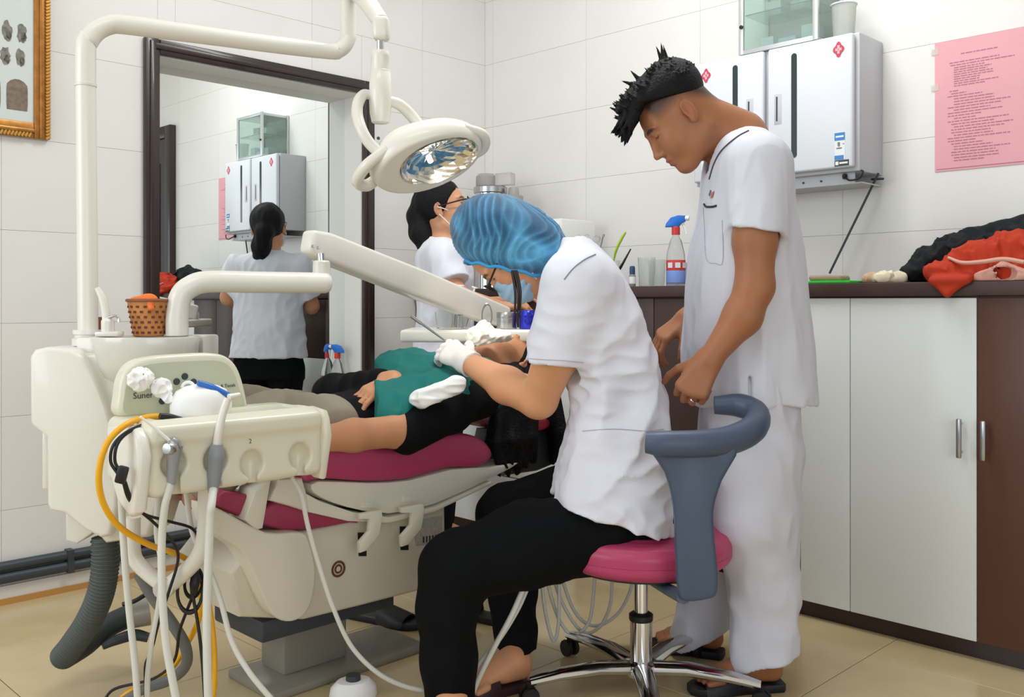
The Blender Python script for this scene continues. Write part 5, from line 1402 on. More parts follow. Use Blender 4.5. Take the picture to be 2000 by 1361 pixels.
for i in range(240):          # short texture on the back and sides
    th = rg.uniform(-1.35, 1.35); ph = rg.uniform(0.1, 1.35)
    n_ = np.array([-math.cos(th)*math.cos(ph)*0.9-0.1, math.sin(th)*math.cos(ph), math.sin(ph)]); n_ /= np.linalg.norm(n_)
    p = T(-0.022+n_[0]*0.096, n_[1]*0.076, 0.062+n_[2]*0.080)
    dd = n_+np.array([-0.25, 0, 0.25])+rg.normal(0, 0.2, 3); dd /= np.linalg.norm(dd)
    if (n_[0]*0.096-0.002)*0.52-(0.012+n_[2]*0.080)*0.85 > -0.004: continue
    S.cone(p, p+rg.uniform(0.012, 0.022)*(dd[0]*MRb[0]+dd[1]*MRb[1]+dd[2]*MRb[2]), 0.0055, 0.0012, 0.003)
obj('hair', S.mesh(0), M_HAIR, man)
# tunic
S = SDF((0.26, 2.15, 0.68), (0.92, 2.95, 1.50), 0.0046)
def sec(y, c, rx, ry, d=2.52, cy=None):
    p = W(c, y, d); return (p.z, p.x, cy if cy else d, rx, ry)
S.stack([sec(258, 1450, 0.062, 0.075), sec(280, 1452, 0.088, 0.140), sec(315, 1456, 0.106, 0.180), sec(400, 1457, 0.119, 0.188), sec(500, 1456, 0.143, 0.182), sec(600, 1456, 0.158, 0.180), sec(700, 1459, 0.169, 0.180), sec(790, 1463, 0.174, 0.182)], 0)
Tn = like(S)
Tn.cone(npv(W(1487, 322, 2.375)), npv(W(1476, 480, 2.335)), 0.074, 0.066, 0)
Tn.cut(npv(W(1473, 447, 2.335)), (-0.17, 0, -1))
merge(S, Tn, 0.035)
Tn = like(S)
Tn.cone(npv(W(1468, 330, 2.70)), npv(W(1455, 480, 2.76)), 0.072, 0.064, 0)
Tn.cut(npv(W(1455, 450, 2.75)), (-0.1, 0.1, -1))
merge(S, Tn, 0.035)
S.cut((0, 0, W(0, 783, 2.52).z), (0, 0, -1), 0.003)
f1 = folds(11, 0.0062, 22, 60, (1, 1, 0.35)); f2 = rnd_noise(12, 8, 40, 90, (1, 1, 0.6))
f3 = folds(13, 0.0030, 55, 120, (1, 1, 0.5))
S.disp(lambda X, Y, Z: (f1(X, Y, Z)+f3(X, Y, Z))*np.clip((1.42-Z)/0.25, 0.4, 1)+0.0006*f2(X, Y, Z))
S.cone(npv(W(1476, 480, 2.335)), npv(W(1480, 410, 2.352)), 0.0560, 0.0545, 0.004, True)
# neck opening and side slit
S.cone(neck_m+np.array([0.02, 0.005, -0.01]), npv(W(1405, 235, 2.52)), 0.062, 0.085, 0.008, True)
S.cone(npv(W(1395, 330, 2.50)), npv(W(1410, 255, 2.50)), 0.022, 0.06, 0.008, True)
S.box(npv(W(1466, 770, 2.34)), (0.0035, 0.045, 0.045), None, 0.001, 0.004, True)
tn = obj('tunic', S.mesh(1), M_TSH, man)
bv = bvh_of(tn)
def strip(bvh, pts, r, name, m, parent, per=5, lift=0.0012):
    P = [snap(bvh, x, y, lift) for x, y in [tuple(q) for q in np.array([(v.x, v.y) for v in catmull([Vector((a, b, 0)) for a, b in pts], per)])]]
    P = [p for p in P if p is not None]
    bm = bmesh.new(); tube(bm, P, r, n=6, smooth=False); return obj(name, bm, m, parent)
strip(bv, [(1462, 256), (1440, 268), (1412, 292), (1396, 318), (1386, 350)], 0.0022, 'neck_piping', mat('piping', '#4b4753', rough=0.7), tn)
def patch(bvh, pts, name, m, parent, lift=0.0015):
    P = [snap(bvh, x, y, lift) for x, y in pts]
    if any(p is None for p in P): return None
    bm = bmesh.new(); prism(bm, P, (0, 0.001, 0)); return obj(name, bm, m, parent, smooth=False)
patch(bv, [(1388, 388), (1393, 386), (1396, 373), (1391, 376)], 'badge_mark', mat('badge_red', '#c0685a', rough=0.7), tn)
patch(bv, [(1387, 384), (1390, 372), (1388, 371), (1385, 380)], 'badge_mark', mat('badge_grey', '#6e6a75', rough=0.7), tn)
strip(bv, [(1376, 399), (1380, 404), (1392, 404), (1400, 402)], 0.003, 'pen_clip', M_BLACK, tn, 3)
strip(bv, [(1374, 405), (1376, 440), (1380, 505), (1398, 514), (1412, 510), (1411, 430)], 0.0009, 'pocket_seam', mat('seam', '#b9b6c2', rough=0.8), tn, 4)
# trousers
S = SDF((0.26, 2.15, 0.02), (0.90, 2.95, 0.90), 0.0050)
S.chain([npv(W(1462, 760, 2.47)), npv(W(1470, 890, 2.455)), npv(W(1476, 1010, 2.44)), npv(W(1492, 1150, 2.44)), npv(W(1495, 1320, 2.44))], [0.125, 0.120, 0.110, 0.090, 0.086], 0.02)
S.cut(npv(W(1492, 1281, 2.44)), (0.34, 0, -0.94))
Tn = like(S)
Tn.chain([npv(W(1452, 770, 2.60)), npv(W(1440, 900, 2.63)), npv(W(1422, 1030, 2.65)), npv(W(1390, 1140, 2.67)), npv(W(1350, 1290, 2.685))], [0.12, 0.11, 0.092, 0.076, 0.068], 0.02)
Tn.cut(npv(W(1358, 1243, 2.68)), (0.42, 0, -0.90))
merge(S, Tn, 0.02)
f1 = folds(21, 0.0075, 18, 50, (1, 1, 0.45)); f3 = folds(22, 0.0034, 50, 110, (1, 1, 0.6))
S.disp(lambda X, Y, Z: f1(X, Y, Z)+f3(X, Y, Z))
S.cone(npv(W(1495, 1340, 2.44)), npv(W(1497, 1240, 2.44)), 0.075, 0.070, 0.003, True)
S.cone(npv(W(1345, 1310, 2.685)), npv(W(1372, 1205, 2.68)), 0.057, 0.055, 0.003, True)
obj('trousers', S.mesh(1), M_TROUW, man)
slide_shoe(nh, nt_, man, M_SHOE, dot=True)
slide_shoe(fh, ft_, man, M_SHOE)
# ring
bm = bmesh.new(); rc = kn[2]+0.020*npv(Vector((0.05, 0.60, -0.80)).normalized()); torus(bm, 0.0112, 0.0016, frame_to(Vector((-0.35, 0.65, -0.75)), loc=rc), n=20, m=6); obj('ring', bm, mat('silver', '#e5e5e8', rough=0.15, metal=1.0), man)

# ================================================================== seated dentist
den = thing('person', 'seated dentist in blue bouffant cap, mask, glasses and white coat', 'person', (SX-0.05, 2.42, 0))
DRb = basis((-0.40, 0.05, -0.90), (-0.90, 0, 0.40))
dcn = npv(W(994, 492, 2.43))
S = SDF((-0.30, 2.05, 0.0), (0.45, 2.96, 1.26), 0.0042)
neck_d = npv(W(1100, 545, 2.45))
DT = add_head(S, dcn, DRb, 0.97, neck_d, 0.050, ears=True)
S.chain([neck_d, npv(W(1150, 600, 2.45)), npv(W(1200, 780, 2.45)), npv(W(1215, 940, 2.46))], [0.06, 0.08, 0.085, 0.085], 0.04)
S.cone(npv(W(1125, 560, 2.30)), npv(W(1125, 560, 2.58)), 0.055, 0.055, 0.04)
dw_ = npv(W(914, 708, 2.655))
S.chain([npv(W(1122, 560, 2.29)), npv(W(1088, 690, 2.35)), npv(W(1054, 778, 2.43))], [0.058, 0.056, 0.046], 0.02)
S.chain([npv(W(1050, 782, 2.435)), npv(W(990, 752, 2.53)), dw_], [0.046, 0.047, 0.029], 0.025)
add_hand(S, dw_, (-0.62, 0.55, 0.30), (0.15, 0.75, -0.60), -1, 0.95, (0.45, 0.6, 0.5), 0.03)
ew = npv(W(925, 716, 2.86))
S.chain([npv(W(1120, 565, 2.60)), npv(W(1062, 770, 2.70)), ew], [0.056, 0.042, 0.027], 0.02)
add_hand(S, ew, (-0.35, 0.55, 0.40), (-0.1, 0.3, -0.9), 1, 0.92, (0.5, 0.7, 0.5), 0.03)
S.chain([npv(W(1235, 1010, 2.43)), npv(W(1040, 1062, 2.35)), npv(W(893, 1108, 2.27)), npv(W(880, 1345, 2.27))], [0.07, 0.07, 0.052, 0.034], 0.03)
S.chain([npv(W(1195, 1000, 2.56)), npv(W(985, 1010, 2.77)), npv(W(1012, 1285, 2.46))], [0.08, 0.050, 0.032], 0.03)
lh, lt = (W(890, 0, 2.29).x, 2.30, 0.022), (W(890, 0, 2.29).x-0.02, 2.09, 0.022)
rh, rt = (W(1028, 0, 2.46).x, 2.47, 0.022), (W(1028, 0, 2.46).x-0.17, 2.35, 0.022)
add_foot(S, lh, lt); add_foot(S, rh, rt)
V, Fq = S.mesh(1)
obj('body', (V, Fq), M_SKIN, den, colors=skin_colors(V, '#dfa177', None, dcn, DRb, sc=0.97))
# gloves
S = SDF(npv(dw_)-0.19, npv(dw_)+0.19, 0.0030)
gd = npv(Vector((-0.62, 0.55, 0.30)).normalized())
add_hand(S, dw_, (-0.62, 0.55, 0.30), (0.15, 0.75, -0.60), -1, 0.95, (0.45, 0.6, 0.5), 0.03, inflate=0.0028, k=0.006)
fa = npv((W(990, 752, 2.53)-W(914, 708, 2.655)).normalized())
S.cone(npv(dw_)-fa*0.01, npv(dw_)+fa*0.020, 0.0335, 0.0350, 0.012)
S.cut(npv(dw_)+fa*0.022, fa)
g_ = rnd_noise(31, 10, 60, 160); S.disp(lambda X, Y, Z: 0.0012*g_(X, Y, Z))
gl = obj('glove', S.mesh(1), mat('latex_glove', '#efe9e2', rough=0.5, sss=0.1), den)
bm = bmesh.new(); torus(bm, 0.0345, 0.0032, frame_to(Vector(fa), loc=Vector(npv(dw_)+fa*0.018)), n=28, m=8); obj('cuff_roll', bm, mat('latex_glove', '#efe9e2'), gl)
S = SDF(npv(ew)-0.17, npv(ew)+0.17, 0.0034)
add_hand(S, ew, (-0.35, 0.55, 0.40), (-0.1, 0.3, -0.9), 1, 0.92, (0.5, 0.7, 0.5), 0.03, inflate=0.003, k=0.006)
S.cone(ew, ew+npv((W(1062, 770, 2.70)-Vector(ew)).normalized())*0.03, 0.031, 0.033, 0.01)
obj('glove', S.mesh(1), mat('latex_glove', '#efe9e2'), den)
# bouffant cap
cc0 = npv(W(990, 458, 2.43))
ax_up = npv(Vector((-0.20, 0, 0.98)).normalized())
Rc = basis((0.98, 0, 0.10), (-0.20, 0, 0.98))
S = SDF(cc0-0.19, cc0+0.19, 0.0028)
Rc = basis((0.96, 0, -0.24), (0.24, 0, 0.96))
S.ell(cc0+np.array([-0.028, 0, 0.006]), (0.118, 0.116, 0.100), Rc, 0)
S.ell(cc0+np.array([0.058, 0, -0.030]), (0.096, 0.110, 0.088), Rc, 0.05)
S.cut(npv(W(985, 533, 2.43)), (-0.20, 0, -0.98), 0.012)
def pleat(X, Y, Z):
    dx, dy, dz = X-cc0[0], Y-cc0[1], Z-cc0[2]
    a = np.arctan2(dy*1.2, dx+0.02); h = np.clip((dz+0.09)/0.20, 0, 1)
    ph = a*8+2.6*np.sin(a*4+1)+2.5*h+1.3*capn(X, Y, Z)
    r = 1-np.abs(np.sin(ph))**0.5+0.6*(1-np.abs(np.sin(a*17+2.0*np.sin(7*h)+2.6*capn(X, Y, Z)))**0.5)
    return r*(1-0.45*h)
capn = rnd_noise(77, 10, 20, 60)
S.disp(lambda X, Y, Z: -0.0065*(pleat(X, Y, Z)-0.4))
Vc, Fc = S.mesh(0)
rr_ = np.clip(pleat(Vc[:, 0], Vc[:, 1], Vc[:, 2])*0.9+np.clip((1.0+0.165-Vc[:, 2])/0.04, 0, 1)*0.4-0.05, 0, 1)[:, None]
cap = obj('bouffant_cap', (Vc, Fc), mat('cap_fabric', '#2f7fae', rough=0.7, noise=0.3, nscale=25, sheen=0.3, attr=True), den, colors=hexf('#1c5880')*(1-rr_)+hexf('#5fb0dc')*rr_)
bm = bmesh.new()
ring = []
for a in np.linspace(0, 2*math.pi, 41):
    p = Vector(cc0)+Vector((0.118*math.cos(a)+0.010, 0.098*math.sin(a), -0.094-0.024*math.cos(a)+0.003*math.sin(13*a)))
    ring.append(p)
tube(bm, ring, 0.0045, n=8, per=2); obj('elastic_hem', bm, mat('cap_hem', '#3b97cf', rough=0.6), cap)
# face mask with ear loops
def TS(S_, x, y, z, rx, ry, rz, k=0.0, sub=False): S_.ell(DT(x, y, z), np.array([rx, ry, rz])*0.97, DRb, k, sub)
S = SDF(npv(DT(0.06, 0, -0.05))-0.13, npv(DT(0.06, 0, -0.05))+0.13, 0.0028)
TS(S, 0.062, 0, -0.052, 0.060, 0.062, 0.064)
TS(S, 0.045, 0, -0.052, 0.060, 0.057, 0.068, 0.003, True)
S.cut(DT(0.030, 0, 0), -DRb[0]); S.cut(DT(0, 0, -0.004), DRb[2]); S.cut(DT(0, 0, -0.108), -DRb[2])
zl = lambda X, Y, Z: 0.0012*np.sin(((X-dcn[0])*DRb[2][0]+(Y-dcn[1])*DRb[2][1]+(Z-dcn[2])*DRb[2][2])*320)
S.disp(zl)
mk = obj('face_mask', S.mesh(1), mat('mask_blue', '#a9cdea', rough=0.8), den)
for y in (1, -1):
    for zz, ez in ((-0.012, 0.01), (-0.095, -0.02)):
        bm = bmesh.new(); tube(bm, [Vector(DT(0.035, y*0.058, zz)), Vector(DT(0.01, y*0.078, (zz+ez)/2)), Vector(DT(-0.015, y*0.088, ez))], 0.0018, n=6); obj('ear_loop', bm, M_WHITE, mk)
# glasses
gt = obj('glasses', (lambda b: (torus(b, 0.021, 0.0020, frame_to(Vector(DRb[0]), Vector(DRb[1]), Vector(DT(0.108, 0.033, 0.004))) @ Matrix.Diagonal((1.2, 0.85, 1, 1)), n=28, m=6),
    torus(b, 0.021, 0.0020, frame_to(Vector(DRb[0]), Vector(DRb[1]), Vector(DT(0.108, -0.033, 0.004))) @ Matrix.Diagonal((1.2, 0.85, 1, 1)), n=28, m=6),
    tube(b, [Vector(DT(0.110, 0.010, 0.008)), Vector(DT(0.113, 0, 0.010)), Vector(DT(0.110, -0.010, 0.008))], 0.002, n=6), b)[-1])(bmesh.new()), M_BLACK, den)
for y in (1, -1):
    bm = bmesh.new(); tube(bm, [Vector(DT(0.107, y*0.057, 0.010)), Vector(DT(0.095, y*0.072, 0.012)), Vector(DT(-0.01, y*0.086, 0.014))], 0.0026, n=6); obj('temple_arm', bm, M_BLACK, gt)
    bm = bmesh.new(); lathe(bm, [(0, 0.0), (0.0205, 0.0), (0.0205, 0.001), (0, 0.001)], 24, frame_to(Vector(DRb[0]), Vector(DRb[1]), Vector(DT(0.108, y*0.033, 0.004))) @ Matrix.Diagonal((1.18, 0.83, 1, 1))); obj('lens', bm, mat('clear_lens', '#ffffff', rough=0.02, trans=1.0, ior=1.1), gt)
# loose strands of hair escaping the cap
for k, (x0, x1, x2, y) in enumerate(((1000, 1006, 1002, 0), (1004, 1012, 1010, 3), (1008, 1016, 1016, 0))):
    bm = bmesh.new(); tube(bm, [W(x0, 528, 2.33), W(x1, 565, 2.325), W(x1, 600, 2.33), W(x2, 640-8*k, 2.34)], [0.004, 0.0035, 0.0028, 0.001], n=6); obj('hair_strand', bm, mat('dark_brown_hair', '#2a1712', rough=0.4), den)
# coat
S = SDF((-0.02, 2.12, 0.40), (0.47, 2.78, 1.22), 0.0044)
def sed(y, c, rx, ry): 
    p = W(c, y, 2.44); return (p.z, p.x, 2.44, rx, ry)
S.stack(ex=2.7, k=0, secs=[sed(468, 1120, 0.040, 0.066), sed(492, 1128, 0.066, 0.115), sed(535, 1142, 0.090, 0.168), sed(600, 1160, 0.110, 0.184), sed(700, 1188, 0.118, 0.165), sed(800, 1208, 0.119, 0.155), sed(900, 1200, 0.140, 0.192), sed(1060, 1182, 0.168, 0.222)])
S.cut(npv(W(1188, 989, 2.44)), (-0.289, 0, -0.957), 0.003)
Tn = like(S)
Tn.cone(npv(W(1130, 556, 2.305)), npv(W(1082, 740, 2.345)), 0.092, 0.077, 0)
Tn.cut(npv(W(1086, 706, 2.34)), (-0.08, 0, -1))
merge(S, Tn, 0.03)
Tn = like(S)
Tn.cone(npv(W(1125, 560, 2.585)), npv(W(1085, 720, 2.66)), 0.085, 0.068, 0)
Tn.cut(npv(W(1088, 690, 2.65)), (-0.15, 0.2, -1))
merge(S, Tn, 0.03)
f1 = folds(41, 0.0085, 24, 62, (0.8, 1, 0.9)); f2 = rnd_noise(42, 8, 50, 110)
f3 = folds(43, 0.0042, 60, 130, (0.7, 1, 1.1))
S.disp(lambda X, Y, Z: (f1(X, Y, Z)+f3(X, Y, Z))*np.clip((1.08-Z)/0.2, 0.3, 1)+0.0006*f2(X, Y, Z))
S.cone(npv(W(1086, 720, 2.345)), npv(W(1096, 650, 2.335)), 0.067, 0.064, 0.004, True)
S.cone(neck_d, npv(W(1040, 490, 2.44)), 0.062, 0.085, 0.008, True)
coat = obj('coat', S.mesh(1), M_UNI, den)
bv = bvh_of(coat)
strip(bv, [(1163, 497), (1142, 507), (1120, 524), (1102, 546)], 0.0014, 'collar_seam', mat('seam2', '#8d89a0', rough=0.8), coat, 5)
strip(bv, [(1138, 842), (1200, 838), (1262, 842), (1296, 838)], 0.0011, 'waist_seam', mat('seam', '#b9b6c2'), coat, 5)
strip(bv, [(1032, 700), (1060, 702), (1100, 704), (1140, 708)], 0.0011, 'sleeve_seam', mat('seam', '#b9b6c2'), coat, 5, 0.0008)
# collar flap
bm = bmesh.new(); tube(bm, [W(1070, 545, 2.40), W(1100, 505, 2.385), W(1126, 482, 2.40), W(1138, 478, 2.44), W(1130, 482, 2.50), W(1105, 505, 2.515)], [0.010, 0.018, 0.022, 0.022, 0.018, 0.010], n=10, ell=1.2); obj('collar', bm, M_UNI, coat)
# trousers
S = SDF((-0.34, 2.10, 0.0), (0.46, 2.92, 0.62), 0.0048)
S.chain([npv(W(1250, 1010, 2.39)), npv(W(1160, 1035, 2.37)), npv(W(1030, 1064, 2.325)), npv(W(893, 1108, 2.27))], [0.104, 0.104, 0.100, 0.082], 0.03)
S.chain([npv(W(893, 1108, 2.27)), npv(W(872, 1190, 2.26)), npv(W(876, 1290, 2.265)), npv(W(880, 1400, 2.27))], [0.082, 0.066, 0.062, 0.058], 0.03)
S.cut((0, 0, 0.042), (0, 0, -1), 0.002)
Tn = like(S)
Tn.chain([npv(W(1225, 990, 2.52)), npv(W(1110, 985, 2.66)), npv(W(990, 1000, 2.77))], [0.115, 0.105, 0.080], 0.03)
Tn.chain([npv(W(985, 1005, 2.77)), npv(W(999, 1140, 2.62)), npv(W(1013, 1300, 2.455))], [0.080, 0.064, 0.050], 0.03)
Tn.cut(npv(W(1015, 1272, 2.46)), (0.02, 0.0, -1), 0.002)
merge(S, Tn, 0.03)
S.cone(npv(W(1235, 985, 2.40)), npv(W(1225, 980, 2.54)), 0.125, 0.12, 0.03)
f1 = folds(51, 0.0045, 22, 50); f3 = folds(52, 0.003, 55, 110); S.disp(lambda X, Y, Z: f1(X, Y, Z)+f3(X, Y, Z))
obj('trousers', S.mesh(1), M_BTR, den)
slide_shoe(lh, lt, den, M_MAROON); slide_shoe(rh, rt, den, M_MAROON)

# ================================================================== patient lying in the chair
pat = thing('person', 'patient lying in the dental chair under a teal drape, long black hair', 'person', PC(-0.5, 0, 0.64))
PRb = basis((-0.25, -0.25, 0.94), (0.66, 0.66, 0.25))
pcn = npv(PC(0.0, 0, 0.815))
S = SDF((-0.95, 2.05, 0.36), (0.18, 3.30, 0.98), 0.0056)
pneck = npv(PC(-0.20, 0, 0.745))
PT = add_head(S, pcn, PRb, 0.98, pneck, 0.050)
S.chain([npv(PC(-0.30, 0, 0.735)), npv(PC(-0.55, 0, 0.685)), npv(PC(-0.78, 0, 0.665))], [0.070, 0.052, 0.048], 0.03, flat=(B_, 1.5))
# near arm on the cushion, far hand on the belly
ws = npv(WL(585, 862, 2.80)); el_ = npv(WL(775, 842, 2.80)); shn = npv(PC(-0.27, -0.16, 0.72))
S.chain([shn, el_, npv(WL(690, 850, 2.80)), ws], [0.046, 0.042, 0.040, 0.027], 0.02)
add_hand(S, ws, (-0.72, -0.65, -0.05), (0.1, -0.1, -1), -1, 0.95, (0.2, 0.3, 0.2), 0.03)
fw2 = npv(W(768, 742, 2.66)); S.chain([npv(PC(-0.27, 0.16, 0.72)), npv(PC(-0.50, 0.26, 0.72)), fw2], [0.045, 0.038, 0.028], 0.02)
add_hand(S, fw2, npv(W(690, 788, 2.57))-fw2, (0.12, 0.30, -0.95), 1, 1.0, (0.18, 0.30, 0.2), 0.06)
for s_ in (-1, 1):
    S.chain([npv(PC(-0.76, s_*0.08, 0.67)), npv(PC(-1.00, s_*0.07, 0.675)), npv(PC(-1.07, s_*0.06, 0.56))], [0.07, 0.05, 0.035], 0.03)
    S.cone(npv(PC(-1.07, s_*0.06, 0.55)), npv(PC(-1.11, s_*0.06, 0.535)), 0.033, 0.028, 0.02)
V, Fq = S.mesh(1)
obj('body', (V, Fq), M_SKIN, pat, colors=skin_colors(V, '#c98f68', None, pcn, PRb, sc=0.98))
# black top
S = SDF((-0.82, 2.15, 0.56), (0.05, 3.25, 0.90), 0.0054)
S.chain([npv(PC(-0.24, 0, 0.735)), npv(PC(-0.50, 0, 0.690)), npv(PC(-0.80, 0, 0.665))], [0.080, 0.068, 0.066], 0.03, flat=(B_, 1.90))
S.chain([shn, npv(PC(-0.42, -0.20, 0.70)), npv(WL(792, 845, 2.80))], [0.060, 0.058, 0.056], 0.03)
S.chain([npv(PC(-0.27, 0.16, 0.73)), npv(PC(-0.50, 0.26, 0.72)), npv(PC(-0.50, 0.26, 0.72))*0.2+fw2*0.8], [0.058, 0.052, 0.040], 0.03)
f1 = folds(61, 0.005, 26, 64, (1, 1, 1)); S.disp(f1)
obj('black_top', S.mesh(1), mat('black_cloth', '#0b0d0e', rough=0.9, spec=0.2), pat)
# trousers
S = SDF((-0.95, 2.05, 0.38), (-0.30, 2.80, 0.88), 0.0056)
for s_ in (-1, 1):
    S.chain([npv(PC(-0.75, s_*0.075, 0.668)), npv(PC(-0.90, s_*0.08, 0.685)), npv(PC(-1.01, s_*0.07, 0.68)), npv(PC(-1.07, s_*0.065, 0.57))], [0.084, 0.086, 0.072, 0.060], 0.025)
f1 = folds(62, 0.010, 26, 70, (1, 1, 1)); S.disp(f1)
obj('trousers', S.mesh(1), mat('khaki_cloth', '#8f8676', rough=0.85), pat)
# hair: on the skull and hanging over the headrest
S = SDF((-0.24, 2.70, 0.42), (0.22, 3.28, 0.95), 0.0038)
S.ell(npv(PT(-0.030, 0, 0.038)), np.array([0.092, 0.088, 0.094]), PRb, 0)
S.ell(npv(PT(0.062, 0, -0.035)), np.array([0.088, 0.075, 0.100]), PRb, 0.01, True)
rg = np.random.default_rng(9)
for i in range(30):
    a = rg.uniform(-1.0, 1.0)
    p0_ = npv(PC(-0.04+0.05*rg.normal()*0.6, -0.045-0.02*rg.random(), 0.78)); xx = -0.10+0.075*a
    p1_ = npv(PC(xx*0.9, -0.115-0.02*rg.random(), 0.70)); p2_ = npv(PC(xx*1.1-0.01, -0.130-0.03*rg.random(), 0.58)); p3_ = npv(PC(xx*1.1+0.02*rg.normal()*0.5, -0.135-0.03*rg.random(), 0.47+0.04*rg.random()))
    S.chain([p0_, p1_, p2_, p3_], [0.024, 0.022, 0.017, 0.004], 0.010)
for i in range(16):
    a = rg.uniform(-1, 1)
    S.chain([npv(PC(0.05, -0.03*a, 0.80)), npv(PC(0.105+0.01*a, -0.06+0.05*a, 0.72)), npv(PC(0.125, -0.08+0.06*a, 0.58)), npv(PC(0.12, -0.09+0.06*a, 0.47+0.04*rg.random()))], [0.03, 0.026, 0.02, 0.005], 0.012)
f1 = rnd_noise(63, 12, 120, 260, (1, 1, 0.15)); S.disp(lambda X, Y, Z: 0.0018*f1(X, Y, Z))
obj('hair', S.mesh(0), M_HAIR, pat)

# ================================================================== assistant at the counter
asn = thing('person', 'woman with ponytail, glasses and mask in white tunic facing the counter', 'person', (-0.28, 3.78, 0))
ARb = basis((0.955, -0.06, 0.24), (-0.24, 0, 0.955))
aear = npv(W(855, 408, 3.70))
acn = aear-(-0.016*ARb[0]-0.081*ARb[1]+0.002*ARb[2])
ax_, ay_ = acn[0]+0.0, acn[1]
S = SDF((-0.55, 3.40, 0.0), (0.22, 4.12, 1.52), 0.0056)
AT = add_head(S, acn, ARb, 0.98, (ax_-0.01, ay_, 1.225), 0.047)
S.chain([(ax_, ay_, 1.20), (ax_, ay_, 0.95), (ax_, ay_, 0.78)], [0.07, 0.07, 0.08], 0.04)
S.cone((ax_, ay_-0.13, 1.19), (ax_, ay_+0.13, 1.19), 0.045, 0.045, 0.04)
S.chain([(ax_, ay_-0.165, 1.17), npv(W(893, 578, 3.56)), npv(W(975, 600, 3.62))], [0.045, 0.038, 0.026], 0.02)
add_hand(S, npv(W(975, 600, 3.62)), (0.9, 0.3, 0.1), (0, 0.3, -1), 1, 0.92, (0.4, 0.5, 0.4))
S.chain([(ax_, ay_+0.165, 1.17), (ax_+0.06, ay_+0.20, 0.98), (ax_+0.26, ay_+0.10, 1.0)], [0.045, 0.038, 0.026], 0.02)
add_hand(S, (ax_+0.26, ay_+0.10, 1.0), (0.9, -0.2, 0.1), (0, -0.3, -1), -1, 0.92, (0.4, 0.5, 0.4))
for s_ in (-1, 1):
    S.chain([(ax_, ay_+s_*0.085, 0.75), (ax_-0.005, ay_+s_*0.085, 0.42), (ax_-0.02, ay_+s_*0.085, 0.07)], [0.075, 0.05, 0.032], 0.03)
    add_foot(S, (ax_-0.06, ay_+s_*0.085, 0.022), (ax_+0.15, ay_+s_*0.095, 0.022))
V, Fq = S.mesh(1)
obj('body', (V, Fq), M_SKIN, asn, colors=skin_colors(V, '#cf9672', None, acn, ARb, sc=0.98))
S = SDF((-0.52, 3.55, 1.02), (0.02, 4.02, 1.55), 0.0036)
S.ell(npv(AT(-0.020, 0, 0.040)), np.array([0.102, 0.085, 0.095]), ARb, 0)
S.ell(npv(AT(0.080, 0, -0.005)), np.array([0.072, 0.098, 0.078]), ARb, 0.01, True)
S.ell(npv(AT(0.012, 0, -0.055)), np.array([0.055, 0.100, 0.056]), ARb, 0.008, True)
S.chain([npv(AT(-0.085, 0, 0.05)), npv(AT(-0.110, 0, 0.005)), npv(AT(-0.112, -0.02, -0.07)), npv(AT(-0.098, -0.03, -0.14)), npv(AT(-0.105, -0.03, -0.205))], [0.038, 0.044, 0.046, 0.038, 0.010], 0.015)
f1 = rnd_noise(71, 12, 110, 240, (1, 1, 0.2)); S.disp(lambda X, Y, Z: 0.0014*f1(X, Y, Z))
hr2 = obj('hair', S.mesh(0), M_HAIR, asn)
bm = bmesh.new(); torus(bm, 0.034, 0.007, frame_to(Vector(AT(-0.11, 0, 0.01))-Vector(AT(-0.09, 0, 0.05)), loc=Vector(AT(-0.103, 0, 0.022))), n=20, m=8); obj('hair_tie', bm, M_BLACK, hr2)
S = SDF((-0.52, 3.45, 0.66), (-0.02, 4.10, 1.32), 0.0052)
S.stack([(1.255, ax_-0.012, ay_, 0.058, 0.07), (1.235, ax_-0.008, ay_, 0.075, 0.12), (1.20, ax_-0.005, ay_, 0.098, 0.165), (1.10, ax_, ay_, 0.112, 0.175), (0.98, ax_, ay_, 0.108, 0.165), (0.85, ax_, ay_, 0.118, 0.18), (0.728, ax_, ay_, 0.125, 0.19)], 0)
Tn = like(S); e_ = npv(W(893, 578, 3.56)); s0 = np.array([ax_, ay_-0.155, 1.175]); Tn.cone(s0, e_, 0.066, 0.066, 0); Tn.cut(s0+(e_-s0)*0.66, (e_-s0)); merge(S, Tn, 0.03)
Tn = like(S); e_ = np.array([ax_+0.06, ay_+0.20, 0.98]); s0 = np.array([ax_, ay_+0.155, 1.175]); Tn.cone(s0, e_, 0.066, 0.066, 0); Tn.cut(s0+(e_-s0)*0.75, (e_-s0)); merge(S, Tn, 0.03)
f1 = folds(72, 0.006, 20, 52, (1, 1, 0.6)); f3 = folds(73, 0.003, 50, 110, (1, 1, 0.7)); S.disp(lambda X, Y, Z: f1(X, Y, Z)+f3(X, Y, Z))
S.cone((ax_+0.0, ay_, 1.24), (ax_+0.05, ay_, 1.32), 0.056, 0.07, 0.006, True)
tu = obj('tunic', S.mesh(1), M_UNI, asn)
bm = bmesh.new(); torus(bm, 0.060, 0.007, frame_to((0.25, 0, 1), loc=(ax_+0.006, ay_, 1.238)), n=28, m=8); obj('dark_collar', bm, mat('dark_collar', '#3c3038', rough=0.8), tu)
S = SDF((-0.50, 3.55, 0.02), (-0.06, 4.02, 0.86), 0.0058)
S.stack([(0.62, ax_, ay_, 0.112, 0.175), (0.84, ax_, ay_, 0.10, 0.16)], 0)
for s_ in (-1, 1): S.chain([(ax_, ay_+s_*0.085, 0.66), (ax_-0.005, ay_+s_*0.085, 0.42), (ax_-0.02, ay_+s_*0.085, 0.09)], [0.092, 0.068, 0.052], 0.02)
S.cut((0, 0, 0.10), (0, 0, -1))
obj('trousers', S.mesh(1), M_BTR, asn)
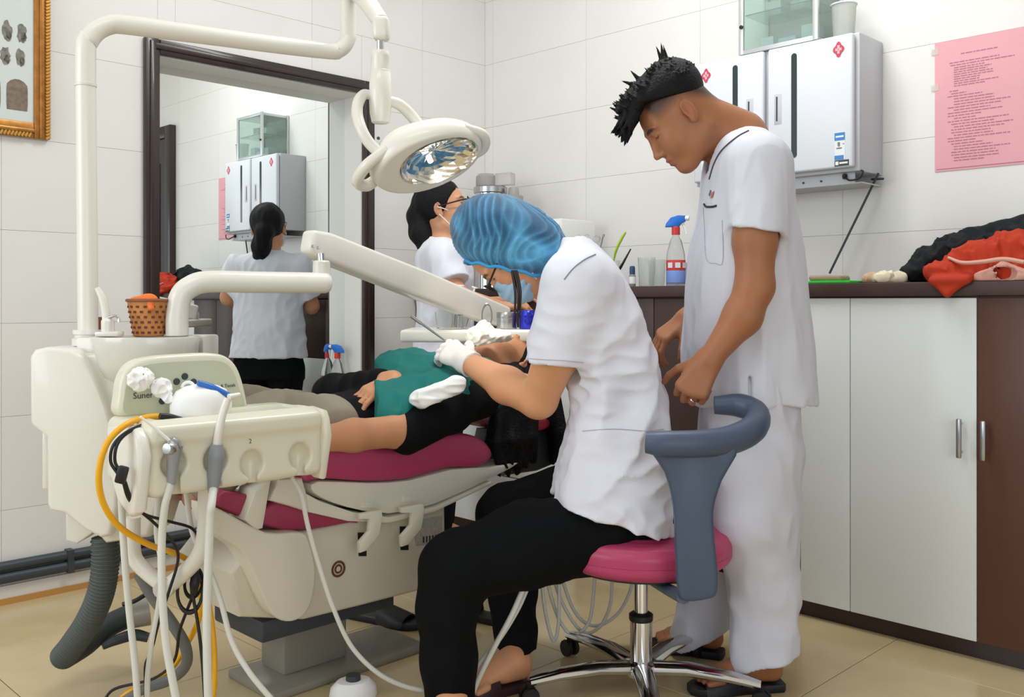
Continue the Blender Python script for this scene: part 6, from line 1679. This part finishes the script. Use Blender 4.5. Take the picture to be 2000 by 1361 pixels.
for s_ in (-1, 1): slide_shoe((ax_-0.06, ay_+s_*0.085, 0.022), (ax_+0.15, ay_+s_*0.095, 0.022), asn, M_SHOE)
S = SDF(npv(AT(0.06, 0, -0.05))-0.13, npv(AT(0.06, 0, -0.05))+0.13, 0.0036)
S.ell(npv(AT(0.062, 0, -0.055)), np.array([0.060, 0.064, 0.060]), ARb, 0); S.ell(npv(AT(0.045, 0, -0.055)), np.array([0.060, 0.058, 0.064]), ARb, 0.003, True)
S.cut(AT(0.022, 0, 0), -ARb[0]); S.cut(AT(0, 0, -0.012), ARb[2]); S.cut(AT(0, 0, -0.112), -ARb[2])
mk2 = obj('face_mask', S.mesh(1), mat('mask_blue', '#a9cdea'), asn)
for y in (1, -1):
    for zz, ez in ((-0.018, 0.01), (-0.10, -0.02)):
        bm = bmesh.new(); tube(bm, [Vector(AT(0.03, y*0.058, zz)), Vector(AT(0.01, y*0.078, (zz+ez)/2)), Vector(AT(-0.015, y*0.090, ez))], 0.002, n=6); obj('ear_loop', bm, M_WHITE, mk2)
b = bmesh.new()
for y in (1, -1): torus(b, 0.022, 0.0024, frame_to(Vector(ARb[0]), Vector(ARb[1]), Vector(AT(0.108, y*0.034, 0.006))) @ Matrix.Diagonal((1.15, 0.9, 1, 1)), n=26, m=6)
tube(b, [Vector(AT(0.110, 0.010, 0.010)), Vector(AT(0.114, 0, 0.012)), Vector(AT(0.110, -0.010, 0.010))], 0.002, n=6)
g2 = obj('glasses', b, M_BLACK, asn)
for y in (1, -1):
    bm = bmesh.new(); tube(bm, [Vector(AT(0.107, y*0.058, 0.012)), Vector(AT(0.09, y*0.076, 0.014)), Vector(AT(-0.01, y*0.086, 0.012))], 0.0028, n=6); obj('temple_arm', bm, M_BLACK, g2)
# ------------------------------------------------------------------ things on and around the patient
M_TEAL = mat('teal_cloth', '#066b66', rough=0.8, bump=0.05, bscale=250)
S = SDF((-0.62, 2.35, 0.60), (0.02, 3.22, 0.93), 0.0046)
S.chain([npv(PC(-0.20, 0, 0.748)), npv(PC(-0.42, -0.03, 0.722)), npv(PC(-0.62, -0.04, 0.690))], [0.092, 0.092, 0.080], 0.03, flat=(B_, 2.15))
S.ell(npv(PC(-0.36, 0.06, 0.80)), (0.10, 0.12, 0.055), None, 0.05)
S.cut(npv(PC(-0.56, -0.05, 0.75)), npv(-A_*0.80+B_*0.60), 0.004); S.cut(npv(PC(-0.185, 0, 0.75)), A_, 0.004)
S.cut((0, 0, 0.655), (0, 0, -1), 0.004)
f1 = folds(81, 0.0085, 24, 60, (1, 1, 1)); f2 = folds(82, 0.004, 60, 130); S.disp(lambda X, Y, Z: f1(X, Y, Z)+f2(X, Y, Z))
tag(obj('surgical_drape', S.mesh(1), M_TEAL), 'teal surgical drape spread over the patient\'s chest', 'drape')
# folded white napkin by the neck
n0 = npv(W(856, 766, 2.53))
Rn = basis((0.90, 0.25, 0.36), (-0.36, 0, 0.90))
S = SDF(n0-0.10, n0+0.10, 0.0026)
S.box(n0, (0.062, 0.030, 0.022), Rn, 0.012, 0)
S.ell(n0+np.array([-0.055, 0, -0.018]), (0.020, 0.022, 0.016), Rn, 0.02); S.ell(n0+np.array([0.052, 0.006, 0.024]), (0.020, 0.022, 0.014), Rn, 0.02)
f1 = folds(83, 0.0045, 70, 170, (0.5, 1, 1.6)); S.disp(f1)
tag(obj('napkin', S.mesh(1), M_WHITE), 'folded white paper napkin tucked beside the patient\'s neck', 'napkin')
# gauze on the mouth
g0 = npv(W(957, 655, 2.93))
S = SDF(g0-0.12, g0+0.12, 0.0028)
S.ell(g0, (0.070, 0.045, 0.020), basis((1, 0.1, -0.05), (0, 0, 1)), 0)
S.ell(g0+np.array([-0.035, -0.02, -0.002]), (0.034, 0.030, 0.026), None, 0.02)
S.ell(g0+np.array([-0.018, 0.0, 0.022]), (0.020, 0.020, 0.024), None, 0.02)
f1 = folds(84, 0.0055, 90, 220, (1, 1, 1)); S.disp(f1)
S.ell(g0+np.array([-0.012, -0.048, -0.010]), (0.016, 0.014, 0.012), None, 0.004, True)
tag(obj('gauze', S.mesh(1), mat('gauze_white', '#f3eee2', rough=0.85)), 'crumpled white gauze pad over the patient\'s mouth', 'gauze')
bm = bmesh.new(); tube(bm, [W(805, 618, 2.66), W(835, 640, 2.68), W(868, 664, 2.70)], [0.0042, 0.0036, 0.0026], n=10); tube(bm, [W(803, 617, 2.66), W(822, 631, 2.67)], 0.0050, n=10, per=2)
tag(obj('dental_probe', bm, M_STEEL), 'slim steel dental instrument held in the gloved hand', 'instrument')

# ------------------------------------------------------------------ things on the instrument tray
M_CLEAR = mat('clear_plastic', '#f2f5f4', rough=0.06, trans=0.92, ior=1.25)
def syringe(px, d, label, tilt):
    p = W(px, 0, d); base = Vector((p.x, d, TT+0.001))
    ax = Vector((tilt, 0, 1)).normalized(); M = frame_to(ax, loc=base)
    t = thing('syringe', label, 'syringe', base, 'syringes on the instrument tray')
    bm = bmesh.new(); lathe(bm, [(0, 0), (0.009, 0), (0.009, 0.085), (0.016, 0.086), (0.016, 0.088), (0.008, 0.088), (0.008, 0.002), (0, 0.002)], 16, M); obj('barrel', bm, M_CLEAR, t)
    bm = bmesh.new(); lathe(bm, [(0, 0.046), (0.0078, 0.046), (0.0078, 0.056), (0.0035, 0.057), (0.0035, 0.140), (0.011, 0.141), (0.011, 0.145), (0, 0.145)], 14, M); pl = obj('plunger', bm, M_WHITE, t)
    bm = bmesh.new(); lathe(bm, [(0, 0.044), (0.0080, 0.044), (0.0080, 0.053), (0, 0.054)], 14, M); obj('rubber_seal', bm, M_BLACK, pl)
    return t
syringe(898, 3.13, 'upright plastic syringe with raised plunger on the instrument tray', 0.03)
syringe(905, 3.17, 'second plastic syringe leaning towards the tweezers on the tray', 0.28)
def tin(px, d, r, h, m, label):
    p = W(px, 0, d); b0_ = Vector((p.x, d, TT+0.0005))
    t = thing('dressing_tin', label, 'tin', b0_)
    bm = bmesh.new(); lathe(bm, [(0, 0), (r*0.97, 0), (r, 0.003), (r, h*0.62), (0, h*0.62)], 28, Matrix.Translation(b0_)); obj('can', bm, m, t)
    bm = bmesh.new(); lathe(bm, [(r*1.02, h*0.60), (r*1.03, h*0.62), (r*1.03, h*0.94), (r*0.98, h), (0, h)], 28, Matrix.Translation(b0_)); obj('lid', bm, m, t)
tin(990, 3.17, 0.034, 0.056, M_STEEL, 'small round steel tin with lid on the instrument tray')
tin(1035, 3.15, 0.036, 0.062, mat('blue_metal', '#3a3fc0', rough=0.2, metal=0.8), 'small round shiny blue tin with lid on the instrument tray')
bm = bmesh.new(); q = W(951, 0, 3.14); Mt = frame_to((0.3, -0.95, 0), (0, 0, 1), Vector((q.x, 3.14, TT+0.044)))
torus(bm, 0.017, 0.0022, Mt @ Matrix.Diagonal((2.2, 1, 1, 1)), n=28, m=6)
tag(obj('finger_ring_forceps', bm, M_STEEL), 'steel loop handle standing between syringes and steel tin', 'forceps')
bm = bmesh.new(); lathe(bm, [(0, 0), (0.030, 0), (0.036, 0.055), (0.0345, 0.055), (0.029, 0.002), (0, 0.002)], 24, Matrix.Translation((W(870, 0, 3.22).x, 3.22, TT+0.0005)))
tag(obj('plastic_cup', bm, M_CLEAR), 'clear plastic cup on the tray left of the syringes', 'cup')
bm = bmesh.new(); tube(bm, [Vector((W(858, 0, 3.09).x, 3.09, TT+0.003)), Vector((W(900, 0, 3.10).x, 3.10, TT+0.003))], 0.0025, n=8, per=2)
tag(obj('dental_mirror', bm, M_STEEL), 'thin dark steel hand tool lying on the front edge of the tray', 'instrument')

# ------------------------------------------------------------------ basket on the side unit
M_WICK = mat('wicker', '#c8854c', rough=0.7, noise=0.2, nscale=30)
M_WICKD = mat('wicker_dark', '#6b3b20', rough=0.8)
bk = W(292, 0, UD+0.16); b0_ = Vector((bk.x, UD+0.155, DZ+0.0005))
t = thing('wicker_basket', 'small woven tan basket standing behind the spittoon bowl', 'basket', b0_)
bh = 0.086; r0, r1 = 0.036, 0.050
bm = bmesh.new(); lathe(bm, [(0, 0), (r0, 0), (r1, bh), (r1-0.003, bh), (r0-0.003, 0.003), (0, 0.003)], 28, Matrix.Translation(b0_)); body_ = obj('weave', bm, M_WICK, t)
bm = bmesh.new(); torus(bm, r1, 0.004, Matrix.Translation(b0_+Vector((0, 0, bh))), n=28, m=8); obj('rim', bm, mat('wicker_rim', '#8d5a3a', rough=0.7), t)
bm = bmesh.new()
for j in range(7):
    for k in range(16):
        if (j % 7 == 6): continue
        a = 2*math.pi*(k+0.5*(j % 2))/16; z = 0.008+j*0.0125; r = r0+(r1-r0)*z/bh+0.0006
        M = Matrix.Translation(b0_) @ Matrix.Rotation(a, 4, 'Z')
        bx(bm, (r-0.001, -0.0035, z-0.0028), (r+0.0012, 0.0035, z+0.0028), M=M)
obj('dark_strips', bm, M_WICKD, body_)['kind'] = 'stuff'
c0 = b0_+Vector((0.016, -0.030, bh+0.004))
S = SDF(npv(c0)-0.07, npv(c0)+0.07, 0.0026); S.ell(npv(c0), (0.020, 0.014, 0.012), None, 0); S.cone(npv(c0), npv(c0)+np.array([-0.040, -0.004, -0.002]), 0.008, 0.004, 0.01); S.cone(npv(c0), npv(c0)+np.array([0.006, -0.012, -0.022]), 0.009, 0.005, 0.01)
f1 = folds(91, 0.004, 80, 180); S.disp(f1)
tag(obj('orange_cloth', S.mesh(1), mat('orange_cloth', '#f07a35', rough=0.7)), 'bright orange cloth scrap on the rim of the basket', 'cloth')
bm = bmesh.new(); lathe(bm, [(0, 0), (0.020, 0), (0.022, 0.045), (0.0205, 0.045), (0.019, 0.003), (0, 0.003)], 20, Matrix.Translation(W(190, 650, UD+0.16)*Vector((1, 1, 0))+Vector((0, 0, DZ+0.0005))))
tag(obj('brown_cup', bm, mat('brown_plastic', '#8d5a45', rough=0.4)), 'small brown cup behind the white tap of the side unit', 'cup')

# ------------------------------------------------------------------ spray bottles
M_BLUESP = mat('spray_blue', '#1f6fd0', rough=0.35)
M_REDSP = mat('spray_red', '#cf3a34', rough=0.35)
M_LABEL1 = mat('label_redprint', '#d2473f', rough=0.5)
M_LABEL2 = mat('label_blueprint', '#7f9fe0', rough=0.5)
def spray(base, h, rot, label, lab_side=1):
    t = thing('spray_bottle', label, 'bottle', base); M = Matrix.Translation(base) @ Matrix.Rotation(rot, 4, 'Z')
    k = h/0.275; r = 0.036*k
    bm = bmesh.new(); lathe(bm, [(0, 0), (r*0.95, 0), (r, 0.005), (r, 0.105*k), (r*0.96, 0.125*k), (r*0.62, 0.172*k), (0.012*k, 0.192*k), (0.012*k, 0.200*k), (0, 0.200*k)], 24, M); obj('bottle_body', bm, M_CLEAR, t)
    bm = bmesh.new(); lathe(bm, [(r*1.01, 0.060*k), (r*1.02, 0.062*k), (r*1.02, 0.098*k), (r*1.01, 0.100*k)], 24, M); lb = obj('label_red', bm, M_LABEL1, t)
    bm = bmesh.new(); lathe(bm, [(r*1.01, 0.014*k), (r*1.018, 0.016*k), (r*1.018, 0.058*k), (r*1.01, 0.060*k)], 24, M); obj('label_blue', bm, M_LABEL2, t)
    bm = bmesh.new()
    for a in (-2.0, -1.2, -0.4): bx(bm, (r*1.02, -0.010*k, 0.070*k), (r*1.035, 0.010*k, 0.090*k), M=M @ Matrix.Rotation(a, 4, 'Z'))
    obj('label_print', bm, M_LABW, lb)
    bm = bmesh.new(); lathe(bm, [(0, 0.196*k), (0.016*k, 0.196*k), (0.016*k, 0.224*k), (0.013*k, 0.227*k), (0, 0.227*k)], 20, M); obj('collar', bm, M_REDSP, t)
    bm = bmesh.new()
    pts = [(-0.040, 0.226), (-0.036, 0.240), (-0.018, 0.262), (0.010, 0.270), (0.036, 0.268), (0.036, 0.246), (0.020, 0.238), (0.012, 0.226)]
    prism(bm, [M @ Vector((x*k, -0.012*k, z*k)) for x, z in pts], M.to_3x3() @ Vector((0, 0.024*k, 0)), bev=0.004*k); hd = obj('sprayer_head', bm, M_BLUESP, t)
    bm = bmesh.new(); tube(bm, [M @ Vector((0.034*k, 0, 0.258*k)), M @ Vector((0.050*k, 0, 0.258*k))], 0.009*k, n=12, per=1); obj('nozzle', bm, M_WHITE, hd)
    bm = bmesh.new(); tube(bm, [M @ Vector((0.024*k, 0, 0.242*k)), M @ Vector((0.033*k, 0, 0.222*k)), M @ Vector((0.040*k, 0, 0.196*k))], [0.006*k, 0.005*k, 0.004*k], n=8); obj('trigger', bm, M_WHITE, hd)
    return t
q = W(660, 0, 4.172); nb = Vector((q.x-0.002, 4.172, NZ0+0.0065))
spray(nb, 0.232, math.radians(150), 'clear spray bottle with blue head on the mirror sill')
def CN(px, n): 
    p = WR(px, HZ, n); return Vector((p.x, p.y, TOPZ1+0.0006))
spray(CN(1320, 0.27), 0.272, math.radians(-20), 'clear spray bottle with blue head and red collar on the worktop')

# ------------------------------------------------------------------ things on the worktop, corner end
b0_ = CN(958, 0.20)
t = thing('steel_drum', 'tall stainless steel sterilising drum standing in the corner of the worktop', 'drum', b0_)
bm = bmesh.new(); lathe(bm, [(0, 0), (0.072, 0), (0.072, 0.455), (0, 0.455)], 32, Matrix.Translation(b0_)); obj('drum_body', bm, M_CHROME, t)
bm = bmesh.new(); lathe(bm, [(0.073, 0.440), (0.078, 0.444), (0.078, 0.468), (0.070, 0.474), (0, 0.476)], 32, Matrix.Translation(b0_)); ld = obj('lid', bm, M_STEEL, t)
bm = bmesh.new(); lathe(bm, [(0.046, 0.476), (0.048, 0.480), (0.047, 0.520), (0.036, 0.532), (0, 0.534)], 24, Matrix.Translation(b0_+Vector((-0.02, 0, 0)))); obj('dome_knob', bm, mat('grey_plastic', '#a19d99', rough=0.4), ld)
b1_ = CN(1003, 0.16)
t = thing('storage_jar', 'tall clear storage jar with grey lid beside the steel drum', 'jar', b1_)
bm = bmesh.new(); lathe(bm, [(0, 0), (0.036, 0), (0.038, 0.004), (0.038, 0.41), (0.0365, 0.41), (0.035, 0.004), (0, 0.004)], 24, Matrix.Translation(b1_)); obj('jar_body', bm, mat('frosted_jar', '#d9d3c4', rough=0.25, trans=0.5, ior=1.2), t)
bm = bmesh.new(); lathe(bm, [(0.039, 0.395), (0.044, 0.398), (0.044, 0.425), (0.026, 0.430), (0.024, 0.455), (0.018, 0.465), (0, 0.466)], 24, Matrix.Translation(b1_)); obj('lid', bm, mat('grey_plastic', '#a19d99'), t)
b2_ = b0_+Vector((0.055, -0.02, 0.4765))
bm = bmesh.new(); M = Matrix.Translation(b2_) @ Matrix.Rotation(-0.5, 4, 'Z')
bx(bm, (-0.028, -0.022, 0), (0.055, 0.022, 0.056), bev=0.003, M=M)
t = tag(obj('plastic_box', bm, mat('clear_box', '#e2e0dc', rough=0.15, trans=0.6, ior=1.2)), 'clear plastic box lying on top of the steel drum', 'box')
# white drawer organiser
x0, x1 = rs(1010, 0.30), rs(1096, 0.30); zt2 = WR(1120, 424, 0.30).z
t = thing('drawer_organiser', 'white plastic drawer organiser on the worktop behind the dentist', 'organiser', MR @ Vector(((x0+x1)/2, -0.2, TOPZ1)))
bm = bmesh.new(); bx(bm, (x0, -0.298, TOPZ1+0.0006), (x1, -0.08, zt2), bev=0.006, M=MR); ob = obj('case', bm, M_WHITEP, t)
nd = 5
for k in range(nd):
    za = TOPZ1+0.012+k*(zt2-TOPZ1-0.02)/nd
    bm = bmesh.new(); bx(bm, (x0+0.008, -0.303, za), (x1-0.008, -0.296, za+(zt2-TOPZ1-0.02)/nd-0.008), bev=0.002, M=MR); dd = obj('drawer', bm, M_LABW, t)
    for q in (0.30, 0.72):
        bm = bmesh.new(); bx(bm, (x0+(x1-x0)*q-0.010, -0.3042, za+0.036), (x0+(x1-x0)*q+0.010, -0.3025, za+0.039), M=MR); obj('slot', bm, M_DGREY, dd)
# glass jar of scissors and forceps
def jar(px, n, r, h, label, name='instrument_jar'):
    b = CN(px, n); bm = bmesh.new(); lathe(bm, [(0, 0), (r*0.85, 0), (r, h), (r-0.0022, h), (r*0.85-0.0022, 0.004), (0, 0.004)], 24, Matrix.Translation(b))
    return tag(obj(name, bm, M_CLEAR), label, 'jar'), b
_, ja = jar(1150, 0.34, 0.036, 0.115, 'clear jar holding scissors and forceps on the worktop')
_, jb = jar(1194, 0.32, 0.036, 0.105, 'clear jar holding the lime green handle and a dark pen')
def scissors(p, top, spread, label):
    t = thing('scissors', label, 'scissors', p); d = (top-p)
    sd = d.cross(Vector((0, 1, 0))).normalized(); fr = d.normalized().cross(sd)
    for s_ in (-1, 1):
        bm = bmesh.new(); tube(bm, [p, p+d*0.55+sd*0.002*s_, p+d*0.85+sd*spread*0.5*s_], [0.003, 0.004, 0.003], n=8)
        torus(bm, 0.013, 0.0022, frame_to(fr, sd, p+d*0.95+sd*spread*s_), n=20, m=6); obj('blade_and_loop', bm, M_STEEL, t)
scissors(ja+Vector((-0.006, 0, 0.006)), ja+Vector((0.012, -0.01, 0.205)), 0.020, 'steel scissors with ring handles standing highest in the clear jar')
scissors(ja+Vector((0.008, 0.006, 0.006)), ja+Vector((-0.055, 0.01, 0.200)), 0.016, 'steel forceps leaning over the edge of the clear jar')
scissors(ja+Vector((0.012, -0.006, 0.006)), ja+Vector((0.045, -0.01, 0.125)), 0.013, 'short steel scissors leaning between the two clear jars')
bm = bmesh.new(); tube(bm, [ja+Vector((0.010, -0.010, 0.006)), WR(1178, 460, 0.36)], [0.002, 0.003], n=8, per=3); lathe(bm, [(0, 0.006), (0.005, 0.002), (0.004, -0.006)], 10, Matrix.Translation(WR(1179, 459, 0.36)))
tag(obj('steel_spatula', bm, M_STEEL), 'thin steel spatula rising between jar of scissors and green handle', 'instrument')
bm = bmesh.new(); tube(bm, [jb+Vector((-0.006, 0, 0.006)), jb+Vector((0.006, 0, 0.085)), WR(1203, 490, 0.32), WR(1213, 468, 0.32), WR(1222, 453, 0.32)], [0.004, 0.004, 0.0085, 0.0095, 0.007], n=10, ell=0.6)
tag(obj('green_handle_knife', bm, mat('lime', '#a9cf2f', rough=0.4)), 'wax knife with lime green handle standing in a clear jar', 'knife')
bm = bmesh.new(); tube(bm, [jb+Vector((-0.010, -0.014, 0.006)), WR(1212, 522, 0.36), WR(1232, 486, 0.35)], [0.0045, 0.0055, 0.0025], n=8)
tag(obj('dark_pen', bm, M_BLACK), 'dark pen-like tool leaning in the second clear jar', 'pen')
b = CN(1235, 0.40)
t = thing('small_bottle', 'small bottle with dark blue cap in front of the clear jars', 'bottle', b)
bm = bmesh.new(); lathe(bm, [(0, 0), (0.012, 0), (0.013, 0.003), (0.013, 0.040), (0.009, 0.046), (0, 0.046)], 18, Matrix.Translation(b)); obj('bottle_body', bm, mat('amber_grey', '#8c8880', rough=0.3), t)
bm = bmesh.new(); lathe(bm, [(0, 0.046), (0.0105, 0.046), (0.0105, 0.070), (0.008, 0.076), (0, 0.077)], 18, Matrix.Translation(b)); obj('cap', bm, mat('navy_cap', '#2c4468', rough=0.4), t)
bm = bmesh.new(); lathe(bm, [(0.0132, 0.010), (0.0134, 0.012), (0.0134, 0.034), (0.0132, 0.036)], 18, Matrix.Translation(b)); obj('label_band', bm, M_LABW, t)
jar(1263, 0.33, 0.034, 0.110, 'clear plastic tumbler between blue-capped bottle and spray bottle', 'tumbler')
jar(1283, 0.24, 0.034, 0.105, 'clear plastic tumbler close to the spray bottle', 'tumbler')
x0, x1 = rs(1318, 0.20), rs(1362, 0.20)
bm = bmesh.new(); bx(bm, (x0, -0.22, TOPZ1+0.0006), (x1, -0.13, TOPZ1+0.092), bev=0.006, M=MR); tag(obj('clear_canister', bm, mat('clear_lilac', '#dcdcec', rough=0.1, trans=0.7, ior=1.2)), 'square clear canister behind the spray bottle', 'canister')

# ------------------------------------------------------------------ things on the worktop, notice end
x0, x1 = rs(1560, 0.40), rs(1672, 0.40)
bm = bmesh.new(); bx(bm, (x0, -0.44, TOPZ1+0.0005), (x1, -0.30, TOPZ1+0.009), bev=0.002, M=MR); tag(obj('green_board', bm, mat('vivid_green', '#35c93c', rough=0.4)), 'bright green plastic board on the worktop', 'board')
p = MR @ Vector(((x0+x1)/2-0.012, -0.36, TOPZ1+0.018))
S = SDF(npv(p)-0.09, npv(p)+0.09, 0.003); S.box(npv(p), (0.055, 0.035, 0.0095), basis((R2, -R2, 0), (0, 0, 1)), 0.008, 0); f1 = rnd_noise(95, 10, 60, 150); S.disp(lambda X, Y, Z: 0.0016*f1(X, Y, Z))
tag(obj('clay_slab', S.mesh(1), mat('clay', '#a58d7b', rough=0.9)), 'flat brownish clay slab lying on the green board', 'slab')
for k, (px, py, n, r, c, lab) in enumerate(((1702, 537, 0.36, 0.024, '#c9a98a', 'tan plaster tooth cast next to the green board'), (1725, 541, 0.40, 0.026, '#e3d9bf', 'cream plaster tooth cast in the middle of the group'), (1752, 543, 0.38, 0.024, '#ddd3ba', 'cream plaster cast in front of the black jacket'), (1768, 536, 0.30, 0.023, '#d8c3a6', 'beige plaster cast touching the black jacket'))):
    q = CN(px, n); S = SDF(npv(q)-0.07, npv(q)+0.07, 0.003)
    S.ell(npv(q)+np.array([0, 0, r*0.5]), (r*1.1, r, r*0.75), None, 0); S.ell(npv(q)+np.array([r*0.6, -r*0.2, r*0.9]), (r*0.6, r*0.6, r*0.5), None, 0.01)
    f1 = folds(96+k, 0.006, 120, 260); S.disp(f1); S.cut(npv(q), (0, 0, -1))
    tag(obj('plaster_cast', S.mesh(1), mat('plaster%d' % k, c, rough=0.9)), lab, 'plaster cast', 'plaster casts on the worktop')
# heap of clothes
def cloth(name, blobs, seed, m, label, lo, hi, amp=0.009, h=0.0040, extra=None):
    S = SDF(lo, hi, h)
    for i, (p, r) in enumerate(blobs): S.ell(npv(p), r, basis((R2, -R2, 0), (0, 0, 1)), 0.0 if i == 0 else 0.035)
    f1 = folds(seed, amp*1.25, 45, 110, (1, 1, 1)); f2 = folds(seed+1, amp*0.6, 130, 260); S.disp(lambda X, Y, Z: f1(X, Y, Z)+f2(X, Y, Z))
    if extra: extra(S)
    return tag(obj(name, S.mesh(1), m), label, 'clothing')
wz = TOPZ1
lo, hi = (0.95, 2.15, 0.92), (1.75, 3.30, 1.32)
def exb(S):
    S.cone(npv(WR(1955, 447, 0.22)), npv(WR(2000, 432, 0.20)), 0.020, 0.022, 0.02); S.cone(npv(WR(1890, 462, 0.24)), npv(WR(1955, 445, 0.22)), 0.022, 0.020, 0.02); S.cut((0, 0, wz+0.0008), (0, 0, -1))
cloth('black_jacket', [(WR(1800, 532, 0.30), (0.05, 0.07, 0.030)), (WR(1838, 505, 0.27), (0.07, 0.08, 0.040)), (WR(1890, 485, 0.24), (0.08, 0.09, 0.045)), (WR(1950, 480, 0.20), (0.09, 0.09, 0.05)), (WR(2010, 475, 0.20), (0.08, 0.09, 0.06)), (WR(1890, 530, 0.24), (0.12, 0.09, 0.035))], 101, mat('black_fabric', '#12161a', rough=0.9), 'crumpled black jacket lying on the worktop under the red cloth', lo, hi, extra=exb)
def exr(S):
    S.cut((0, 0, wz+0.0008), (0, 0, -1))
    a, b, c_ = npv(WR(1818, 548, CF-0.02)), npv(WR(1884, 545, CF-0.02)), npv(WR(1850, 586, CF+0.030))
    f_ = npv(MR.to_3x3() @ Vector((0, -1, 0)))
    a = npv(WR(1822, 548, CF+0.026)); b = npv(WR(1888, 546, CF+0.026)); c_ = npv(WR(1849, 578, CF+0.030))
    for t_ in np.linspace(0, 1, 7): S.cone(a+(b-a)*t_, c_+((a+(b-a)*t_)-c_)*0.10, 0.009, 0.006, 0.006)
    for t_ in np.linspace(0, 1, 7): S.cone(a+(b-a)*t_, a+(b-a)*t_-f_*0.07+np.array([0, 0, 0.018]), 0.010, 0.016, 0.012)
cloth('red_cloth', [(WR(1845, 535, 0.40), (0.055, 0.05, 0.030)), (WR(1885, 520, 0.38), (0.06, 0.06, 0.045)), (WR(1935, 505, 0.36), (0.075, 0.065, 0.055)), (WR(1990, 495, 0.36), (0.08, 0.07, 0.06)), (WR(1960, 540, 0.37), (0.10, 0.06, 0.03))], 111, mat('red_fabric', '#b63417', rough=0.85), 'orange-red cloth piled on the worktop, one corner hanging over the edge', lo, hi, extra=exr)
def exp_(S):
    S.cone(npv(WR(1940, 533, 0.43)), npv(WR(1972, 534, 0.452)), 0.018, 0.018, 0.004, True); S.cut((0, 0, wz+0.0008), (0, 0, -1))
cloth('pink_garment', [(WR(1925, 543, 0.43), (0.05, 0.016, 0.016)), (WR(1960, 533, 0.435), (0.038, 0.018, 0.028)), (WR(1995, 540, 0.43), (0.04, 0.016, 0.018))], 121, mat('pale_pink_fabric', '#d8a596', rough=0.85), 'pale pink garment with an open cuff below the red cloth', lo, hi, amp=0.004, h=0.004, extra=exp_)
bm = bmesh.new(); tube(bm, [WR(1852, 503, CF-0.01), WR(1880, 513, CF+0.012), WR(1920, 511, CF+0.020), WR(1960, 506, CF+0.018), WR(2000, 512, CF+0.012)], [0.004, 0.0055, 0.006, 0.006, 0.006], n=8)
tag(obj('pink_strap', bm, mat('pale_pink_fabric', '#d8a596')), 'thin pale pink strap looping across the red cloth', 'strap')

# ------------------------------------------------------------------ hoses and slippers on the far side of the chair
for k, (pts, lab) in enumerate(((((1028, 1135, 2.30), (1000, 1200, 2.29), (965, 1265, 2.29), (935, 1325, 2.29), (915, 1375, 2.29)), 'white hose crossing in front of the dentist\'s far shin, thicker of the pair'), (((1036, 1135, 2.33), (1012, 1190, 2.32), (975, 1250, 2.31), (940, 1290, 2.31), (918, 1330, 2.31), (905, 1370, 2.31)), 'white hose crossing in front of the dentist\'s far shin, thinner of the pair'))):
    hose('suction_hose', [W(*p) for p in pts], 0.0068 if k == 0 else 0.0048, M_HOSEW, lab, 'hose')
hl = [(((1052, 1090, 2.64), (1058, 1140, 2.64), (1066, 1200, 2.64), (1080, 1250, 2.64), (1090, 1225, 2.64), (1092, 1150, 2.64), (1090, 1090, 2.64)), 'narrow loop of white hose hanging beside the dentist\'s far shin'),
      (((1062, 1090, 2.67), (1075, 1160, 2.67), (1095, 1215, 2.67), (1120, 1240, 2.67), (1150, 1215, 2.67), (1160, 1150, 2.67), (1162, 1090, 2.67)), 'wide loop of white hose hanging under the stool seat'),
      (((1072, 1090, 2.70), (1095, 1170, 2.70), (1135, 1232, 2.70), (1170, 1225, 2.70), (1192, 1180, 2.70), (1196, 1110, 2.70)), 'loop of white hose hanging just left of the stool column'),
      (((1085, 1090, 2.73), (1120, 1190, 2.73), (1160, 1222, 2.73), (1205, 1200, 2.73), (1232, 1150, 2.73), (1240, 1090, 2.73)), 'outermost loop of white hose passing behind the stool column')]
for pts, lab in hl: hose('hanging_hose', [W(*p) for p in pts], 0.0050, M_HOSEW, lab, 'hose', 'hose loops behind the stool')
bm = bmesh.new(); tube(bm, [W(1068, 1085, 2.62), W(1073, 1120, 2.62), W(1076, 1140, 2.62)], [0.009, 0.009, 0.004], n=10); tag(obj('teal_hose_end', bm, M_TEAL), 'short teal hose end hanging under the dentist\'s thigh', 'hose')
# holder for those hoses: a small assistant instrument rack on the chair
t = thing('assistant_rack', 'small cream instrument rack on the far side of the chair holding hoses', 'rack', W(1140, 1060, 2.68))
bm = bmesh.new(); bx(bm, W(1045, 1096, 2.63), W(1250, 1072, 2.76), bev=0.008); obj('rack_bar', bm, M_CREAM2, t)
bm = bmesh.new(); pa_ = W(1060, 1085, 2.70); tube(bm, [pa_, Vector((-0.05, 2.95, 0.29)), PC(-0.42, 0.05, 0.26)], 0.016, n=12); obj('rack_arm', bm, M_CREAM2, t)
for (a, b, lab) in (((-0.52, 3.02), (-0.29, 2.90), 'black rubber slipper on the floor beside the chair base'), ((-0.02, 2.93), (-0.20, 3.05), 'black rubber slipper on the floor behind the dentist\'s shin')):
    d = Vector((b[0]-a[0], b[1]-a[1], 0))
    t = thing('slipper', lab, 'slipper', (a[0], a[1], 0))
    slide_shoe((a[0], a[1], 0), (b[0], b[1], 0), t, M_SHOE)
bpy.context.view_layer.update()
